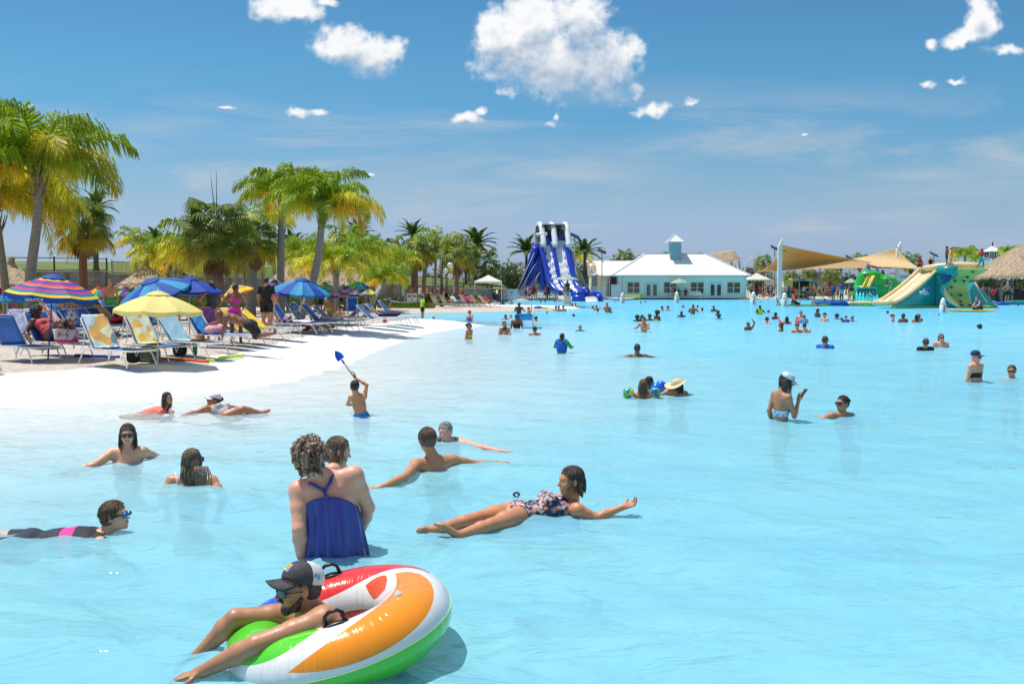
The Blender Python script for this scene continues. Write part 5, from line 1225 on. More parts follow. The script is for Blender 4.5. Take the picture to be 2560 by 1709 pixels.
pm=Vector((matc[0]-.05,matc[1]+.12,-.075));mb.grid(lambda u,v:Vector(((u-.5)*.80,(v-.5)*.40+(u-.5)*.1,.012*math.sin(u*9)-.02*(2*v-1)**2)),20,8)
o=mb.build('swim_mat',mat('blue_foam',(0.03,0.09,0.62),.5,noise=.2),solid=.05);o.location=pm;tag(o,'bright blue foam mat under the floating woman in the floral suit','swim mat')
mb=MB();c=Q(1291,1242,dz(1250));c[2]=.0;mb.tube([c+A3(((.022+.008*math.sin(3*a))*math.cos(a),.02*math.sin(a),.03+.02*math.sin(a)))for a in np.linspace(0,6,14)],.010,6);mb.tube([c+A3((0,0,.02)),c+A3((.03,-.02,-.02)),c+A3((.05,-.02,-.05))],.004,6)
o=mb.build('floating_strap',blk);tag(o,'small black looped strap floating on the water beyond the floral suit','strap')
# --- boy with goggles swimming in from the left
hc=Q(288,1290,7.72);sN=Q(250,1362,7.50);sF=Q(228,1337,7.86);pel=Q(72,1364,7.62)
rash=cloth('rash_black',(0.018,0.02,0.026));pinkc=cloth('pink',(0.85,0.04,0.30));bluc=cloth('mid_blue',(0.02,0.10,0.50))
boy=person('boy in blue goggles and a black and pink rash vest swimming at the left edge',.0065,hc,hframe(86,10,0),(sF,sN),pel,arms=[(Q(195,1338,7.95),Q(160,1345,8.1)),(Q(262,1385,7.45),Q(300,1400,7.5))],legs=[(Q(-45,1352,7.8),Q(-160,1362,7.8),Q(-200,1365,7.8)),(Q(-40,1382,7.45),Q(-160,1392,7.4),Q(-200,1395,7.4))],tone='fair',hair='messy',hm=H_BROWN,front=(.3,0,-1),s=.98,build=1.12,wear=[('rash_vest',lambda c:((c['lab']==TORSO)&(c['T'][:,2]>-.13)),rash,.004),('pink_band',lambda c:((c['lab']==TORSO)&(c['T'][:,2]<=-.13)&(c['T'][:,2]>-.24)),pinkc,.006),('swim_shorts',lambda c:(np.isin(c['lab'],(TORSO,PELV))&(c['T'][:,2]<=-.24))|(np.isin(c['lab'],(THL,THR))&(c['T'][:,2]>-c['L']-.18)),cloth('shorts_charcoal',(0.02,0.028,0.05),noise=.4),.012)])
org=np.array([hc[0],hc[1],0]);M=hframe(86,10,0)
P_=lambda x,y,z:Vector(hc+.98*(M@np.array([x,y,z]))-org)
mb=MB();mb.tube([P_(.088*math.sin(a),-.012+.108*math.cos(a),.004-.018*(1-math.cos(a))/2+.012*math.cos(a))for a in np.linspace(.62,2*math.pi-.62,26)],.0055,6)
gg=mb.build('goggles',mat('goggle_navy',(0.01,0.025,0.07),.4),boy)
for q in(-1,1):
 mb=MB();mb.ball(P_(q*.033,.100,.004),(.024,.024,.020),14,10);mb.build('goggle_lens',M_LENSB,gg)
 # --- brunette with sunglasses
dd=10.95;hc=Q(319,1086,dd)
suitb=cloth('black',(0.012,0.012,0.014))
person('woman with long dark hair and sunglasses in a black swimsuit, arms spread',.009,hc,hframe(18,0,0),(Q(281,1132,dd),Q(357,1129,dd+.05)),Q(322,1262,dd),arms=[(Q(232,1164,dd-.25),Q(160,1184,dd-.45),(-1,-.1,0),None),(Q(400,1145,dd+.35),Q(440,1143,dd+.55),(1,.2,0),None)],legs=[(Q(310,1350,dd),Q(310,1430,dd),Q(310,1440,dd-.2)),(Q(335,1350,dd),Q(335,1430,dd),Q(335,1440,dd-.2))],tone='fair',hair='long',hm=H_DARK,glasses=True,fem=True,build=1.05,wear=[('swimsuit',lambda c:w_onepiece(c,-.13),suitb,.005)])
# --- woman seen from behind with long wet hair
dd=9.6;hc=Q(482,1150,dd)
wb=person('woman with long wet light brown hair and thin white straps seen from behind',.009,hc,hframe(150,0,0),(Q(530,1203,dd),Q(430,1203,dd)),Q(481,1345,dd),arms=[(Q(560,1240,dd-.1),Q(545,1290,dd+.2)),(Q(405,1240,dd-.1),Q(420,1290,dd+.2))],legs=[(Q(500,1430,dd),Q(500,1500,dd),Q(500,1500,dd+.2)),(Q(465,1430,dd),Q(465,1500,dd),Q(465,1500,dd+.2))],tone='tan',hair='wetlong',hm=hairmat('wet_ash',(0.12,0.08,0.05),(.36,.27,.18)),glasses=M_LENSB,front=(.1,1,0),wear=[('swimsuit',lambda c:w_band(c,-.19,-.26),cloth('white',(.8,.8,.8)),.004)],fem=True)
org=np.array([hc[0],hc[1],0]);mb=MB()
for(x0,x1)in((438,446),(524,515)):mb.tube([Vector(Q(x0,1180,dd-.035)-org),Vector(Q((x0+x1)/2,1196,dd-.105)-org),Vector(Q(x1,1222,dd-.125)-org)],.006,6)
mb.build('shoulder_strap',cloth('white',(.8,.8,.8)),wb)
mb=MB();rr=random.Random(4)
for i in range(26):
 x=452+i*3.0+(rr.random()-.5)*3;mb.tube([Vector(Q(x*.8+482*.2,1165,dd-.105)-org),Vector(Q(x,1186,dd-.125)-org),Vector(Q(x+rr.uniform(-3,3),1190+rr.uniform(15,32),dd-.125)-org)],[.007,.006,.002],5)
mb.build('hair_strands',hairmat('wet_ash',(0,0,0)),wb)
# --- girl swimming in a coral top, and a woman in a cap reclining
dd=dz(1027);hc=Q(419,995,dd-.1)
person('girl with wet black hair in a coral rash vest swimming near the beach',.011,hc,hframe(62,5,0),(Q(408,1024,dd+.15),Q(403,1028,dd-.15)),Q(362,1040,dd),arms=[(Q(430,1030,dd+.25),Q(425,1042,dd)),(Q(395,1034,dd-.25),Q(372,1042,dd-.25))],legs=[(Q(335,1042,dd+.1),Q(305,1041,dd+.1),Q(298,1041,dd)),(Q(335,1044,dd-.1),Q(310,1044,dd-.1),Q(300,1044,dd-.1))],s=.82,tone='olive',hair='wetlong',hm=H_BLACK,front=(.2,0,-1),wear=[('rash_vest',w_shirt,cloth('coral',(0.90,0.18,0.14)),.006)])
hc=Q(534,1000,dd);stripe=pattern('zebra',[(0.01,0.01,0.015),(0.7,0.7,0.72)],26,'stripe')
person('woman in a white visor cap and striped suit lying back in the shallows',.011,hc,hframe(-52,12,0),(Q(515,1021,dd-.2),Q(560,1020,dd+.1)),Q(575,1038,dd-.25),arms=[(Q(492,1030,dd-.3),Q(465,1036,dd-.2)),(Q(583,1018,dd+.35),Q(600,1024,dd+.3))],legs=[(Q(607,1022,dd-.25),Q(652,1032,dd-.1),Q(676,1024,dd-.1)),(Q(610,1034,dd),Q(650,1040,dd+.1),Q(670,1034,dd+.1))],tone='olive',hair='bun',hm=H_BLACK,glasses=True,fem=True,front=(-.2,-.5,.8),s=.95,wear=[('swimsuit',w_onepiece,stripe,.005)],capm=dict(front=cloth('white',(.8,.8,.8)),brim=cloth('white',(.8,.8,.8))))
# --- boy with a blue spade
dd=dz(1043);hc=Q(887,966,dd);hand=Q(884,938,dd+.05)
bs=person('small boy with his back turned holding a blue spade over his head',.009,hc,hframe(178,0,6),(Q(911,991,dd),Q(877,993,dd)),Q(904,1042,dd),arms=[(Q(917,962,dd+.04),Q(888,944,dd+.10),(-.25,0,1),(-1,0,0),.5,1),(Q(869,1010,dd+.12),Q(884,1012,dd+.30),None,None)],legs=[(Q(912,1085,dd),Q(912,1130,dd),Q(912,1130,dd+.15)),(Q(895,1085,dd),Q(895,1130,dd),Q(895,1130,dd+.15))],s=.80,build=.80,tone='tan',hair='short',hm=H_BLACK,front=(0,1,0),lips=False,hipw=.08,wear=[('swim_trunks',lambda c:w_trunks(c),cloth('sky_trunks',(0.01,0.25,0.75)),.010)])
h0=Vector(Q(878,931,dd+.08));h1=Vector(Q(859,906,dd+.10));h2=Vector(Q(838,877,dd+.12));sv=empty('toy_spade',h0,0,'blue plastic beach spade with wooden handle held up by the small boy','toy spade')
mb=MB();mb.tube([Vector(Q(886,944,dd+.06))-h0,h1-h0],.011,8);mb.build('handle',mat('pine_wood',(0.50,0.26,0.10),.5),sv)
ax_=(h2-h1).normalized();sd=Vector((ax_.z,0,-ax_.x));bl=(h2-h1).length
mb=MB();mb.grid(lambda u,v:(h1-h0)+ax_*bl*(.28+.72*v)+sd*(u-.5)*.115*(1-max(0,v-.35)**1.6*1.9)*(1.0)+Vector((0,.03,0))*(1-(2*u-1)**2),8,10)
mb.build('blade',mat('blue_plastic',(0.005,0.13,0.72),.3),sv,solid=.006)
mb=MB();mb.tube([h1-h0-ax_*.01,h1-h0+ax_*bl*.3],[.018,.014],8);mb.build('socket',mat('blue_plastic',(0,0,0)),sv)
# --- man from behind with arms wide, grey haired woman facing him
dd=10.35;hc=Q(1068,1100,dd)
person('tanned man seen from behind with brown hair and arms spread on the water',.0085,hc,hframe(196,-4,0),(Q(1131,1150,dd+.12),Q(1040,1162,dd-.12)),Q(1105,1300,dd),arms=[(Q(1192,1160,dd+.25),Q(1236,1157,dz(1156,.04)),(1,.3,.05),(0,0,-1),.1,1),(Q(1012,1192,dz(1192,.05)),Q(955,1217,dz(1214,.02)),(-1,-.1,0),(0,0,-1),.1,-1)],legs=[(Q(1115,1390,dd),Q(1110,1460,dd),Q(1110,1460,dd+.2)),(Q(1085,1390,dd),Q(1085,1460,dd),Q(1085,1460,dd+.2))],s=1.05,build=1.02,tone='tan',hair='thick',hm=H_BROWN,front=(.1,1,0),lips=False,wear=[('swim_trunks',w_trunks,cloth('trunks_navy',NAVY),.008)])
dd=12.0;hc=Q(1113,1079,dd)
person('grey haired woman smiling, arms out in the water, facing the camera',.009,hc,hframe(-14,-6,0),(Q(1085,1107,dd-.05),Q(1150,1106,dd+.05)),Q(1117,1220,dd),arms=[(Q(1055,1122,dd),Q(1040,1128,dd)),(Q(1198,1118,dz(1120,.02)),Q(1250,1128,dz(1127,.02)),(1,-.1,.05),(0,0,-1),.1,1)],legs=[(Q(1110,1300,dd),Q(1110,1370,dd),Q(1110,1370,dd-.2)),(Q(1125,1300,dd),Q(1125,1370,dd),Q(1125,1370,dd-.2))],tone='pink',hair='short',hm=H_GREY,fem=True,smile=True,eyes=True,build=1.1,wear=[('swimsuit',lambda c:w_onepiece(c,-.09)|((c['lab']==TORSO)&(np.abs(np.abs(c['T'][:,0])-.11)<.025)),pattern('blue_print',[(.01,.02,.08),(.02,.2,.5),(.3,.03,.1),(.01,.03,.1)],40),.006)])
# --- woman with the phone and her friend
dd=dz(1049);hc=Q(1968,953,dd)
sN=Q(1971,994,dd-.14);sF=Q(1937,985,dd+.12);ph_h=Q(1998,997,dd-.05)
pw=person('young woman in a pale blue cap and patterned bikini looking at a phone',.0085,hc,hframe(82,-18,0),(sN,sF),Q(1952,1075,dd+.05),arms=[(Q(1986,1040,dd-.12),Q(1996,1003,dd-.08),(.1,0,1),(1,.3,.3),.7,-1),(Q(1923,1025,dd+.10),Q(1932,1060,dd+.25),None,None)],legs=[(Q(1955,1120,dd-.1),Q(1955,1170,dd-.1),Q(1970,1175,dd-.1)),(Q(1940,1120,dd+.1),Q(1940,1170,dd+.1),Q(1955,1175,dd+.1))],tone='olive',hair='long',hm=H_DARK,fem=True,build=.88,front=(.75,.65,0),wear=[('bikini_top',lambda c:w_band(c,-.20,-.285),pattern('blue_white',[(.75,.82,.9),(.05,.15,.55),(.7,.8,.9),(.2,.4,.8)],40),.005),('bikini_bottom',lambda c:(c['lab']==PELV)&(c['T'][:,2]<-.52),pattern('blue_white',[(0,0,0)]*2),.005)],capm=dict(front=pattern('cap_washed',[(.62,.74,.86),(.35,.55,.75),(.7,.8,.9)],30),brim=cloth('pale_blue',(.66,.74,.84)),tilt=-6))
p0=Vector(Q(2001,992,dd-.08));mb=MB();a_=Vector(Q(2000,994,dd-.09));b_=Vector(Q(2016,972,dd-.05))
mb.bar(a_-p0,b_-p0,.072,.011,up=Vector((.8,.3,.5)));o=mb.build('phone',mat('phone_case',(.03,.02,.035),.3),bevel=.003);o.location=p0;tag(o,'dark phone held up by the woman in the pale blue cap','phone')
dd=dz(1042);hc=Q(2106,1008,dd)
person('woman with a black bun, sunglasses and a hot pink swimsuit low in the water',.0085,hc,hframe(-58,2,0),(Q(2078,1040,dd-.12),Q(2128,1042,dd+.08)),Q(2125,1130,dd+.1),arms=[(Q(2060,1046,dd-.1),Q(2030,1040,dz(1040)),(-1,0,0),None),(Q(2155,1058,dd-.1),Q(2150,1078,dd-.2))],legs=[(Q(2120,1190,dd),Q(2125,1240,dd),Q(2115,1245,dd)),(Q(2135,1190,dd),Q(2140,1240,dd),Q(2130,1245,dd))],tone='olive',hair='bun',hm=H_BLACK,glasses=True,fem=True,smile=True,wear=[('swimsuit',lambda c:w_onepiece(c,-.045),cloth('hot_pink',(.9,.02,.38)),.005)])
# --- straw hat woman and two children with arm floats
dd=dz(987);hc=Q(1692,966,dd)
hw=person('woman with dark hair under a wide cream sun hat, turned away',.011,hc,hframe(-130,-12,0),(Q(1712,985,dd),Q(1671,979,dd-.05)),Q(1695,1060,dd),arms=[(Q(1722,1000,dd),Q(1710,1010,dd+.2)),(Q(1655,986,dd-.1),Q(1645,990,dd+.1))],legs=[(Q(1700,1110,dd),Q(1700,1150,dd),Q(1690,1150,dd)),(Q(1690,1110,dd),Q(1690,1150,dd),Q(1680,1150,dd))],tone='olive',hair='long',hm=H_BLACK,fem=True,front=(-.4,.9,0),wear=[('swimsuit',w_onepiece,cloth('trunks_navy',NAVY),.005)],lips=False)
org=np.array([hc[0],hc[1],0]);M=hframe(-110,-14,-10);P_=lambda x,y,z:Vector(hc+M@np.array([x,y,z])-org)
straw=mat('cream_straw',(0.72,0.58,0.34),.85,bump=.5,bscale=120)
mb=MB();mb.grid(lambda u,v:P_(*(lambda a,r:(r*math.sin(a),-.015+r*1.08*math.cos(a),.05+(.085*math.sqrt(max(0,1-(min(r,.095)/.096)**2))+.012 if r<.096 else .012-(r-.096)*.10+.028*math.sin(a*2+1)*(r-.09)/.1)))(u*6.2832,.005+v*.20)),36,22)
mb.build('sun_hat',straw,hw,solid=.004)
mb=MB();mb.tube([P_(.101*math.sin(a),-.015+.109*math.cos(a),.066)for a in np.linspace(0,6.28,25)[:-1]],.006,5,close=True);mb.build('hat_band',mat('straw_dark',(.25,.16,.08),.8),hw)
dd=dz(993);hc=Q(1607,962,dd)
def floatie(parent,c,org,m,s=1.0,ax=(1,0,.4)):
 c=Vector(c)-Vector(org);mb=MB();a=Vector(ax).normalized()
 mb.tube([c-a*.085*s,c-a*.075*s,c-a*.03*s,c+a*.03*s,c+a*.075*s,c+a*.085*s],[.035*s,.065*s,.082*s,.082*s,.065*s,.035*s],14)
 return mb.build('arm_float',m,parent)
yg=pattern('floatie_print',[(.03,.45,.08),(.75,.65,.03),(.10,.5,.05),(.75,.6,.05),(.03,.12,.5)],12,rough=.25)
k1=person('girl with long wet brown hair and yellow green arm floats seen from behind',.011,hc,hframe(178,0,0),(Q(1624,988,dd),Q(1592,988,dd)),Q(1608,1040,dd),arms=[(Q(1638,986,dd-.02),Q(1650,996,dd+.1)),(Q(1575,986,dd-.02),Q(1562,992,dd+.1))],legs=[(Q(1613,1075,dd),Q(1613,1110,dd),Q(1613,1110,dd+.1)),(Q(1600,1075,dd),Q(1600,1110,dd),Q(1600,1110,dd+.1))],s=.86,build=.85,tone='tan',hair='wetlong',hm=H_BROWN,front=(0,1,0),lips=False,wear=[('swimsuit',w_onepiece,bluc,.005)])
org=np.array([hc[0],hc[1],0]);floatie(k1,Q(1571,982,dd-.03),org,yg,1.1,(1,0,.2));floatie(k1,Q(1640,980,dd-.03),org,yg,1.0,(1,0,-.2))
dd=dd+.7;hc=Q(1624,954,dd);vest_b=mat('vinyl_blue',(.01,.16,.75),.25)
k2=person('child with a black topknot and blue arm floats facing away',.011,hc,hframe(120,0,0),(Q(1625,980,dd-.1),Q(1632,978,dd+.12)),Q(1628,1030,dd),arms=[(Q(1640,980,dd-.15),Q(1650,990,dd-.1)),(Q(1650,975,dd+.2),Q(1662,984,dd+.2))],legs=[(Q(1628,1060,dd-.1),Q(1628,1090,dd-.1),Q(1633,1090,dd)),(Q(1630,1060,dd+.1),Q(1630,1090,dd+.1),Q(1635,1090,dd))],s=.84,build=.85,tone='brown',hair='bun',hm=H_BLACK,front=(.9,.3,0),lips=False,wear=[('swimsuit',w_onepiece,bluc,.005)])
org=np.array([hc[0],hc[1],0]);floatie(k2,Q(1640,972,dd-.2),org,vest_b,1.15,(.5,0,1));floatie(k2,Q(1652,966,dd+.2),org,vest_b,1.2,(.3,.2,1))
# ====== lawn, walls, huts, buildings
grass=mat('lawn_grass',(0.10,0.19,0.025),.9);t=NT(grass.node_tree);p=grass.node_tree.nodes['Principled BSDF'];g=t.n('ShaderNodeNewGeometry').outputs['Position']
t.l(t.mix(t.ss(t.noise(t.vm('MULTIPLY',g,(.4,1,1)),.35,5,.6),.4,.65),(0.085,0.17,0.02),(0.20,0.20,0.055)),p.inputs['Base Color']);b=t.n('ShaderNodeBump',ins={'Strength':1,'Distance':.15,'Height':t.noise(g,6,3,.6)});t.l(b.outputs[0],p.inputs['Normal'])
def lerpt(x,tab):
 for(a,b)in zip(tab[:-1],tab[1:]):
  if x<=b[0]:f=max(0,(x-a[0])/(b[0]-a[0]));return[u+(v-u)*f for u,v in zip(a[1:],b[1:])]
 return list(tab[-1][1:])
WT=[(-400,66,679),(0,72,680),(264,80,680),(266,80,686),(430,86,691),(690,94,699),(1000,104,714),(1230,112,724)]
RT=[(-400,90,652),(0,98,655),(300,104,656),(690,116,668),(900,124,680),(1150,132,700),(1260,138,712)]
def wallpt(px,off=0.0):
 d,y=lerpt(px,WT);p=at(px,y,d+off);return p
def lawn(u,v):
 px=-400+1660*u;w=wallpt(px);d2,y2=lerpt(px,RT);r=at(px,y2,d2)
 if v<.5:f=v*2;p=w.lerp(r,f);p.z=w.z+.02+(r.z-w.z)*(math.sin(f*math.pi/2))-.05*(f==0);return p
 f=(v-.5)*2;return Vector((r.x*(1+f*.5),r.y+f*60,r.z-.3*f))
mb=MB();mb.grid(lawn,60,24);o=mb.build('lawn',grass);tag(o,'sloping green lawn behind the block retaining wall','lawn',kind='structure')
blockm=mat('block_wall',(.30,.28,.25),.9);t=NT(blockm.node_tree);p=blockm.node_tree.nodes['Principled BSDF'];g=t.n('ShaderNodeNewGeometry').outputs['Position']
sx_=t.n('ShaderNodeSeparateXYZ');t.l(g,sx_.inputs[0]);cc=t.n('ShaderNodeCombineXYZ');t.l(t.m('ADD',sx_.outputs[0],t.m('MULTIPLY',sx_.outputs[1],.5)),cc.inputs[0]);t.l(sx_.outputs[2],cc.inputs[1])
br=t.n('ShaderNodeTexBrick',ins={'Scale':1.0,'Mortar Size':.012,'Brick Width':.62,'Row Height':.22,'Color1':(.33,.31,.27,1),'Color2':(.24,.225,.20,1),'Mortar':(.09,.085,.08,1)});t.l(cc.outputs[0],br.inputs[0])
t.l(t.mix(t.ss(t.noise(g,.6,4,.7),.45,.7),br.outputs[0],(.11,.10,.085),'MIX'),p.inputs['Base Color'])
def wallseg(x0,x1,name,label):
 mb=MB();n=14;pts=[wallpt(x0+(x1-x0)*i/n)for i in range(n+1)]
 vs=[];fs=[]
 for q in pts:vs+=[(q.x,q.y,0),(q.x,q.y,q.z),(q.x,q.y+.5,q.z),(q.x,q.y+.5,0)]
 for i in range(n):
  a=i*4;fs+=[(a,a+4,a+5,a+1),(a+1,a+5,a+6,a+2)]
 vs+=[vs[0]];mb.add(vs[:-1],fs,0);mb.add([vs[4*n],vs[4*n+1],vs[4*n+2],vs[4*n+3]],[(0,1,2,3)])
 root=empty(name,pts[n//2],0,label,'wall');o=mb.build('blocks',blockm,root,M=Matrix.Translation(-pts[n//2]))
 mb=MB()
 for i in range(n):a,b=pts[i]+Vector((0,.25,.055)),pts[i+1]+Vector((0,.25,.055));mb.bar(a,b,.62,.10)
 mb.build('coping',mat('concrete_cap',(.42,.40,.36),.85,noise=.2,nscale=2),root,M=Matrix.Translation(-pts[n//2]))
wallseg(-400,264,'retaining_wall','higher section of grey block retaining wall at the left');wallseg(266.5,1230,'retaining_wall','long lower section of grey block retaining wall running behind the palms')
blk2=mat('black_metal',(.012,.012,.013),.45)
def fence(pts,h,label,m=blk2,pitch=.13,rail=.035,pw=.016,name='metal_fence',cat='fence',post=.06,z0=.0,sub=2.4):
 root=empty(name,pts[0],0,label,cat);o0=Vector(pts[0])
 for a,b in zip(pts[:-1],pts[1:]):
  a=Vector(a);b=Vector(b);L=(b-a).length;nb=max(1,round(L/sub))
  for i in range(nb):
   p0=a.lerp(b,i/nb)-o0;p1=a.lerp(b,(i+1)/nb)-o0;Z=Vector((0,0,1))
   mb=MB();mb.bar(p0+Z*h*.93,p1+Z*h*.93,rail,rail);mb.bar(p0+Z*.15,p1+Z*.15,rail,rail)
   k=int((p1-p0).length/pitch)
   for j in range(1,k):q=p0.lerp(p1,j/k);mb.box(q+Z*h*.5,(pw/2,pw/2,h*.46))
   mb.build('picket_panel',m,root)
   mb=MB();mb.box(p0+Z*(h*.5+.02),(post/2,post/2,h*.5+.02));mb.build('post',m,root)
 mb=MB();mb.box(Vector(pts[-1])-o0+Vector((0,0,h*.5)),(post/2,post/2,h*.5));mb.build('post',m,root);return root
fence([wallpt(x)+Vector((0,1.0,0))for x in(268,430,560,690,850,1000,1230)],1.15,'black picket fence on top of the long retaining wall',sub=4.5)
fence([wallpt(x)+Vector((0,.4,0))for x in(-150,130,262)],1.15,'black railing with wide open panels above the wall at the left',pitch=9,sub=3.4,rail=.06,post=.10)
fence([(lambda p:Vector((p.x*.95,p.y*.95,.75)))(wallpt(x))for x in(215,430,690,1000,1160)],1.15,'lower black picket fence at the foot of the retaining wall',sub=4.5)
gm=leafmat('grass_blades',(0.13,0.20,0.03),.5,.4);mb=MB();rr=random.Random(2)
for i in range(6500):
 px=rr.uniform(-60,1210);d=56+(px+60)/1270*40+rr.uniform(-1.2,1.2);q=at(px,740,d);q.z=.1+rr.uniform(0,.3);h=rr.uniform(.4,.85)
 a=rr.uniform(0,6.28);w=Vector((math.cos(a),math.sin(a),0))*.045;l=Vector((rr.uniform(-.25,.25),rr.uniform(-.2,.2),h));mb.add([q-w,q+w,q+l*.6+w*.6,q+l*.6-w*.6,q+l],[(0,1,2,3),(3,2,4)])
tag(mb.build('ornamental_grass',gm),'belt of tall ornamental grass along the back of the beach','grass',kind='stuff')
mb=MB()
for i in range(2600):
 px=rr.uniform(945,1085);d=rr.uniform(74,80);q=at(px,740,d);q.z=.1;h=rr.uniform(.2,.55);a=rr.uniform(0,6.28);w=Vector((math.cos(a),math.sin(a),0))*.035;l=Vector((rr.uniform(-.25,.25),0,h));mb.add([q-w,q+w,q+l*.6+w*.6,q+l*.6-w*.6,q+l],[(0,1,2,3),(3,2,4)])
tag(mb.build('ground_cover',gm),'low green ground cover around the trash bins','ground cover',kind='stuff')
# ---- thatch
th=mat('thatch',(.40,.31,.21),.95,noise=.45,nscale=5,bump=1.0,bscale=18);th2=leafmat('thatch_blades',(.44,.34,.23),.4,.12,.9)
def thatch(root,surf,nu,nv,nb,seed=1,bl=.35,bw=.05,thick=.0):
 rr=random.Random(seed);mb=MB();mb.grid(surf,nu,nv);mb.build('roof_base',th,root,solid=.08)
 mb=MB()
 for i in range(nb):
  u=rr.random();v=rr.random()**.7;p=Vector(surf(u,v));q=Vector(surf(u,min(1,v+.03)));dn=(q-p)if v<.97 else p-Vector(surf(u,v-.03))
  if dn.length<1e-6:continue
  dn.normalize();s2=Vector(surf(min(1,u+.002),v))-Vector(surf(max(0,u-.002),v));s2=s2.normalized()if s2.length>1e-7 else Vector((1,0,0));nr=s2.cross(dn)
  if nr.z<0:nr=-nr
  w=s2*bw*rr.uniform(.5,1.2);e=p+dn*bl*rr.uniform(.6,1.3)+nr*rr.uniform(.03,.13)*bl*2+Vector((0,0,-.1*bl))+s2*rr.uniform(-.08,.08)
  mb.add([p-w+nr*.02,p+w+nr*.02,e+w*.5,e-w*.5],[(0,1,2,3)])
 mb.build('fronds',th2,root)
wood=mat('weathered_wood',(.26,.19,.13),.85,noise=.3,nscale=6,bump=.4)
def conehut(px,ap_py,ev_py,d,rpx,label,name='tiki_umbrella',cat='thatched hut',nb=2600,squash=1.0,knob=True):
 a=at(px,ap_py,d);e=at(px,ev_py,d);r=rpx*d/FPX;root=empty(name,(a.x,a.y,gz(a.x,a.y)),0,label,cat);z0=gz(a.x,a.y)
 def surf(u,v):an=u*2*math.pi;rr_=r*(.06+.94*v)*(1+.03*math.sin(an*7));return(rr_*math.cos(an),rr_*math.sin(an)*squash,a.z-z0+(e.z-a.z)*(v**.85)*(1+.03*math.sin(an*11)))
 thatch(root,surf,32,10,nb,int(px)%9,bl=max(.3,r*.16),bw=.02+r*.016)
 mb=MB();mb.tube([(0,0,-.1),(0,0,a.z-z0)],.09,8);mb.build('post',wood,root)
 if knob:mb=MB();mb.lathe([(r*.17,-.12),(r*.10,.10),(r*.13,.30),(.02,.34)],12,(0,0,a.z-z0));mb.build('cap',th,root)
 return root
conehut(28,660,715,44,78,'thatched cone shade at the left edge behind the striped umbrella')
conehut(365,664,712,47,66,'thatched cone shade between the blue umbrellas')
def hiphut(cx,ry,ey,d,hw,rw,label,depth=5.0,nb=7000,posts=4,z0=.15,rot=0.0):
 a=at(cx,ry,d);e=at(cx,ey,d);s=d/FPX;W_,w=hw*s,rw*s;D=depth/2
 root=empty('thatched_hut',(a.x,a.y,z0),rot,label,'thatched hut');H=a.z-z0;h=e.z-z0
 def surf(u,v):
  an=u*2*math.pi;c,s_=math.cos(an),math.sin(an);q=1/max(abs(c),abs(s_))**.75
  ox,oy=W_*c*q**.6,D*s_*q**.6;ix=max(-w,min(w,ox*.9));f=v**.92
  return(ix+(ox-ix)*f,oy*f,H+(h-H)*f-.05*math.sin(an*13)*v)
 thatch(root,surf,48,10,nb,3,.42,.07)
 for i in range(posts):
  for sy in(-1,1):mb=MB();x=-W_*.8+1.6*W_*i/(posts-1);mb.tube([(x,sy*D*.75,-.1),(x,sy*D*.75,h+.3)],.11,8);mb.build('post',wood,root)
 return root,H,h
hiphut(812,636,706,66,140,62,'long thatched hut behind the blue panelled umbrella',5.5)
r_,H_,h_=hiphut(2588,602,694,108,158,22,'big thatched bar roof at the right edge',11,12000,5)
mb=MB();mb.box((-1.2,0,.6),(4.0,2.2,.55));mb.build('bar_counter',mat('bar_wood',(.10,.08,.07),.7),r_)
r_,H_,h_=hiphut(1822,628,652,152,38,30,'tilted thatched roof on posts behind the right end of the pale green building',4,2600,2);r_.rotation_euler=(0,R(-9),R(10))
# ---- pale green building
mint=mat('mint_siding',(.40,.60,.50),.7);t=NT(mint.node_tree);p=mint.node_tree.nodes['Principled BSDF'];g=t.n('ShaderNodeTexCoord').outputs['Object']
w=t.n('ShaderNodeTexWave',wave_type='BANDS',bands_direction='X',ins={'Scale':.78,'Distortion':0.0});t.l(g,w.inputs[0]);t.l(t.mix(t.ss(w.outputs['Fac'],.93,.99),(.84,.88,.74),(.64,.72,.60)),p.inputs['Base Color'])
bluesd=mat('cupola_blue',(.22,.42,.48),.6);trim=mat('trim_white',(.74,.76,.74),.5);glass=mat('window_glass',(.10,.085,.055),.06,spec=1.0,noise=.5,nscale=.8);curt=mat('window_curtain',(.23,.17,.09),.7,noise=.3,nscale=2)
roofm=mat('white_metal_roof',(.80,.79,.78),.35,spec=.4);t=NT(roofm.node_tree);p=roofm.node_tree.nodes['Principled BSDF'];g=t.n('ShaderNodeTexCoord').outputs['Object']
w=t.n('ShaderNodeTexWave',wave_type='BANDS',bands_direction='X',ins={'Scale':.7});t.l(g,w.inputs[0]);ns=t.noise(t.vm('MULTIPLY',g,(1,.25,.25)),1.2,4,.6)
t.l(t.mix(t.m('MAXIMUM',t.ss(w.outputs['Fac'],.96,1.0),t.m('MULTIPLY',t.ss(ns,.45,.75),.35)),(.82,.81,.80),(.62,.60,.585)),p.inputs['Base Color'])
D0=130.0;s=D0/FPX;bo=at(1706,745,D0);bo.z=.15;bld=empty('lagoon_house',bo,0,'pale green single storey building with a white hipped metal roof and a blue cupola','building')
bx=lambda px:(px-1706)*s
L_,R_=bx(1545),bx(1866);H=2.95;DP=8.0
mb=MB();mb.box(((L_+R_)/2,DP/2,H/2),((R_-L_)/2,DP/2,H/2));mb.build('wall',mint,bld)
ez=H+.02;rz_=ez+2.95;ov=.55;e0,e1=L_-ov-.4,R_+ov;rl,rr2=bx(1622),bx(1776)
mb=MB();V_=[(e0,-ov,ez),(e1,-ov,ez),(e1,DP+ov,ez),(e0,DP+ov,ez),(rl,DP/2,rz_),(rr2,DP/2,rz_)]
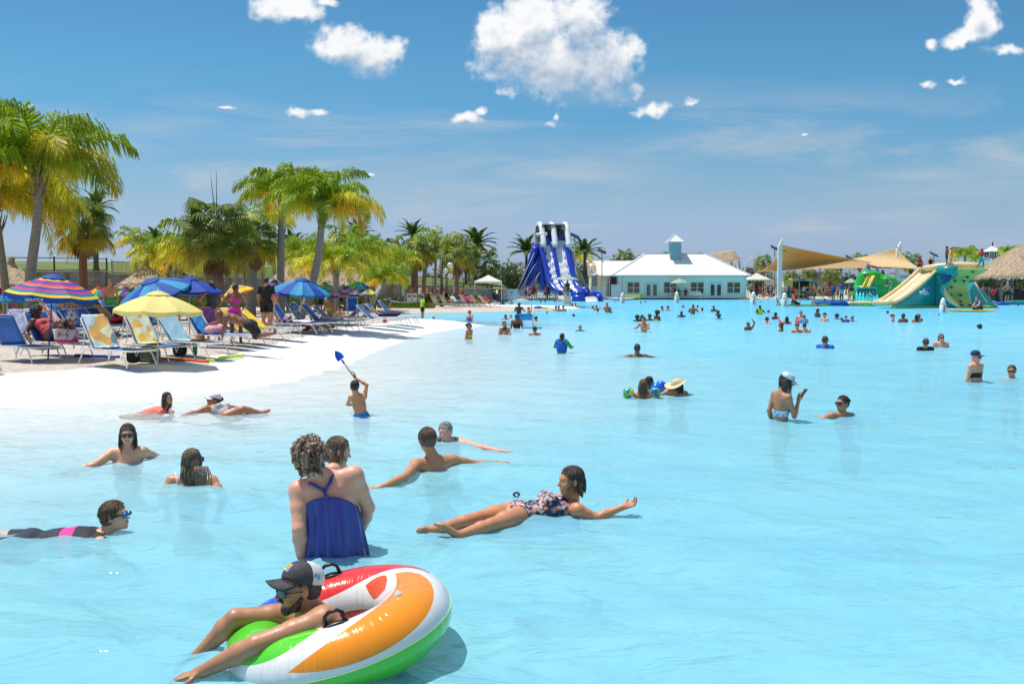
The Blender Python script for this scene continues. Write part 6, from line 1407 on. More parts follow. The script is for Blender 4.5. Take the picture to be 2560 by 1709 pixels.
mb.add(V_,[(0,1,5,4),(1,2,5),(2,3,4,5),(3,0,4),(3,2,1,0)]);rf=mb.build('roof',roofm,bld)
mb=MB()
for a,b in((0,4),(1,5),(4,5)):mb.bar(Vector(V_[a])+Vector((0,0,.03)),Vector(V_[b])+Vector((0,0,.03)),.22,.06)
mb.build('ridge_cap',trim,rf)
mb=MB();mb.bar((e0,-ov-.06,ez-.06),(e1,-ov-.06,ez-.06),.10,.20);mb.build('gutter',mat('gutter',(.55,.62,.60),.5),bld)
cw=bx(1697);cwid=28*s/2;cz0=ez+1.7;cz1=at(0,605,D0+2.5).z-.15;cyy=DP/2-.6
cup=empty('cupola',(cw,cyy,0));cup.parent=bld
mb=MB();mb.box((0,0,(cz0+cz1)/2),(cwid,cwid,(cz1-cz0)/2));mb.build('cupola_wall',bluesd,cup)
ca=at(0,584,D0+3).z-.15;cwo=cwid+.45;mb=MB();mb.add([(-cwo,-cwo,cz1),(cwo,-cwo,cz1),(cwo,cwo,cz1),(-cwo,cwo,cz1),(0,0,ca)],[(0,1,4),(1,2,4),(2,3,4),(3,0,4),(3,2,1,0)]);mb.build('cupola_roof',roofm,cup)
mb=MB()
for q in((0,1,4),):
 pts=[Vector((-cwo,-cwo,cz1)),Vector((cwo,-cwo,cz1)),Vector((0,0,ca))]
 for i in range(3):mb.bar(pts[i]+Vector((0,-.02,0)),pts[(i+1)%3]+Vector((0,-.02,0)),.10,.10)
mb.build('cupola_trim',mat('gutter',(0,0,0)),cup)
mb=MB();mb.bar((-cwid,-cwid-.01,cz0+1.1),(cwid,-cwid-.01,cz0+1.1),.02,.03);mb.build('cupola_seam',trim,cup)
def window(x0,x1,z0,z1,parent=bld,y=0.0,pm=glass):
 w=empty('window',((x0+x1)/2,y,(z0+z1)/2));w.parent=parent;hx,hz=(x1-x0)/2,(z1-z0)/2;f=.09
 mb=MB()
 for c_,h_ in(((0,-.05,hz-f/2),(hx,.05,f/2)),((0,-.05,-hz+f/2),(hx,.05,f/2)),((-hx+f/2,-.05,0),(f/2,.05,hz-f)),((hx-f/2,-.05,0),(f/2,.05,hz-f)),((0,-.05,0),(f/2,.045,hz-f)),((-hx/2,-.05,0),(hx/2-f,.035,.03)),((hx/2,-.05,0),(hx/2-f,.035,.03))):mb.box(c_,h_)
 mb.build('window_frame',trim,w)
 for sg in(-1,1):mb=MB();mb.box((sg*hx/2,-.015,0),(hx/2-f*.7,.012,hz-f));mb.build('pane',pm,w)
 mb=MB();mb.box((0,-.07,-hz-.04),(hx+.05,.07,.04));mb.build('window_sill',trim,w)
zt=2.15;zb=.62
for a,b in((1567,1600),(1658,1692),(1725,1760),(1816,1851)):window(bx(a),bx(b),zb,zt)
for n_,(a,b)in enumerate(((1613,1645),(1773,1805))):
 x0,x1=bx(a),bx(b);dr=empty('double_door',((x0+x1)/2,0,1.0));dr.parent=bld;hx=(x1-x0)/2
 mb=MB();mb.box((0,-.04,1.06),(hx+.08,.05,.05));mb.box((-hx-.04,-.04,0),(.045,.05,1.01));mb.box((hx+.04,-.04,0),(.045,.05,1.01));mb.build('door_frame',trim,dr)
 for sg in(-1,1):
  mb=MB();mb.box((sg*hx/2,-.03,0),(hx/2-.01,.03,1.0));mb.build('door_leaf',trim,dr)
  mb=MB();mb.box((sg*hx/2,-.065,.08),(hx/2-.17,.008,.72));mb.build('pane',[curt,glass][n_],dr)
 mb=MB();mb.ball((.06,-.10,.0),.04,8,6);mb.build('door_handle',blk2,dr)
for px in(1557,1861):mb=MB();mb.bar((bx(px),-.06,.1),(bx(px),-.06,2.8),.10,.08,up=Vector((0,1,0)));mb.build('downspout',trim,bld)
wo_=at(1552,745,D0+9);wo_.z=.15;wing=empty('house_wing',(0,9,0));wing.parent=bld;s2=(D0+9)/FPX
wl,wr=(1508-1706)*s2,(1620-1706)*s2;mb=MB();mb.box(((wl+wr)/2,3,1.55),((wr-wl)/2,3,1.55));mb.build('wing_wall',mint,wing)
mb=MB();ey_,ry_=3.05,at(0,652,D0+12).z-.15;mb.add([(wl-.6+.5,-.6,ey_),(wr,-.6,ey_),(wr,3,ry_),(wl-.6,3,ry_),(wr,6.5,ey_),(wl-.6+.5,6.5,ey_)],[(0,1,2,3),(3,2,4,5),(0,3,5)]);mb.build('wing_roof',roofm,wing)
mb=MB();mb.prism([(0,3.05),(3.6,3.05),(3.3,ry_-.1)],0,.1,0,Matrix(((0,1,0),(1,0,0),(0,0,1))),(wl+.02,-.3,0));mb.build('gable',mint,wing)
porch=mat('porch_wood',(.14,.07,.05),.7)
mb=MB();mb.box(((1533-1706)*s,2,1.45),(.75,.06,1.4));mb.build('porch_screen',porch,bld)
for px in(1518,1524,1545):mb=MB();mb.box(((px-1706)*s,.4,1.5),(.09,.09,1.5));mb.build('porch_post',mat('gutter',(0,0,0)),bld)
mb=MB();mb.box(((1539-1706)*s,-.5,.95),(12*s,.04,.85));mb.build('porch_gate',trim,bld)
def bench(px,label):
 p=at(px,744,D0-1.2);p.z=.15;r=empty('bench',p,0,label,'bench')
 mb=MB();[mb.box((0,-.22+i*.14,.44),(.72,.055,.018))for i in range(4)];mb.build('seat',trim,r)
 mb=MB();mb.box((0,.26,.90),(.72,.02,.035));mb.box((0,.26,.52),(.72,.02,.03));[mb.box((-.66+i*.11,.26,.71),(.025,.012,.19))for i in range(13)];mb.build('backrest',trim,r)
 for sx in(-1,1):
  for y_ in(-.24,.26):mb=MB();mb.box((sx*.70,y_,.24 if y_<0 else .45),(.035,.035,.24 if y_<0 else .45));mb.build('leg',trim,r)
  mb=MB();mb.box((sx*.70,.0,.64),(.04,.28,.02));mb.build('armrest',trim,r)
bench(1738,'white slatted bench against the wall under the third window');bench(1704,'white bench mostly hidden behind the two seated people')
def patio(px,apy,py,span,d,label,tilt=None,c=(.42,.58,.55),z0=.15):
 a=at(px,apy,d);b=Vector((a.x,a.y,z0));m_=umat('patio_%d'%int(c[1]*100),c)
 return umbrella(a,b,span*d/FPX/2,lambda k,i:0,label,drop=(py-apy)*d/FPX,npan=8,mats=[m_],scal=.05,polec=(.55,.45,.33),group='pale green patio umbrellas')
patio(1699,696,707,46,D0-1.6,'pale green patio umbrella over the people seated by the building');patio(1989,697,704,6,132,'closed pale green patio umbrella at the kiosk');patio(2128,696,706,34,134,'pale green patio umbrella left of the green inflatable')
# ---- white canopies
def canopy(px,d,top,ev,half,label,z0=.15):
 a=at(px,top,d);e=at(px,ev,d).z-z0;w=half*d/FPX;r=empty('canopy_tent',(a.x,a.y,z0),0,label,'canopy','white canopy tents');H=a.z-z0;m_=umat('tent',(.80,.80,.79))
 mb=MB();mb.add([(-w,-w,e),(w,-w,e),(w,w,e),(-w,w,e),(-w*.45,-w*.45,e+(H-e)*.5),(w*.45,-w*.45,e+(H-e)*.5),(w*.45,w*.45,e+(H-e)*.5),(-w*.45,w*.45,e+(H-e)*.5),(0,0,H)],[(0,1,5,4),(1,2,6,5),(2,3,7,6),(3,0,4,7),(4,5,8),(5,6,8),(6,7,8),(7,4,8)]);mb.build('roof',m_,r,solid=.01)
 for i,(x0,y0,x1,y1)in enumerate(((-w,-w,w,-w),(w,-w,w,w),(w,w,-w,w),(-w,w,-w,-w))):
  mb=MB();mb.grid(lambda u,v:(x0+(x1-x0)*u,y0+(y1-y0)*u,e-v*(.22+.03*math.cos(u*50))),24,1);mb.build('valance',m_,r,solid=.008)
 for sx in(-1,1):
  for sy in(-1,1):mb=MB();mb.box((sx*w*.97,sy*w*.97,e/2),(.035,.035,e/2));mb.build('leg',trim,r)
canopy(1221,112,687,703,34,'white pyramid canopy between the tan loungers and the slide');canopy(1892,134,682,698,28,'white canopy touching the right end of the pale green building');canopy(1938,150,695,705,22,'smaller white canopy left of the white mast')
# ---- masts and sails
for px,top,d,lb in((1948,597,126,'tall white mast with a slanted top holding the brown shade sail'),(2243,604,122,'white mast holding the peak of the tan shade sail')):
 b=at(px,745,d);b.z=.1;z1=at(px,top,d).z;r=empty('mast',b,0,lb,'mast');w=.24;z1-=.1
 mb=MB();mb.add([(-w,-w,0),(w,-w,0),(w,w,0),(-w,w,0),(-w,-w,z1-1.0),(w,-w,z1),(w,w,z1),(-w,w,z1-1.0)],[(0,1,5,4),(1,2,6,5),(2,3,7,6),(3,0,4,7),(4,5,6,7)]);mb.build('column',mat('mast_white',(.82,.80,.74),.4),r)
 mb=MB();mb.box((0,0,.1),(.5,.5,.1));mb.build('base_plate',trim,r)
 mb=MB();mb.tube([(w,0,z1-1.4),(w+.5,0,z1-1.5)],.05,6);mb.build('bracket',blk2,r)
def sail(A,B,C,D,label,c,bow=.10):
 A,B,C,D=[at(*q)for q in(A,B,C,D)];cen=(A+B+C+D)/4;m_=leafmat('sail_%d'%int(c[0]*100),c,.04,.42,.8)
 def fn(u,v):
  p=(A*(1-u)+B*u)*(1-v)+(D*(1-u)+C*u)*v;q=1-(1-4*u*(1-u)*bow*(1 if v in(0,1)else 1))*(1-4*v*(1-v)*bow)
  e=max(4*u*(1-u)*(abs(2*v-1)**2),4*v*(1-v)*(abs(2*u-1)**2));return p.lerp(cen,e*bow*1.6)
 mb=MB();mb.grid(fn,24,24);r=empty('shade_sail',cen,0,label,'shade sail');mb.build('fabric',m_,r,solid=.02,M=Matrix.Translation(-cen))
 for p in(A,B,C,D):mb=MB();mb.ball(p-cen,.09,8,6);mb.build('corner_ring',blk2,r)
sail((1953,612,126),(1896,681,146),(2050,672,112),(2300,672,128),'brown shade sail stretched from the tall white mast',(.62,.46,.24),.08)
sail((2243,619,122),(2108,651,142),(2200,668,118),(2306,674,116),'tan sunlit shade sail hung on the second mast',(.78,.60,.38),.08)
# ---- inflatable slide
blue=mat('inflatable_blue',(.008,.045,.42),.22,coat=.5,noise=.1,nscale=.6,bump=.25,bscale=1.2);whit=mat('inflatable_white',(.76,.77,.78),.3,coat=.3,noise=.06,nscale=1);net=mat('net_grey',(.10,.105,.11),.8,bump=.8,bscale=6)
climb=mat('climb_pattern',(.7,.7,.75),.5);t=NT(climb.node_tree);p=climb.node_tree.nodes['Principled BSDF'];g=t.n('ShaderNodeTexCoord').outputs['Object'];ck=t.n('ShaderNodeTexVoronoi',ins={'Scale':3.6,'Randomness':.25});t.l(g,ck.inputs['Vector']);t.l(t.mix(t.ss(ck.outputs['Distance'],.22,.36),(.02,.06,.40),(.72,.74,.80)),p.inputs['Base Color'])
sd0=at(1400,745,120);sd0.z=0;sld=empty('inflatable_slide',sd0,0,'tall blue inflatable water slide with white arches and a white sliding lane','inflatable slide')
SQ=lambda px,py,d:at(px,py,d)-sd0
bol={'l':[(1352,612,122.6),(1358,640,121.6),(1366,672,120.6),(1371,695,119.8),(1379,713,119),(1392,727,118),(1400,731,117)],'m':[(1381,612,122.6),(1387,640,121.6),(1393,672,120.6),(1399,698,119.8),(1407,714,119),(1418,726,118),(1428,731,117)],'r':[(1415,612,122.6),(1421,640,121.6),(1428,672,120.6),(1435,697,119.8),(1443,714,119),(1455,725,118),(1470,731,117)]}
def smooth(pts,n=24):
 pts=[Vector(p)for p in pts];out=[]
 for i in range(n+1):
  f=i/n*(len(pts)-1);j=min(int(f),len(pts)-2);t_=f-j;p0=pts[max(j-1,0)];p1=pts[j];p2=pts[j+1];p3=pts[min(j+2,len(pts)-1)]
  out.append(.5*((2*p1)+(-p0+p2)*t_+(2*p0-5*p1+4*p2-p3)*t_**2+(-p0+3*p1-3*p2+p3)*t_**3))
 return out
pth={k:smooth([SQ(*q)for q in v])for k,v in bol.items()}
for k,rad in(('l',.30),('m',.25),('r',.30)):
 mb=MB();mb.tube(pth[k],rad,14);mb.build('side_tube',blue,sld)
 mb=MB();ins_=[p+Vector((.42 if k!='r' else-.42,.25,-.05))for p in pth[k]];mb.tube(ins_,rad*.36,10);mb.build('inner_tube',blue,sld)
def lane(a,b,m_,name,wv=0):
 mb=MB();mb.grid(lambda u,v:(lambda i,f:(pth[a][i].lerp(pth[a][min(i+1,24)],f)).lerp(pth[b][i].lerp(pth[b][min(i+1,24)],f),.12+.76*u)+Vector((0,.12+.06*math.sin(v*60+u*3)*wv,-.05)))(min(int(v*24),23),v*24-min(int(v*24),23)),8,96);mb.build(name,m_,sld)
lane('l','m',climb,'climbing_lane',.8);lane('m','r',whit,'sliding_lane',.5)
for x,y0 in((1350,0),(1379,0),(1413,0)):
 mb=MB();A_=[SQ(x-8,625,125.2),SQ(x-8,590,125.2),SQ(x-5,568,124.9),SQ(x-1,561,124.2),SQ(x+4,568,123.4),SQ(x+6,585,122.8),SQ(x+8,600,122.3),SQ(x+9,617,121.8)]
 mb.tube(smooth(A_,22),.36,12);mb.build('arch',whit,sld)
mb=MB();mb.grid(lambda u,v:SQ(1348+66*u,562+(42+2*math.sin(u*14))*v,124.6+.3*math.sin(v*9)),16,8);mb.build('net',net,sld)
mb=MB();mb.grid(lambda u,v:SQ(1352+60*u,562-3*math.sin(v*3.14),122.9+2.0*v),12,6);mb.build('net_roof',net,sld)
mb=MB();mb.grid(lambda u,v:SQ(1340+0*u,566+30*v,122.9+2.2*u),6,6);mb.build('side_net',net,sld)
for(x0,x1)in((1358,1376),(1387,1409)):mb=MB();a=SQ(x0,603,123.4);b=SQ(x1,603,123.4);mb.tube([a,b],.62,12);mb.tube([a+Vector((0,.5,-.95)),b+Vector((0,.5,-.95))],.55,12);mb.build('platform_cushion',blue,sld)
mb=MB();mb.tube([SQ(1340,587,122.6),SQ(1368,585,122.6)],.22,10);mb.build('cross_tube',whit,sld)
mb=MB();mb.box(SQ(1396,609,122.6),(.8,.12,.35));mb.build('lane_lip',mat('lip_grey',(.5,.5,.5),.6),sld)
mb=MB();T_=SQ(1346,618,124.5);B_=SQ(1316,728,129);mb.bar(T_,B_,1.5,.9,up=Vector((0,1,.2)));mb.tube([SQ(1341,618,123),SQ(1309,728,126)],.55,12);mb.tube([SQ(1352,640,123),SQ(1322,728,124.5)],.36,12);mb.build('rear_leg',blue,sld)
mb=MB();mb.tube([SQ(1353,625,123.6),SQ(1358,728,122.5)],.6,14);mb.build('front_leg',blue,sld)
mb=MB();mb.tube([SQ(1418,625,124.6),SQ(1440,728,126)],.5,14);mb.build('back_leg',blue,sld)
for k_,(a,b)in enumerate((((1340,622,123),(1293,725,120)),((1344,650,123),(1300,725,122)),((1350,680,122.5),(1326,718,121)),((1426,620,124),(1472,728,121)),((1440,660,123),(1468,727,121)))):mb=MB();mb.tube([SQ(*a),SQ(*b)],.03,5);mb.build('guy_rope',trim,sld)
mb=MB();mb.tube([SQ(1430,737,117),SQ(1462,737,117)],.48,14);mb.build('basin_wall',blue,sld)
mb=MB();mb.tube([SQ(1430,747,116.6),SQ(1462,747,116.6)],.5,14);mb.build('basin_wall',blue,sld)
mb=MB();mb.tube([SQ(1462,736,117.3),SQ(1498,738,117.3)],.40,14);mb.build('basin_wall',blue,sld)
mb=MB();mb.tube([SQ(1496,738,117.2),SQ(1499,749,116)],.45,14);mb.build('basin_wall',blue,sld)
mb=MB();mb.ball(SQ(1463,729,117.6),(.62,.6,.62),16,10);mb.build('bolster_end',blue,sld)
mb=MB();mb.ball(SQ(1424,731,117.4),(.5,.5,.5),16,10);mb.build('bolster_end',blue,sld)
mb=MB();a_,b_,c_,d_=SQ(1462,742,117),SQ(1492,742,117),SQ(1496,755,113),SQ(1466,755,113);mb.grid(lambda u,v:(a_.lerp(b_,u)).lerp(d_.lerp(c_,u),v),4,4);mb.build('exit_ramp',whit,sld,solid=.15)
# ---- picket fences
pf=mat('picket_white',(.72,.70,.66),.6)
fence([at(x,745,121)*1.0+Vector((0,0,-at(x,745,121).z+.15))for x in(1292,1312)],1.25,'white picket fence left of the queue for the slide',pf,.16,.09,.09,'picket_fence','fence',.12,sub=2)
fence([Vector((at(x,745,121).x,121,.15))for x in(1342,1394)],1.25,'white picket fence in front of the slide',pf,.16,.09,.09,'picket_fence','fence',.12,sub=2)
fence([Vector((at(x,745,127).x,127,.15))for x in(1478,1512)],1.6,'tall white picket fence between the slide and the building',pf,.16,.09,.10,'picket_fence','fence',.12,sub=2)
fence([Vector((at(x,745,116).x,116,.15))for x in(1150,1186)],1.1,'white open rail fence left of the white canopy',pf,5,.09,.09,'rail_fence','fence',.1,sub=1.6)
for(x0,x1,lb)in((1258,1290,'cream wall panel beside the white canopy'),(1270,1292,'white notice board with blue text by the slide fence')):
 b=at((x0+x1)/2,745,118 if x0>1260 else 119.5);b.z=.15;r=empty('panel',b,0,lb,'panel' if x0<1260 else 'notice board');w=(x1-x0)*118/FPX/2
 mb=MB();mb.box((0,0,.62),(w,.05,.62));mb.build('board',pf if x0<1260 else trim,r)
 for sx in(-1,1):mb=MB();mb.box((sx*(w+.05),0,.65),(.05,.06,.65));mb.build('post',pf,r)
 if x0>1260:
  for i in range(3):mb=MB();mb.box((-.1,-.055,.95-i*.16),(w*.5-i*.1,.006,.03));mb.build('text_line',mat('print_blue',(.03,.15,.5),.6),r)
for px,w,h,lb in((1486,12,28,'grey utility cabinet by the tall picket fence'),):
 b=at(px,745,132);b.z=.15;r=empty('cabinet',b,0,lb,'cabinet');mb=MB();mb.box((0,0,1.45),(.35,.3,1.45));mb.build('body',mat('cab_grey',(.36,.34,.31),.7),r,bevel=.02);mb=MB();mb.box((0,0,2.94),(.40,.35,.04));mb.build('lid',mat('cab_grey',(0,0,0)),r)
 # ---- lamps
def solar(px,py,d,label,h=.5,w=.62,white=False):
 p=at(px,py,d);r=empty('solar_lamp',(p.x,p.y,.1),0,label,'solar lamp','lamp posts with solar panels');z=p.z-.1
 mb=MB();mb.tube([(0,0,0),(0,0,z)],.07,8);mb.build('pole',mat('pole_grey',(.30,.31,.32),.5),r)
 mb=MB();M_=Matrix.Rotation(R(24),3,'Y')@Matrix.Rotation(R(25),3,'X');mb.box((0,0,z+.12),(w,.5,.035),M=M_);mb.build('solar_panel',mat('solar_dark',(.03,.035,.05),.3),r)
 mb=MB();mb.tube([(0,0,z-.8),(.5,0,z-.72),(1.0,0,z-.75)],[.03,.03,.05],6);mb.build('lamp_head',mat('pole_grey',(0,0,0)),r)
for a in((978,606,118,'solar lamp post above the fan palms left of centre',),(1437,592,128,'large solar lamp post right of the slide'),(1505,630,138,'solar lamp post at the left corner of the building'),(1937,622,140,'solar lamp post just left of the tall white mast'),(2335,638,140,'solar lamp post right of the tan sail'),(2124,646,150,'tilted solar panel between the two sails')):solar(*a)
def arc(px,py,d,label,sg=-1):
 p=at(px,py,d);r=empty('street_lamp',(p.x,p.y,.1),0,label,'street lamp','white street lamps with curved arms');z=p.z-.1;w_=mat('lamp_white',(.72,.74,.76),.4)
 mb=MB();mb.tube([(0,0,0),(0,0,z*.72),(sg*.35,0,z*.9),(sg*1.2,0,z),(sg*2.1,0,z+.12)],[.10,.08,.06,.05,.04],8);mb.build('pole',w_,r);mb=MB();mb.box((sg*2.3,0,z+.10),(.35,.1,.05));mb.build('lamp_head',w_,r)
for a in((1934,634,150,'white curved street lamp left of the tall mast'),(1548,632,170,'white curved street lamp behind the left wing roof',1),(1862,642,175,'white curved street lamp behind the tilted thatch',1),(2330,650,160,'white curved street lamp right of the tan sail'),(2392,655,170,'white curved street lamp behind the inflatable tower',1),(1502,655,150,'white ladder like lamp by the building')):arc(*a)
b=at(1104,755,79.5);b.z=.15;r=empty('lamp_post',b,0,'black lamp post with white globes among the tan loungers','lamp post')
mb=MB();mb.tube([(0,0,0),(0,0,.5),(0,0,.6),(0,0,3.65)],[.17,.15,.10,.09],10);mb.build('pole',blk2,r)
for sx,z in((.75,3.45),(.75,2.6),(.35,3.0)):
 mb=MB();mb.tube([(0,0,z+.1),(sx*.6,0,z+.2),(sx*.9,0,z+.1)],.03,6);arm_=mb.build('arm',blk2,r);mb=MB();mb.ball((sx*.9,0,z-.12),.22,14,10);mb.build('globe',mat('globe_white',(.8,.8,.78),.3),arm_)
 # ---- small things on shore
b=at(1036,762,84);b.z=.15
for i,(dx,m_,lb)in enumerate(((-.42,trim,'white trash bin at the left of the three bins'),(.02,trim,'white trash bin in the middle of the three bins'),(.55,mat('bin_grey',(.42,.44,.43),.6),'grey trash bin at the right of the three bins'))):
 r=empty('trash_bin',b+Vector((dx,0,0)),0,lb,'trash bin','trash bins among the ground cover');hw=.20 if i<2 else .26;mb=MB();mb.box((0,0,.5),(hw,.25,.5));mb.build('body',m_,r,bevel=.02);mb=MB();mb.box((0,0,1.03),(hw+.02,.27,.03));mb.build('lid',m_,r);mb=MB();mb.box((0,-.255,.82),(hw*.6,.01,.06));mb.build('slot',blk2,r)
b=at(1012,745,88);b.z=.15;r=empty('feather_flag',b,0,'white feather flag standing by the bright yellow palm','flag');mb=MB();mb.tube([(0,0,0),(0,0,2.6),(.12,0,3.0)],.02,6);mb.build('pole',trim,r)
mb=MB();mb.grid(lambda u,v:(-.05-.45*u*math.sin(math.pi*(.15+.7*v))**.5,.04*math.sin(v*9),.8+2.2*v),6,16);mb.build('banner',umat('flag',(.70,.76,.86)),r,solid=.01)
mb=MB();a_=at(960,748,70);b_=at(1022,757,78);mb.tube([a_,(a_+b_)/2-Vector((0,0,.06)),b_],.035,6);tag(mb.build('hose_rail',trim),'thin white rail line leading to the trash bins','rail')
b=at(1418,768,88);b.z=-.3;r=empty('lifeguard_stand',b,0,'pale green and white lifeguard stand at the tip of the sand spit','lifeguard stand');pg=mat('stand_green',(.45,.60,.52),.6)
for sx in(-1,1):
 for sy in(-1,1):mb=MB();mb.bar((sx*.36,sy*.36,0),(sx*.24,sy*.24,1.5),.07,.07);mb.build('leg',trim,r)
mb=MB();mb.box((0,0,1.5),(.34,.34,.04));mb.build('platform',pg,r);mb=MB();mb.box((0,-.34,.9),(.30,.02,.4));mb.build('front_board',pg,r)
mb=MB();mb.box((0,-.1,1.75),(.24,.22,.03));mb.build('seat',pg,r);mb=MB();mb.grid(lambda u,v:((u-.5)*.5,.16+.06*v,1.75+.6*v),4,4);mb.build('backrest',pg,r,solid=.03)
for i in range(3):mb=MB();mb.bar((-.3,-.40+i*.03,.35+i*.3),(.3,-.40+i*.03,.35+i*.3),.05,.05);mb.build('rung',trim,r)
patio(1416,689,698,61,88.2,'pale green umbrella over the lifeguard stand',z0=.9)
kd=138;b=at(1998,740,kd);b.z=.15;r=empty('food_kiosk',b,0,'painted food kiosk with a wooden awning under the brown sail','kiosk');ks=kd/FPX;kb=mat('kiosk_green',(.03,.13,.08),.6,noise=.6,nscale=.6);ky=mat('kiosk_straw',(.62,.46,.18),.8);kl=pattern('kiosk_print',[(.03,.25,.15),(.7,.6,.1),(.05,.3,.5),(.7,.75,.78),(.05,.2,.1)],.9)
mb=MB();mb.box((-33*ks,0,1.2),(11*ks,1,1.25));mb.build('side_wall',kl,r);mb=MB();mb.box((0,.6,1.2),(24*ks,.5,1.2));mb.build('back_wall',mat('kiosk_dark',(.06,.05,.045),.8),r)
mb=MB();mb.box((0,-.3,2.45),(24*ks,.9,.18));mb.build('awning',ky,r);mb=MB();mb.box((0,-1.22,2.45),(9*ks,.02,.15));mb.build('sign',mat('sign_blue',(.04,.22,.55),.5),r)
for sx in(-22,-6,22):mb=MB();mb.box((sx*ks,-1.0,1.15),(.06,.06,1.15));mb.build('post',ky,r)
mb=MB();mb.box((2*ks,-.9,1.0),(21*ks,.25,.05));mb.build('counter',ky,r)
mb=MB();mb.grid(lambda u,v:(24*ks+22*ks*u,-1+1.6*v,2.5-1.6*u**2),8,4);mb.grid(lambda u,v:(24*ks+22*ks*u,-1.0,.2+(2.3-1.6*u**2)*v),8,4);mb.build('wing',kl,r,solid=.05)
b=at(2048,740,152);b.z=.1;r=empty('concrete_wall',b,0,'bare concrete wall under the brown sail','wall');mb=MB();mb.box((0,0,1.9),(2.0,.15,1.9));mb.build('slab',mat('concrete',(.30,.29,.27),.9,noise=.25,nscale=.5,bump=.3,bscale=2),r);mb=MB();mb.box((0,0,3.83),(2.05,.2,.05));mb.build('cap',trim,r)
b=at(2258,735,145);b.z=.1;ts_=145/FPX;r=empty('trailer',b,0,'light grey trailer with a ribbed side behind the inflatable tower','trailer');mb=MB();mb.box((0,0,1.85),(30*ts_,1.2,1.45));mb.build('body',mat('trailer_grey',(.42,.44,.46),.5,noise=.06),r,bevel=.04)
for i in range(6):mb=MB();mb.box((0,-1.215,.9+i*.38),(29.5*ts_,.015,.02));mb.build('rib',mat('trailer_rib',(.30,.32,.34),.5),r)
mb=MB();mb.box((10*ts_-1,-1.22,2.4),(.45,.02,.35));mb.build('hatch',trim,r)
for sx in(-1,1):
 mb=MB();mb.tube([(sx*.7,-1.1,.35),(sx*.7,-.85,.35)],.35,16);mb.build('wheel',blk2,r)
gd=175;b=at(2478,735,gd);b.z=.1;gs=gd/FPX;r=empty('gazebo_tower',b,0,'white tower with a steep white roof and a finial behind the big thatch','tower');zt_=at(0,614,gd).z-.1;ze=at(0,629,gd).z-.1;zb_=at(0,641,gd).z-.1;w=17*gs
mb=MB();mb.add([(-w,-w,ze),(w,-w,ze),(w,w,ze),(-w,w,ze),(0,0,zt_)],[(0,1,4),(1,2,4),(2,3,4),(3,0,4),(3,2,1,0)]);mb.build('roof',trim,r)
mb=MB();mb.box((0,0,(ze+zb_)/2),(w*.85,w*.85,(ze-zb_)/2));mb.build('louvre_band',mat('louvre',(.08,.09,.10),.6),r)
for i in range(6):mb=MB();mb.box((-w*.8+i*w*.32,-w*.87,(ze+zb_)/2),(.06,.04,(ze-zb_)/2));mb.build('post',trim,r)
mb=MB();mb.box((0,0,zb_/2),(w*.8,w*.8,zb_/2));mb.build('base',mat('louvre2',(.28,.30,.32),.7),r);mb=MB();mb.tube([(0,0,zt_-.1),(0,0,zt_+.4),(0,0,zt_+.8)],[.10,.12,.02],8);mb.build('finial',blk2,r)
mb=MB();q=[at(2415,666,130),at(2478,645,130),at(2487,647,136),at(2440,668,136)];mb.add(q+[v-Vector((0,0,.15))for v in q],[(0,1,2,3),(0,4,5,1),(3,2,6,7),(4,7,6,5)]);ro=empty('white_awning',q[0],0,'sloping white awning beside the big thatched roof','awning');mb.build('fabric',trim,ro,M=Matrix.Translation(-q[0]))
mb=MB();mb.tube([q[1]-q[0]-Vector((0,0,.1)),Vector((q[1].x,q[1].y,.1))-q[0]],.06,6);mb.build('post',trim,ro)
# ====== things afloat
teal=mat('inflatable_teal',(.010,.30,.30),.25,coat=.4,noise=.12,nscale=.7,bump=.35,bscale=1.3);cream=mat('inflatable_cream',(.78,.60,.30),.35,coat=.3,noise=.08,nscale=.8,bump=.2,bscale=1.5);lime=mat('inflatable_lime',(.30,.55,.10),.3,noise=.3,nscale=.5);grn=mat('inflatable_green',(.03,.42,.03),.25,coat=.5,noise=.12,nscale=.8,bump=.5,bscale=1.1);yel=mat('inflatable_yellow',(.85,.58,.03),.3);aqua=mat('inflatable_aqua',(.05,.52,.55),.2,coat=.5,noise=.15,nscale=1.2)
blup=mat('inflatable_royal',(.01,.10,.50),.3,coat=.3)
def soft(root,name,m,fn,nu,nv,solid=0.0):mb=MB();mb.grid(fn,nu,nv);return mb.build(name,m,root,solid=solid)
T0=gr(2340,768);tow=empty('inflatable_tower',(T0.x,T0.y,0),0,'teal and cream inflatable tower with a slide on its left and a curved climbing wall','inflatable tower')
A0=A3(at(2342,768,84));TP=lambda px,py,d:at(px,py,d)-Vector((T0.x,T0.y,0))
s_top_n=TP(2340,680,84.0);s_top_f=TP(2303,672,85.6);s_bot_n=TP(2232,767,81.0);s_bot_f=TP(2187,763,83.0)
def sl(u,v):
 a=s_top_f.lerp(s_top_n,u);b=s_bot_f.lerp(s_bot_n,u);p=a.lerp(b,v);z=a.z+(b.z-a.z)*(v*1.0+.14*math.sin(v*math.pi*2)*-1*.35+.25*math.sin(math.pi*v)*.4*(1 if v>.3 else v/.3));z=a.z*(1-v)**1.25+.35*v;return Vector((p.x,p.y,z+.10*(abs(2*u-1)**4)))
soft(tow,'slide_surface',cream,sl,10,30)
for uu in(.30,.72):mb=MB();mb.grid(lambda u,v:sl(uu+(u-.5)*.08,.05+.85*v)+Vector((0,0,.05)),2,26);mb.build('slide_stripe',mat('stripe_white',(.80,.80,.76),.4),tow)
mb=MB();mb.tube([sl(1,v)for v in np.linspace(0,1,20)],.16,10);mb.build('slide_edge',cream,tow)
mb=MB();mb.tube([sl(0,v)for v in np.linspace(0,1,20)],.16,10);mb.build('slide_edge',cream,tow)
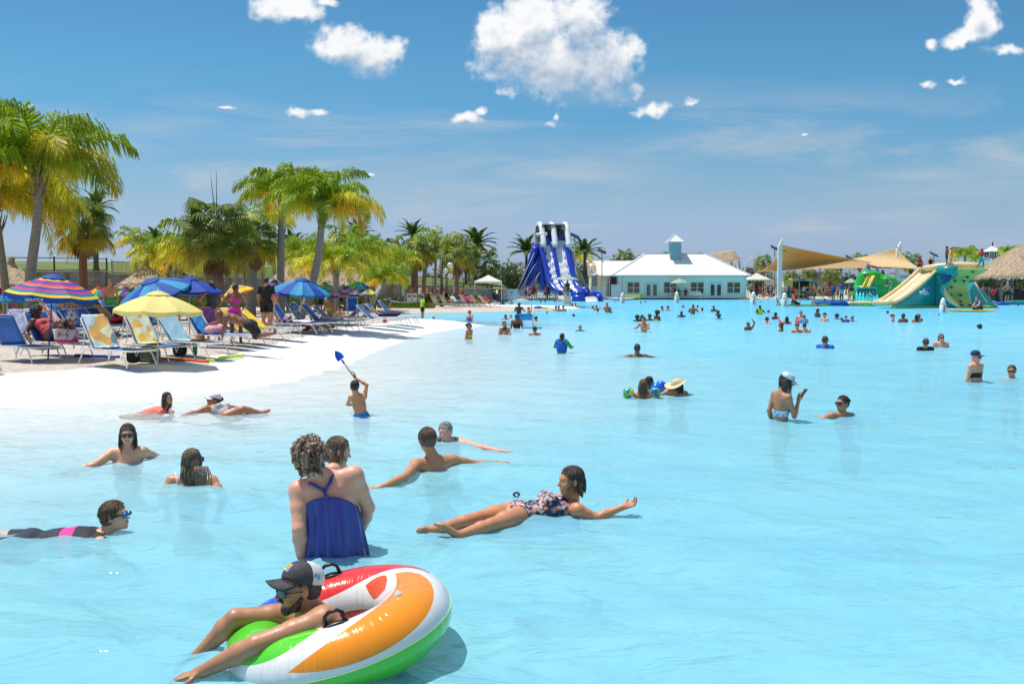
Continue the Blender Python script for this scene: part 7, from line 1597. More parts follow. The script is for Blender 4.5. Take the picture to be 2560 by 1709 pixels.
mb=MB();mb.tube([sl(0,1),sl(1,1)],.26,12);mb.build('slide_toe',cream,tow)
soft(tow,'slide_side',teal,lambda u,v:(lambda p:Vector((p.x,p.y,p.z*(1-v)+.0*v))+Vector((.08,-.12,0))*math.sin(v*math.pi))(sl(1,u)),30,8)
mb=MB();mb.tube([Vector((sl(1,v).x,sl(1,v).y-.05,.08))for v in np.linspace(0,1,16)],.14,8);mb.build('slide_hem',lime,tow)
c0,c1=TP(2336,768,83.9),TP(2398,768,82.8);zt_=s_top_n.z
def colm(u,v):
 p=c0.lerp(c1,u);bul=.10*math.sin(v*46)**2*math.sin(math.pi*min(1,max(0,u*1.3)))
 cut=0.0
 if u>.5:k=(u-.5)*2;cut=k*(1.45*(math.sin(math.pi*min(1,v*1.05))**1.2)*1.25-(1.5 if v>.86 else 0)*0)
 return Vector((p.x-cut*.9+.0,p.y-bul-.15*math.sin(math.pi*u),v*zt_))
soft(tow,'climbing_column',teal,colm,14,60,.05)
w0,w1=TP(2400,768,82.6),TP(2433,768,82.9)
def wallc(u,v):
 ang=math.sin(math.pi*v);x0=w0.x-1.15*ang*(1 if v>.04 else v/.04);x1=w1.x+(-.35*ang+.9*max(0,v-.70)/.3);return Vector((x0+(x1-x0)*u+(-.35 if v>.9 else 0)*(1-u),w0.y+1.1*ang*(.55+.45*math.sin(math.pi*u))-.6*max(0,v-.75)*2,v*(zt_+.22)))
wallm=mat('wall_gradient',(.55,.55,.14),.3,coat=.3);t=NT(wallm.node_tree);p=wallm.node_tree.nodes['Principled BSDF'];g=t.n('ShaderNodeTexCoord').outputs['Object'];w_=t.n('ShaderNodeTexWave',wave_type='BANDS',bands_direction='Z',ins={'Scale':.28,'Distortion':.6,'Detail':1.0});t.l(g,w_.inputs[0]);t.l(t.mix(w_.outputs['Fac'],(.30,.55,.14),(.66,.56,.14)),p.inputs['Base Color'])
soft(tow,'climbing_wall',wallm,wallc,14,40,.05)
mb=MB();mb.tube([wallc(0,v)+Vector((-.02,-.15,0))for v in np.linspace(.02,.55,14)],[.10+.18*math.sin(math.pi*i/13)for i in range(14)],8);mb.build('wall_edge',cream,tow)
rr=random.Random(6)
for(u,v)in((.62,.93),(.70,.80),(.42,.70),(.78,.70),(.40,.54),(.28,.34),(.70,.34),(.5,.17),(.35,.08),(.8,.08)):mb=MB();p_=wallc(u,v)+Vector((0,-.10,0));mb.tube([p_+Vector((-.13,0,.06)),p_,p_+Vector((.14,0,.02)),p_+Vector((0,-.02,-.10))],.045,6);mb.build('grip',blk2,tow)
for i in range(6):mb=MB();p_=colm(.35,.15+i*.11)+Vector((0,-.12,0));mb.ball(p_,(.22,.12,.12),10,8);mb.build('step_bulge',teal,tow)
top_l,top_r=TP(2300,667,85),TP(2452,667,83);mb=MB();mb.tube([top_l+Vector((0,0,-.15)),TP(2345,667,84),TP(2400,664,83.6),TP(2440,666,83.3),TP(2453,670,83.2)],[.20,.30,.34,.34,.20],12);mb.build('top_deck',cream,tow)
mb=MB();mb.tube([TP(2320,670,86),TP(2392,667,85.6)],.32,12);mb.build('deck_rim',teal,tow)
mb=MB();n_=14;pts=[TP(2390+4,676,82.6),TP(2345,676,83.4)];mb.tube([pts[1],pts[0]],.42,12);mb.build('column_cap',teal,tow)
mb=MB();f0,f1=TP(2432,768,84),TP(2490,768,84.5);mb.prism([(f0.x-.1,0),(f1.x,0),(f1.x-.45,.35),(f0.x+1.0,1.3),(f0.x+.05,2.2),(f0.x-.3,1.6)],f0.y-.1,f0.y+.9);mb.build('rear_fin',teal,tow,bevel=.12)
mb=MB();mb.tube([TP(2436,707,84),TP(2450,732,84),TP(2466,755,84),TP(2492,763,84.2)],.12,8);mb.build('fin_edge',cream,tow)
mb=MB();mb.tube([Vector((c0.x-3.8,c0.y-1.8,.06)),Vector((c0.x,c0.y-.1,.06)),Vector((w1.x,w1.y-.2,.06)),Vector((f1.x,f1.y-.1,.06))],.16,8);mb.build('base_hem',lime,tow)
pm_=mat('splash_print',(.01,.07,.38),.4)
def splash(root,c,s,m_=pm_,n=5):
 mb=MB();c=Vector(c);mb.ball(c,(s*.35,.03,s*.30),12,8)
 for i in range(n):a=R(90+(i-(n-1)/2)*36);l=s*(1.15 if i==n//2 else .9);e=c+Vector((math.cos(a)*l,0,math.sin(a)*l));mb.tube([c,c.lerp(e,.6),e],[s*.12,s*.07,s*.13],6)
 return mb.build('splash_mark',m_,root)
splash(tow,colm(.42,.78)+Vector((0,-.28,0)),.62);sc_=sl(1,.25);splash(tow,Vector((TP(2322,728,82.6).x,TP(2322,728,82.6).y,TP(2322,728,82.6).z)),.30)
q=TP(2310,737,82.35);text('wibit',.78,q,R(38),mat('print_pale',(.60,.75,.80),.5),tow)
g0=gr(2180,757);gd_=g0.y;hill=empty('inflatable_hill',(g0.x,g0.y,0),0,'green inflatable hill with a yellow slide and a curled aqua ramp','inflatable hill');GP=lambda px,py,dd=0:at(px,py,gd_+dd)-Vector((g0.x,g0.y,0))
def blob(root,name,m,ells,vox=.09,k=.35):
 S=SDF(vox)
 for c,r in ells:S.ell(A3(c),r,None,k)
 V,F=S.mesh(name,None,1);return mkobj(name,V,F,m,root)
blob(hill,'hill_body',grn,[(GP(2176,686),(1.15,.9,.42)),(GP(2172,700),(1.3,.9,1.0)),(GP(2165,730),(1.5,.9,1.5)),(GP(2205,700),(1.4,1.0,.55)),(GP(2212,720),(1.55,1.0,1.1)),(GP(2216,745),(1.7,1.0,1.1)),(GP(2240,708),(.55,.5,.28))])
mb=MB();mb.grid(lambda u,v:GP(2168+20*u-14*v,690+30*v,-1.1-.5*v-.15*math.cos(u*6)),8,10);mb.build('yellow_slide',yel,hill,solid=.2)
mb=MB();mb.grid(lambda u,v:GP(2175+3.5*u-9*v,696+22*v,-1.5-.4*v),3,6);mb.build('slide_stripe',mat('stripe_white',(0,0,0)),hill,solid=.03)
mb=MB();mb.grid(lambda u,v:GP(2142+48*u+(14*v**2)*(u-.1),719+40*v**.8,-1.2-2.6*v**2.2),22,16);rp=mb.build('curled_ramp',aqua,hill,solid=.12)
for i in range(7):x=i/6;mb=MB();mb.tube([GP(2142+48*x+(14*v**2)*(x-.1),719+40*v**.8,-1.34-2.6*v**2.2)for v in np.linspace(0,1,12)],.12,6);mb.build('ramp_rib',aqua,hill)
mb=MB();mb.tube([GP(2140,719,-1.3),GP(2192,719,-1.3)],.20,10);mb.build('ramp_lip',aqua,hill)
for i in range(6):mb=MB();p_=GP(2150+i*7.5,725,-1.62);mb.prism([(-.12,.1),(.12,.1),(0,-.1)],-.02,.02,0,None,p_);mb.build('ramp_mark',blk2,hill)
splash(hill,GP(2174,742,-2.9),.42,mat('splash_pale',(.5,.7,.6),.5));splash(hill,GP(2164,690,-1.3),.34)
for(x,y)in((2212,696),(2226,705),(2216,715),(2225,731)):mb=MB();p_=GP(x,y,-1.25);mb.tube([p_-Vector((.18,0,0)),p_+Vector((0,-.08,.03)),p_+Vector((.18,0,0))],.04,6);mb.build('grip',mat('stripe_white',(0,0,0)),hill)
def pad(x0,x1,y,h,m,label,name='floating_mat',cat='inflatable walkway',dep=1.4,r=None):
 a=gr(x0,y);b=gr(x1,y);L=(b-a).length;o=empty(name,(a+b)/2,math.atan2(b.y-a.y,b.x-a.x),label,cat)
 mb=MB();n=24;prof=[(-L/2,0)];mb.grid(lambda u,v:((u-.5)*L*(1-.04*math.cos(v*6.283)),dep/2*math.copysign(abs(math.cos(v*6.283))**.5,math.cos(v*6.283)),h/2+h/2*math.copysign(abs(math.sin(v*6.283))**.5,math.sin(v*6.283))),n,20);mb.add([],[]);mb.build('tube_deck',m,o)
 for sx in(-1,1):mb=MB();mb.ball((sx*L/2,0,h/2),(h*.5,dep*.48,h*.48),12,8);mb.build('end_cap',m,o)
 return o
pad(2034,2112,764,.40,blup,'blue inflatable walkway with people standing on it');pad(2120,2172,764,.42,mat('mat_cream',(.80,.66,.30),.4),'cream inflatable pad between the blue walkway and the aqua ramp');pad(2162,2186,764.5,.18,grn,'thin green inflatable pad at the foot of the aqua ramp');pad(2494,2516,762.5,.34,blup,'short blue inflatable link right of the tower');pad(2520,2600,761,.42,teal,'teal inflatable walkway running out of the right edge')
h2=gr(2535,756);hh=empty('inflatable_ramp',h2,0,'low cream and teal inflatable ramp behind the man at the right edge','inflatable ramp');mb=MB();mb.prism([(-.9,.2),(.2,.2),(1.8,.2),(.9,1.0),(-.2,1.05)],-.8,.8);mb.build('ramp_body',mat('mat_cream',(0,0,0)),hh,bevel=.2);mb=MB();mb.prism([(-1.7,.1),(-.5,.1),(-.3,.95),(-.6,1.0),(-1.0,.85)],-.85,.85);mb.build('ramp_side',teal,hh,bevel=.2);mb=MB();mb.prism([(-1.5,.05),(-.7,.05),(-.85,.5)],-.9,-.8);mb.build('ramp_arch',grn,hh)
def board(x0,x1,y,label,m1_,m2_,wd=.7,name='paddle_board'):
 a=gr(x0,y);b=gr(x1,y);L=(b-a).length;o=empty(name,(a+b)/2,math.atan2(b.y-a.y,b.x-a.x),label,'paddle board')
 def f(u,v):w=wd/2*(max(0,1-abs(2*u-1)**3.2))**.6;an=v*6.283;return((u-.5)*L,w*math.cos(an),.07+.06*math.sin(an)+.12*abs(2*u-1)**5)
 mb=MB();mb.grid(f,30,14);mb.build('hull',m1_,o);mb=MB();mb.grid(lambda u,v:((u-.5)*L*.9,wd*.36*(2*v-1)*(max(0,1-abs(2*u-1)**3))**.6,.135+.10*abs((2*u-1)*.9)**5),24,4);mb.build('deck_pad',m2_,o);return o
board(1944,2076,764.5,'green and cream paddle board carrying the two people in red vests',grn,mat('mat_cream',(0,0,0)),.9)
board(2362,2492,779,'yellow paddle board with a kneeling person in a blue vest',yel,mat('board_pale',(.80,.66,.25),.5),.75)
b=gr(1552,752);r=empty('kayak',b,R(8),'grey white kayak pulled up left of the building steps','kayak')
mb=MB();mb.grid(lambda u,v:((u-.5)*3.6,.36*math.cos(v*6.283)*max(0,1-abs(2*u-1)**2.4)**.7,.24+.2*math.sin(v*6.283)*(.4+.6*max(0,1-abs(2*u-1)**2))+.22*abs(2*u-1)**4),28,14);mb.build('hull',mat('kayak_grey',(.55,.60,.63),.35),r);mb=MB();mb.tube([(.45*math.cos(a),.22*math.sin(a),.46)for a in np.linspace(0,6.2,16)],.03,6);mb.build('cockpit_rim',blk2,r)
b=at(1581,742,126);b.z=.16;r=empty('raft',b,0,'folded yellow inflatable raft with green ends against the building','raft');mb=MB();mb.prism([(-1.1,.0),(1.1,.0),(1.0,.38),(-.9,.5)],-.3,.3);mb.build('raft_body',yel,r,bevel=.1)
for sx in(-1,1):mb=MB();mb.box((sx*1.12,0,.3),(.10,.32,.28));mb.build('raft_end',grn,r,bevel=.04)
def buoy(px,py,label,rope=0,sc=1.0):
 p=gr(px,py);o=empty('buoy',p,0,label,'buoy','white marker buoys with a yellow band')
 S_=sc;mb=MB();mb.lathe([(.17*S_,-.2),(.20*S_,.0),(.20*S_,.50*S_),(.175*S_,.53*S_)],18);mb.build('body',mat('buoy_white',(.80,.82,.84),.35),o)
 mb=MB();mb.lathe([(.185*S_,.525*S_),(.185*S_,.58*S_)],18);mb.build('band',yel,o);mb=MB();mb.lathe([(.175*S_,.58*S_),(.13*S_,.80*S_),(.07*S_,.92*S_),(.01,.94*S_)],18);mb.build('cone_top',mat('buoy_white',(0,0,0)),o)
 mb=MB();mb.prism([(-.08,.30*S_),(0,.21*S_),(.08,.30*S_),(0,.39*S_)],-.212*S_,-.200*S_);mb.build('warning_diamond',mat('diamond_red',(.7,.08,.03),.5),o)
 for z_ in(.45,.14):mb=MB();mb.box((0,-.203*S_,z_*S_),(.08,.006,.03));mb.build('text_bar',blk2,o)
 return o
buoy(1556,758,'small marker buoy in front of the kayak',sc=1.2);buoy(1692,757,'marker buoy in front of the people seated by the building',sc=1.3);buoy(1883,762,'marker buoy below the right end of the building',sc=1.35);buoy(1961,768,'marker buoy at the left end of the green paddle board',sc=1.35);buoy(2357,782,'nearest marker buoy, in front of the inflatable tower',sc=1.1)
def floats(pts,label):
 a,b=gr(*pts[0]),gr(*pts[1]);o=empty('float_line',a,0,label,'float line');n=int((b-a).length/.22)
 for i in range(n+1):mb=MB();q=(b-a)*(i/max(1,n));mb.ball(q+Vector((0,0,.02)),(.10,.07,.07),8,6);mb.build('float',mat('float_blue',(.01,.06,.4),.4)if i%2 else trim,o)
floats(((2328,785),(2347,787)),'blue and white float line beside the nearest buoy');floats(((1849,754),(1864,755)),'small float line left of the buoy by the building');floats(((1892,755),(1901,755)),'small float line right of the buoy by the building');floats(((1512,754),(1536,756)),'dark float line in front of the kayak')
# ====== everybody else
num='first second third fourth fifth sixth seventh eighth ninth tenth eleventh twelfth thirteenth fourteenth fifteenth sixteenth seventeenth eighteenth'.split()
_proto={};_hm0=hframe(0)
POSES={'stand':dict(head=(0,.02,1.58),sh=(-.18,.18,1.39),pel=(0,0,.95),arms=[((-.24,-.02,1.12),(-.23,.05,.87)),((.24,-.02,1.12),(.23,.05,.87))],legs=[((-.10,.02,.50),(-.11,-.02,.08),(-.13,.12,.04)),((.10,.02,.50),(.11,-.02,.08),(.13,.12,.04))]),'hips':dict(head=(0,.04,1.57),sh=(-.18,.18,1.39),pel=(.02,0,.95),arms=[((-.36,-.05,1.16),(-.18,.10,1.00)),((.36,-.05,1.16),(.18,.10,1.00))],legs=[((-.13,.04,.50),(-.16,-.02,.08),(-.19,.12,.04)),((.12,.02,.50),(.13,-.02,.08),(.16,.12,.04))]),'walk':dict(head=(0,.08,1.56),sh=(-.18,.18,1.38),pel=(0,0,.93),arms=[((-.25,.12,1.14),(-.22,.32,.98)),((.25,-.14,1.14),(.24,-.18,.90))],legs=[((-.10,.16,.52),(-.11,.12,.08),(-.12,.27,.05)),((.10,-.02,.50),(.11,-.32,.20),(.12,-.22,.08))]),'wade':dict(head=(0,.05,1.57),sh=(-.18,.18,1.39),pel=(0,0,.95),arms=[((-.30,.10,1.22),(-.24,.36,1.22)),((.30,.10,1.22),(.24,.36,1.20))],legs=[((-.10,.05,.50),(-.11,-.02,.08),(-.13,.12,.04)),((.10,.02,.50),(.11,-.02,.08),(.13,.12,.04))]),'spread':dict(head=(0,.02,1.58),sh=(-.19,.19,1.38),pel=(0,0,.95),arms=[((-.45,.05,1.34),(-.72,.15,1.33)),((.45,.05,1.34),(.72,.15,1.33))],legs=[((-.10,.02,.50),(-.11,-.02,.08),(-.13,.12,.04)),((.10,.02,.50),(.11,-.02,.08),(.13,.12,.04))]),'raise':dict(head=(-.02,.02,1.57),sh=(-.18,.18,1.40),pel=(0,0,.95),arms=[((-.24,.04,1.15),(-.15,.20,1.05)),((.30,.06,1.62),(.14,.10,1.80))],legs=[((-.10,.02,.50),(-.11,-.02,.08),(-.13,.12,.04)),((.10,.02,.50),(.11,-.02,.08),(.13,.12,.04))]),'sit':dict(head=(0,.08,.83),sh=(-.18,.18,.64),pel=(0,0,.12),arms=[((-.25,.10,.40),(-.12,.30,.28)),((.25,.10,.40),(.12,.30,.28))],legs=[((-.12,.42,.10),(-.12,.44,-.28),(-.13,.58,-.31)),((.12,.42,.10),(.14,.40,-.28),(.14,.54,-.31))]),'lie':dict(head=(0,-.52,.62),sh=(-.18,.18,.47),shy=-.36,pel=(0,.02,.12),arms=[((-.27,-.20,.26),(-.24,.05,.16)),((.27,-.20,.26),(.24,.05,.16))],legs=[((-.11,.45,.24),(-.12,.85,.10),(-.14,.90,.24)),((.11,.46,.20),(.12,.88,.10),(.14,.93,.24))]),'kneel':dict(head=(0,.14,.80),sh=(-.18,.18,.62),shy=.05,pel=(0,-.12,.20),arms=[((-.26,.14,.40),(-.16,.32,.30)),((.26,.14,.40),(.16,.32,.30))],legs=[((-.16,.25,.10),(-.15,-.22,.07),(-.15,-.36,.05)),((.16,.25,.10),(.15,-.22,.07),(.15,-.36,.05))]),}
def W_list(pose):
 low={'sit':.99,'lie':.9,'kneel':.95}.get(pose,1)
 return{'trunks':(lambda c:w_trunks(c),.010),'onepiece':(lambda c:w_onepiece(c,-.10),.006),'band':(lambda c:w_band(c,-.12,-.22),.006),'brief':(lambda c:(c['lab']==PELV)&(c['T'][:,2]<-c['L']*.80)|np.isin(c['lab'],(THL,THR))&(c['T'][:,2]>-c['L']-.05),.007),'shirt':(w_shirt,.014),'vest':(w_vest,.045)}
def proto(pose):
 if pose in _proto:return _proto[pose]
 q=POSES[pose];f=lambda v:A3((v[0],-v[1],v[2]));sy=q.get('shy',.02 if pose!='sit' else .03)
 hd=f(q['head']);sh=(f((q['sh'][0],sy,q['sh'][2])),f((q['sh'][1],sy,q['sh'][2])))
 pt=-8 if pose!='lie' else 0
 r=person('proto',.0165,hd,hframe(0,pt),sh,f(q['pel']),arms=[(f(a),f(b))for a,b in q['arms']],legs=[tuple(f(v)for v in l)for l in q['legs']],hands=False,lips=False,tone='tan',front=(0,-1,.3 if pose=='lie' else 0),wear=[(k,v[0],skinmat('tan'),v[1])for k,v in W_list(pose).items()],org=(0,0,0))
 d={c.name.split('.')[0]:c.data for c in r.children};d['head']=Vector(hd);d['pitch']=pt
 for c in list(r.children):bpy.data.objects.remove(c)
 bpy.data.objects.remove(r);_proto[pose]=d;return d
_hp={}
def hairproto(kind):
 if kind not in _hp:
  e=bpy.data.objects.new('tmp',None);col.objects.link(e);vx=.0115
  o=add_hair(kind,np.zeros(3),_hm0,1.0,H_DARK,e,np.zeros(3),vx);_hp[kind]=o.data;bpy.data.objects.remove(o);bpy.data.objects.remove(e)
 return _hp[kind]
def inst(me,name,m,parent,loc=(0,0,0),rot=(0,0,0)):
 o=bpy.data.objects.new(name,me);col.objects.link(o);o.parent=parent;o.location=loc;o.rotation_euler=rot
 o.material_slots[0].link='OBJECT';o.material_slots[0].material=m;return o
_sg=None
CL={'k':(.012,.012,.014),'n':(.012,.02,.09),'b':(.01,.10,.50),'r':(.70,.02,.03),'p':(.85,.03,.35),'y':(.85,.55,.03),'g':(.03,.35,.10),'w':(.75,.75,.76),'t':(.02,.40,.45),'o':(.90,.20,.03),'m':(.10,.02,.10),'c':(.22,.45,.62),'l':(.55,.85,.05),'d':(.06,.07,.09),'u':(.30,.22,.15)}
CN=dict(k='black',n='navy',b='blue',r='red',p='pink',y='yellow',g='green',w='white',t='turquoise',o='orange',m='plum',c='pale blue',l='lime',d='charcoal',u='tan')
WN=dict(trunks='shorts',onepiece='swimsuit',band='bikini top',brief='swim briefs',shirt='shirt',vest='life vest')
HM={'k':H_BLACK,'d':H_DARK,'b':H_BROWN,'y':H_BLOND,'g':H_GREY};HN=dict(k='black',d='dark',b='brown',y='blond',g='grey')
def folk(loc,pose,yaw,tone,hair,wear,where,s=1.0,gl=False,hat=None,group='bathers in the lagoon',pre='bather',label=None):
 """hair: style+colour e.g. 'short-k'; wear: 'trunks-n vest-r'"""
 global _sg
 P=proto(pose);hk,hc_=hair.split('-')if hair else(None,None)
 ws=[w.split('-')for w in wear.split()]
 if label is None:
  label=pre+(' ' if where[:2]in('in','on')or where.split()[0]in('at','with','behind','beside','near','under','below','back')else ', ')+where
  ex=([HN[hc_]+{'afro':' curly','curly':' curly','long':' long','wetlong':' long','bun':' tied','pony':' tied'}.get(hk,' short')+' hair']if hk and 'hair' not in where else[])+[CN[c]+' '+WN[k]for k,c in ws[::-1]if WN[k]not in where]+(['sunglasses']if gl and 'sunglasses' not in where else[])
  for e in ex:
   if len(label.split())+len(e.split())<=16:label+=', '+e
 r=empty('person',loc,R(yaw),label,'person',group,scale=s)
 inst(P['body'],'body',skinmat(tone),r)
 for k,c in ws:inst(P[k],{'trunks':'shorts','band':'bikini_top','vest':'life_vest'}.get(k,k),cloth('c_'+c,CL[c]),r)
 rp=(R(P['pitch']),0,0)
 if hk:inst(hairproto(hk),'hair',HM[hc_],r,P['head'],(-R(P['pitch'])*0,0,0))
 if gl:
  if _sg is None:
   e=bpy.data.objects.new('t',None);col.objects.link(e);o=add_glasses(np.zeros(3),_hm0,1.0,M_LENS,e,np.zeros(3));_sg=o.data;bpy.data.objects.remove(o);bpy.data.objects.remove(e)
  inst(_sg,'sunglasses',M_LENS,r,P['head'])
 if hat:
  mb=MB();br_=.20 if hat[0]=='H' else 0
  if br_:mb.lathe([(br_,.035),(.12,.05),(.098,.06),(.09,.13),(.05,.155),(.01,.155)],18,P['head']+Vector((0,.015,0)))
  else:mb.lathe([(.092,.035),(.093,.07),(.07,.115),(.01,.135)],16,P['head']+Vector((0,.012,0)));mb.grid(lambda u,v:P['head']+Vector(((u-.5)*.13,-.08-.085*v,.045-.012*v-.02*abs(2*u-1))),6,3)
  mb.build('hat' if br_ else 'cap',cloth('c_'+hat[1],CL[hat[1]]),r,solid=.004)
 return r
def bather(px,py,above,yaw,tone,hair,wear,where,pose='stand',s=1.0,**k):
 p=gr(px,py);top=POSES[pose]['head'][2]*s+.115*s;return folk((p.x,p.y,above-top),pose,yaw,tone,hair,wear,where,s,**k)
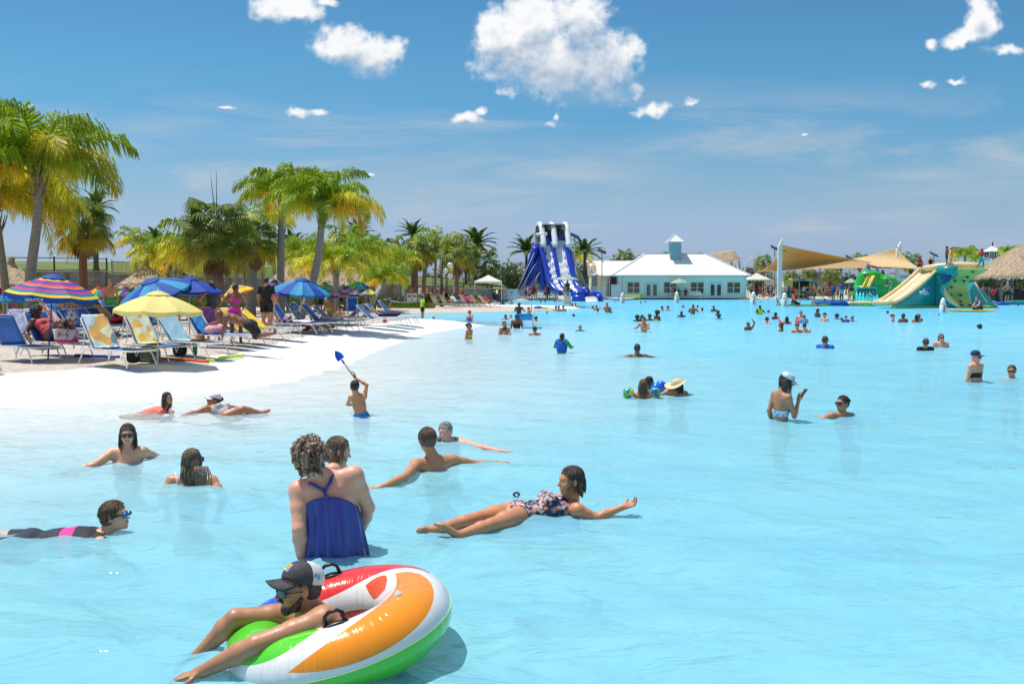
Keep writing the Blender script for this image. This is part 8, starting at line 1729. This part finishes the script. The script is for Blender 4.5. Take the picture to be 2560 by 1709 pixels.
B=[(1172,847,.58,70,'olive','bun-d','band-y','sitting in the shallows at the white tongue of beach','stand',1.0,1),(1174,803,.58,140,'fair','short-b','onepiece-b','near the tan spit, left of the others','stand',.95,0),(1261,836,.52,30,'tan','bun-k','onepiece-r','behind the shaved boy at the tongue of beach','stand',1.0,0),(1262,836.5,.34,170,'tan','buzz-k','','low in the water before the woman in red','stand',1.05,0),(1337,838,.34,185,'tan','thick-k','','alone between the tongue of beach and the child in the vest','stand',1.0,0),(1292,820,.64,190,'brown','bun-k','onepiece-k','in front of the blue float chair','stand',1.1,0),(1297,788,.80,20,'dark','short-k','onepiece-d','tall figure between the spit and the float chair','wade',1.1,0),(1304,797.5,.30,30,'fair','short-b','shirt-k','at the back of the blue float chair','stand',1.0,1),(1264,797.5,.26,180,'brown','short-k','shirt-r','left of the float chair','stand',.9,0),(1277,795,.22,90,'fair','bob-y','','beside the child in the red top','stand',.8,0),(1322,783,.42,60,'pink','short-d','','holding a hand to the face near the spit','raise',1.0,0),(1339,803,.28,150,'pink','short-d','','with an arm stretched up beside the float chair','raise',1.05,0),(1367,784,.20,80,'fair','bob-y','vest-l','small child with float vest near the spit','stand',.75,0),(1390,776.5,.36,150,'tan','short-k','','first of three at the tip of the spit','stand',1.0,0),(1397,777.5,.40,190,'tan','bun-k','onepiece-r','second of three at the tip of the spit','stand',1.0,0),(1408,777.5,.42,180,'fair','bun-k','onepiece-n','third of three at the tip of the spit','stand',1.0,0),(1431,769,.36,200,'tan','short-d','','just behind the lifeguard stand','stand',1.0,0),(1439,768.5,.38,180,'brown','short-k','vest-y','with arm floats behind the lifeguard stand','stand',.9,0),(1434,790.5,.16,180,'tan','short-k','','lone head between the spit tip and the pair in the centre','stand',1.0,0),(1450,828,.24,10,'tan','short-k','shirt-n','waving child right of centre','wade',.85,0),(1593,892,.36,180,'brown','buzz-k','','broad shouldered, alone in mid water with arms out','spread',1.12,0),(1482,771,.22,90,'tan','short-k','','leftmost of a knot of three left of the kayak','stand',1.0,0),(1491,775,.40,180,'tan','bun-d','onepiece-p','middle of a knot of three left of the kayak','stand',.95,0),(1494,780,.26,150,'fair','short-b','','lowest of a knot of three left of the kayak','stand',1.0,0),(1517,780,.66,10,'tan','short-k','','big bare chested figure in front of the kayak','wade',1.1,0),(1524,781.5,.30,180,'brown','bob-k','','child before the big bare chested figure','stand',.85,0),(1602,757.5,.18,180,'tan','short-k','','left one of two far heads below the doors','stand',1.0,0),(1613,756.5,.20,180,'tan','short-k','','right one of two far heads below the doors','stand',1.0,0),(1655,776,.34,60,'tan','short-k','','left one of a pair facing each other below the building','stand',1.0,1),(1670,776,.36,-60,'tan','short-d','','right one of a pair facing each other below the building','stand',1.0,1),(1708,769,.20,90,'tan','bun-d','vest-o','in an orange float below the building','stand',.9,0),(1593,803,.30,200,'dark','afro-k','','left of a group of four dark heads','stand',.95,0),(1605,803,.36,170,'dark','wetlong-k','','second of a group of four dark heads','stand',1.0,0),(1624,801,.34,-30,'brown','curly-k','','third of a group of four dark heads','stand',1.0,0),(1643,801.5,.52,-60,'dark','afro-k','band-y','with a yellow headband, right of the group of four','stand',1.0,0),(1610,829.5,.62,-40,'tan','short-k','','standing alone below the group of four','wade',1.0,0),(1704,792.5,.36,-30,'dark','bun-k','','alone below the building centre','wade',1.0,0),(1732,785,.66,150,'brown',None,'','bald and bare backed below the white bench','wade',1.1,0),(1744,769,.22,180,'tan','short-d','','head just behind the bald back','stand',1.0,0),(1755,779.5,.30,-70,'fair','long-k','','leaning sideways right of the bald back','stand',1.0,0),(1784,778.5,.42,20,'brown','bun-k','','left of three below the right doors','stand',1.0,0),(1795,789,.34,120,'dark','long-k','','middle of three below the right doors','stand',1.0,0),(1797,797,.26,180,'dark','afro-k','','lowest of three below the right doors','stand',.9,0),(1899,786,.60,10,'dark','short-k','vest-l','with something lime on the shoulder, left of the buoys','wade',1.0,0),(1921,781.5,.20,120,'fair','short-b','','low head between two dark bathers at the centre right','stand',1.0,0),(1939,798,.40,200,'dark','short-k','','shoulders out, above the group with the red noodle','stand',1.0,0),(1917,809,.34,120,'pink','short-d','','with a beard, at the left of the red noodle group','stand',1.05,1),(1967,810,.38,185,'tan','wetlong-k','','back turned, in the middle of the red noodle','stand',1.0,0),(2002,807,.62,-20,'pink','bun-d','onepiece-w','holding a small child by the red noodle','stand',1.05,1),(2010,808,.44,160,'fair','short-b','shirt-c','small child in a pale blue top, carried','stand',.8,0),(1871,825.5,.36,20,'brown','buzz-k','','clapping hands, leftmost of the nearer row','raise',.9,0),(1953,828.5,.38,-120,'tan','wetlong-k','','with wet slick hair and one hand raised in front','stand',1.0,1),(1993,831,.36,180,'tan',None,'','in a dark cap, left one of the close pair','stand',1.0,0,'Cd'),(2011,831,.40,150,'pink','buzz-d','','shaved sides, right one of the close pair','stand',1.05,1),(2044,792.5,.50,-70,'dark','thick-k','','slim profile facing left below the walkway','stand',1.0,0),(2061,804,.46,120,'fair',None,'','in a black cap with a ponytail','stand',1.05,0,'Ck'),(2092,797,.26,180,'brown','afro-k','','round dark head right of the black cap','stand',.95,0),(2104,804.5,.24,180,'fair','short-b','','child head between the afro and the blue hood','stand',.85,0),(2115,804.5,.32,180,'fair',None,'shirt-b','child in a blue sun hood','stand',.85,0,'Cb'),(2131,803.5,.30,-40,'tan',None,'','in a camouflage cap and sunglasses','stand',1.0,1,'Cu'),(2219,782.5,.16,180,'brown','short-k','','lone head in front of the tower slide','stand',1.0,0),(2231,804,.42,60,'fair','bun-b','','leftmost of the group in front of the tower','stand',1.0,1),(2258,805.5,.46,190,'brown','buzz-k','','broad back in the group in front of the tower','stand',1.15,0),(2291,805.5,.40,180,'tan','wetlong-k','','long hair down the back in the group before the tower','stand',1.0,0),(2296,803,.42,20,'brown',None,'','bald, rightmost of the group in front of the tower','stand',1.1,0),(2449,821,.20,90,'dark','bun-k','','swimming low at the right, below the yellow board','stand',1.0,0),(2314,877,.36,178,'tan','thick-d','shirt-k','short haired, back turned, by the bob haired woman','stand',1.0,0),(2352,868,.42,-10,'pink','bob-b','band-k','bob haired woman with sunglasses at the right','stand',1.0,1),(2062,871,.38,140,'tan','short-d','shirt-b','heavy figure in a wet blue shirt, alone','stand',1.12,1),(2436,954,.62,35,'fair',None,'band-k','smiling in a navy cap at the right edge','stand',1.0,1,'Cn'),(2529,946,.28,-30,'tan','short-d','','smiling low in the water at the right edge','spread',1.05,1),(1196,758,.42,60,'brown','curly-k','onepiece-m','first of the far bathers right of the tan loungers','stand',1.0,0),(1256,762.5,.46,180,'dark','long-k','onepiece-p','dark long hair in the far channel','stand',1.0,0),(1278,758.5,.40,10,'tan','short-k','','in the far channel before the notice board','stand',1.0,0),(1352,755,.18,90,'tan','short-k','','left head of a far pair below the picket fence','stand',1.0,0),(1363,755,.20,-90,'tan','short-k','','right head of a far pair below the picket fence','stand',1.0,0),(1387,755,.24,0,'brown','short-k','','head below the helper in pale blue','stand',1.0,0),(1300,765,.3,60,'tan','bun-k','','partly hidden behind the tall dark figure','stand',1.0,0),(1921,749,.12,180,'fair',None,'','far head in a red cap by the mast','stand',1.0,0,'Cr'),(1997,766.5,.24,90,'tan','short-k','vest-r','in a red vest clinging to the green board','stand',.9,0),(2043,765.5,.22,-80,'tan','short-k','vest-r','red vested child at the right end of the green board','stand',.9,0),(2062,751,.26,180,'dark','bun-k','vest-b','far bather in a blue vest behind the walkway','stand',1.0,0),(2020,748.5,.2,90,'brown',None,'','far bald head behind the paddle board','stand',1.0,0),(1942,750.5,.24,90,'dark','short-k','shirt-n','far head left of the tall buoy','stand',.9,0),(1947,763,.45,-60,'brown','short-k','vest-y','climbing onto the board beside the buoy','kneel',1.0,0),(2305,769.5,.16,90,'tan','bun-k','','swimming right under the tower lettering','stand',1.0,0),(2545,764.5,.16,-90,'tan','short-k','','far head at the right edge below the walkway','stand',1.0,0),(2176,758,.2,60,'brown','short-k','','head at the foot of the aqua ramp','stand',.9,0),]
for b_ in B:
 (px,py,ab,yw,tn,hr,wr_,wh,ps,s_,gl)=b_[:11];hat=b_[11]if len(b_)>11 else None
 bather(px,py,ab,yw,tn,hr,wr_,wh,ps,s_,gl=bool(gl),hat=hat)
p=gr(1407,884);c=bather(1404,884,.58,150,'dark','bun-k','vest-b shirt-g','in a blue float vest over green, alone in mid water','wade',.85)
q=gr(1309,820);o=empty('float_chair',q,0,'translucent blue sling float chair beside the two women','float chair');mb=MB();mb.tube([(-.35,0,0),(-.38,.05,.55),(-.3,.1,.62),(.35,.1,.62),(.42,.05,.5),(.42,0,0)],.02,6);mb.build('frame',blup,o);mb=MB();mb.grid(lambda u,v:(-.3+.66*u,.1,.60-.25*v),6,4);mb.build('back_sling',mat('sling_aqua',(.03,.4,.8),.4),o,solid=.02);mb=MB();mb.grid(lambda u,v:(-.1+.9*u,-.1-.3*v,.03),6,4);mb.build('seat_sling',mat('sling_aqua',(0,0,0)),o,solid=.05)
q=gr(1345,771.5,.12);o=empty('toy_pile',q,0,'blue and yellow beach toys lying on the sand spit','beach toys');mb=MB();mb.lathe([(.02,0),(.32,.02),(.26,.16),(.08,.22),(.01,.2)],14,(0,0,0));mb.build('toy_boat',blup,o);mb=MB();mb.tube([(.3,0,.08),(.6,.05,.06),(.75,0,.05)],[.07,.06,.02],8);mb.build('toy_shovel',yel,o)
noodle(gr(1945,803)+Vector((0,0,.16)),gr(1957,810)+Vector((0,0,.02)),mat('noodle_red',(.80,.02,.06),.6),'red pool noodle end left of the woman with wet hair',0,.05);noodle(gr(1988,810)+Vector((0,0,.0)),gr(1997,807)+Vector((0,0,.1)),mat('noodle_red',(0,0,0)),'red pool noodle end by the woman holding a child',0,.05)
gI='people on the inflatables'
def on(px,py,d,pose,yaw,tone,hair,wear,where,s=1.0,**k):
 p=at(px,py,d);return folk((p.x,p.y,p.z-(0 if pose!='kneel' else .03)),pose,yaw,tone,hair,wear,where,s,group=k.pop('group',gI),pre=k.pop('pre','person'),**k)
on(2366,666,83.6,'stand',70,'brown','short-k','trunks-n vest-r','hunched on top of the tower');on(2377,666,84.1,'stand',90,'tan','short-d','trunks-y vest-y','just behind the red vested one on the tower',.92);on(2452,672,82.9,'walk',100,'brown','short-d','trunks-t vest-r','stepping off the right end of the tower',1.0)
on(2298,668,85.2,'sit',20,'brown','short-k','trunks-k vest-r','sitting at the top of the tower slide');on(2326,668,85.2,'sit',-20,'tan','short-k','trunks-k vest-k','crouching behind the top of the tower slide',.9)
on(2171,678,gd_-.2,'kneel',180,'fair','short-d','trunks-t vest-b','sitting on the very top of the green hill',.95);on(2193,686,gd_+.9,'kneel',180,'fair','short-b','trunks-k vest-b','half hidden behind the green hill top',.85);on(2207,688,gd_+.4,'kneel',-150,'fair','bob-y','trunks-k vest-n','blond child at the right of the green hill top',.8);on(2226,735,gd_-1.4,'walk',-120,'fair','short-b','trunks-c vest-b','climbing the right flank of the green hill',.95)
for a in((2083,753.5,'stand',-60,'dark','bun-k','onepiece-k vest-b','on the walkway, left of three',.98),(2104,753.5,'hips',-70,'dark','short-k','trunks-c vest-b','big one in the middle on the walkway',1.12),(2128,753.5,'walk',110,'dark','short-k','trunks-y vest-n','right of three, walking to the aqua ramp',.95)):on(a[0],a[1]+1,91,*a[2:8],a[8])if False else on(a[0],754.5,91,a[2],a[3],a[4],a[5],a[6],a[7],a[8])
on(2036,761,89,'stand',-100,'tan','short-k','trunks-k vest-r','standing on the green paddle board',1.12);on(1987,761.5,88.8,'kneel',30,'tan','short-k','brief-k vest-r','kneeling on the green paddle board',1.35);on(2446,775.5,72,'kneel',-80,'pink','short-b','trunks-k vest-b','kneeling on the yellow paddle board',1.1);on(2517,757,96,'hips',10,'tan',None,'trunks-k','bare chested in a cap on the right walkway',1.15,hat='Cc')
gF='people along the far side'
def far(px,d,pose,yaw,tone,hair,wear,where,s=1.0,z=.15,py=745,**k):
 p=at(px,py,d);return folk((p.x,d,z),pose,yaw,tone,hair,wear,where,s,group=gF,pre='person',**k)
tn_=['tan','fair','brown','olive','dark','tan','pink'];hr_=['short-k','bun-k','long-d','short-d','pony-k','short-b'];wr2=['trunks-n','onepiece-k','trunks-r','band-t brief-t','trunks-b','onepiece-n','trunks-d shirt-w','trunks-g','band-p brief-p','shirt-r trunks-k']
for i,(px,lb)in enumerate(((1314,'first in the queue for the slide'),(1319,'second in the queue for the slide'),(1324,'third in the queue for the slide, a child'),(1329,'fourth in the queue for the slide'),(1333,'fifth in the queue for the slide'),(1338,'last in the queue for the slide'))):far(px,119.5+(i%3)*.5,['stand','hips','stand'][i%3],[60,100,0,90,-150,150][i],tn_[i],hr_[i],wr2[(i*3)%10],lb,.72 if i==2 else 1.0)
far(1365,120,'stand',150,'dark','bun-k','onepiece-p','left one of two waiting at the fence');far(1371,120,'stand',-160,'dark','bun-k','onepiece-k','right one of two waiting at the fence');far(1388,118.5,'hips',90,'pink',None,'trunks-b shirt-c','helper in pale blue at the foot of the slide',1.08,hat='Cw');far(1384,121,'stand',180,'brown','bun-k','trunks-k','climbing up behind the helper in pale blue',.95,z=1.2)
far(1682,128.4,'raise',10,'tan','bun-b','band-k brief-k','in a black bikini under the green patio umbrella');far(1696,128.6,'sit',10,'tan','short-d','shirt-d trunks-k','left one seated under the patio umbrella',1,.55);far(1714,128.6,'sit',-10,'tan','short-d','shirt-d trunks-k','right one seated under the patio umbrella',1,.55)
far(1420,87.5,'sit',-60,'brown','bun-k','shirt-k','lifeguard seated on the pale green stand',1,1.35)
for i in range(9):far(1176+i*10.5,112+(i%4)*1.3,['stand','hips','sit','stand'][i%4],(i*77)%360-180,tn_[i%7],hr_[(i*2)%6],wr2[(i*7+2)%10],'%s from the left around the white canopy'%num[i],1.0,.15 if i%4!=2 else .45)
for i in range(16):far(1030+i*8.6+(i*37%5),92+(i%5)*1.6,['stand','sit','hips','stand'][i%4],(i*67)%360-180,tn_[(i*3)%7],hr_[i%6],wr2[(i*3)%10],'%s from the left behind the tan loungers'%num[i],1.0,.15 if i%4!=1 else .5)
for i in range(14):far(1880+i*5.6,131+(i%5),['stand','hips','sit','walk'][i%4],(i*83)%360-180,tn_[(i*2)%7],hr_[(i*5)%6],wr2[(i*7)%10],'%s from the left beside the white mast'%num[i],1.0,.15 if i%4!=2 else .5)
for i in range(18):far(1962+i*9.5,128+(i*3%7),['sit','stand','hips','sit'][i%4],(i*59)%360-180,tn_[(i*4)%7],hr_[(i*3)%6],wr2[(i*9+1)%10],'%s from the left between mast and green hill'%num[i],1.0,.15 if i%4 in(1,2)else .5)
for i in range(13):far(2440+i*9,104+(i*3%5),['stand','sit','hips','stand'][i%4],(i*97)%360-180,tn_[(i*5)%7],hr_[(i*5)%6],wr2[(i*7+4)%10],'%s from the left under the big thatched roof'%num[i],1.0,.15 if i%4!=1 else .7)
gB='people among the blue loungers'
def beach(px,py,pose,yaw,tone,hair,wear,label,s=1.0,z=0.0,**k):
 p=sp(px,py);return folk((p.x,p.y,p.z+z),pose,yaw,tone,hair,wear,'',s,group=gB,label=label,**k)
beach(590,866,'hips',165,'brown','bun-k','band-p brief-p','woman in a hot pink swimsuit standing with her back turned beside the bald man',1.0)
beach(667,838,'stand',175,'tan','short-k','shirt-k trunks-k','man in a black T-shirt standing left of the slender grey trunk',1.12);beach(686,824,'raise',20,'fair','short-b','band-p','woman half hidden behind the man in the black T-shirt',1.0);beach(533,858,'hips',-150,'tan','bun-d','onepiece-d','woman in a grey swimsuit under the edge of the royal blue umbrella',1.05)
beach(827,826,'sit',-25,'tan','long-d','band-l trunks-p','woman in a neon yellow bikini sitting on the end of a blue lounger',1.0,.28,gl=True);beach(972,776,'stand',150,'tan','bun-k','onepiece-b','small girl in a blue swimsuit with arm floats on the sand by the inlet',.72)
beach(1056,785,'stand',120,'tan','short-d','shirt-l trunks-k','boy in a lime and black rash vest wading at the spit',.85);beach(1082,788,'sit',60,'fair','short-b','','child sitting in the inlet beside the boy in lime',.8,-.45)
beach(107,862,'sit',40,'pink','short-y','onepiece-r','woman with short blond hair sitting behind the bare blue lounger',1.0,.28);beach(428,845,'sit',180,'tan','short-d','trunks-r','person sitting under the royal blue umbrella pole',1,.2)
beach(278,815,'stand',20,'tan','short-b','trunks-g','bare chested man in green shorts behind the rainbow umbrella',1.1);beach(284,838,'lie',90,'tan',None,'trunks-r','sunbather in a black cap lying left of the pale yellow umbrella',1,.35,hat='Ck');beach(150,830,'sit',130,'fair','short-d','onepiece-b','sunbather sitting far back behind the striped umbrella pole',1,.3);beach(180,826,'sit',60,'tan','short-d','onepiece-r','second sunbather sitting far back behind the striped umbrella',1,.3)
beach(755,806,'sit',90,'brown','bun-k','shirt-k','dark clothed person sitting under the blue panelled umbrella',1,.3);beach(845,790,'sit',160,'dark','afro-k','shirt-k','person with a dark afro seated under the flowery umbrella',1,.4);beach(775,795,'hips',100,'tan','short-k','trunks-r','man in red shorts near the long thatched hut',1.0);beach(800,788,'stand',60,'brown','short-k','shirt-n trunks-k','man in a navy shirt near the long thatched hut',1.0);beach(850,806,'kneel',-20,'tan','short-d','trunks-b','child kneeling in the sand behind the neon bikini',.7)
for px,lb,w_ in((1097,'sunbather with dark hair on a tan lounger by the lamp post','shirt-d'),(1124,'sunbather in blue trousers on a tan lounger','trunks-t shirt-w'),(1162,'sunbather in a patterned top on a tan lounger','shirt-p'),(1205,'sunbather in red at the last tan lounger','onepiece-r')):
 p=gr(px+16,769,.14);folk((p.x,p.y,.14+.33),'lie',58,'brown','short-k',w_,'',1,group=gF,label=lb)
lo=BEDS['a2'];MM=Matrix.Translation(lo.location)@Matrix.Rotation(lo.rotation_euler.z,4,'Z');L3=lambda x,y,z:A3(MM@Vector((x,y,z)))
a_=lo.rotation_euler.z;yv=math.degrees(math.atan2(math.cos(a_),-(-math.sin(a_))))if False else 60
person('woman in a coral swimsuit lying back on a blue lounger under the striped umbrella',.014,L3(-.30,-.02,1.02),hframe(150,0),(L3(-.20,-.20,.80),L3(-.20,.20,.80)),L3(.22,0,.50),arms=[(L3(-.18,-.40,.55),L3(.05,-.46,.36)),(L3(.05,.34,.62),L3(.3,.3,.55))],legs=[(L3(.62,-.12,.78),L3(.90,-.14,.45),L3(1.05,-.14,.42)),(L3(.64,.12,.82),L3(.95,.14,.45),L3(1.1,.14,.42))],tone='dark',hair='afro',hm=H_BLACK,fem=True,build=1.35,hands=False,lips=False,front=(.6,-.2,.6),wear=[('swimsuit',lambda c:w_onepiece(c,-.05),cloth('coral_suit',(.55,.07,.09)),.012)],group=gB)
d=24.4;person('bald man bending forward with both hands on a yellow towelled lounger',.014,Q(548,788,d),hframe(-75,-35),(Q(566,793,d-.2),Q(576,789,d+.2)),Q(625,812,d),arms=[(Q(560,818,d-.25),Q(556,842,d-.25)),(Q(540,808,d+.15),Q(522,810,d+.3))],legs=[(Q(650,838,d-.1),Q(688,832,d-.1),Q(686,820,d-.1)),(Q(640,840,d+.1),Q(660,838,d+.1),Q(672,834,d+.1))],tone='brown',s=1.05,build=1.1,hands=False,lips=False,front=(-.6,0,-.8),wear=[('shorts',w_trunks,cloth('c_k',CL['k']),.02)],group=gB)
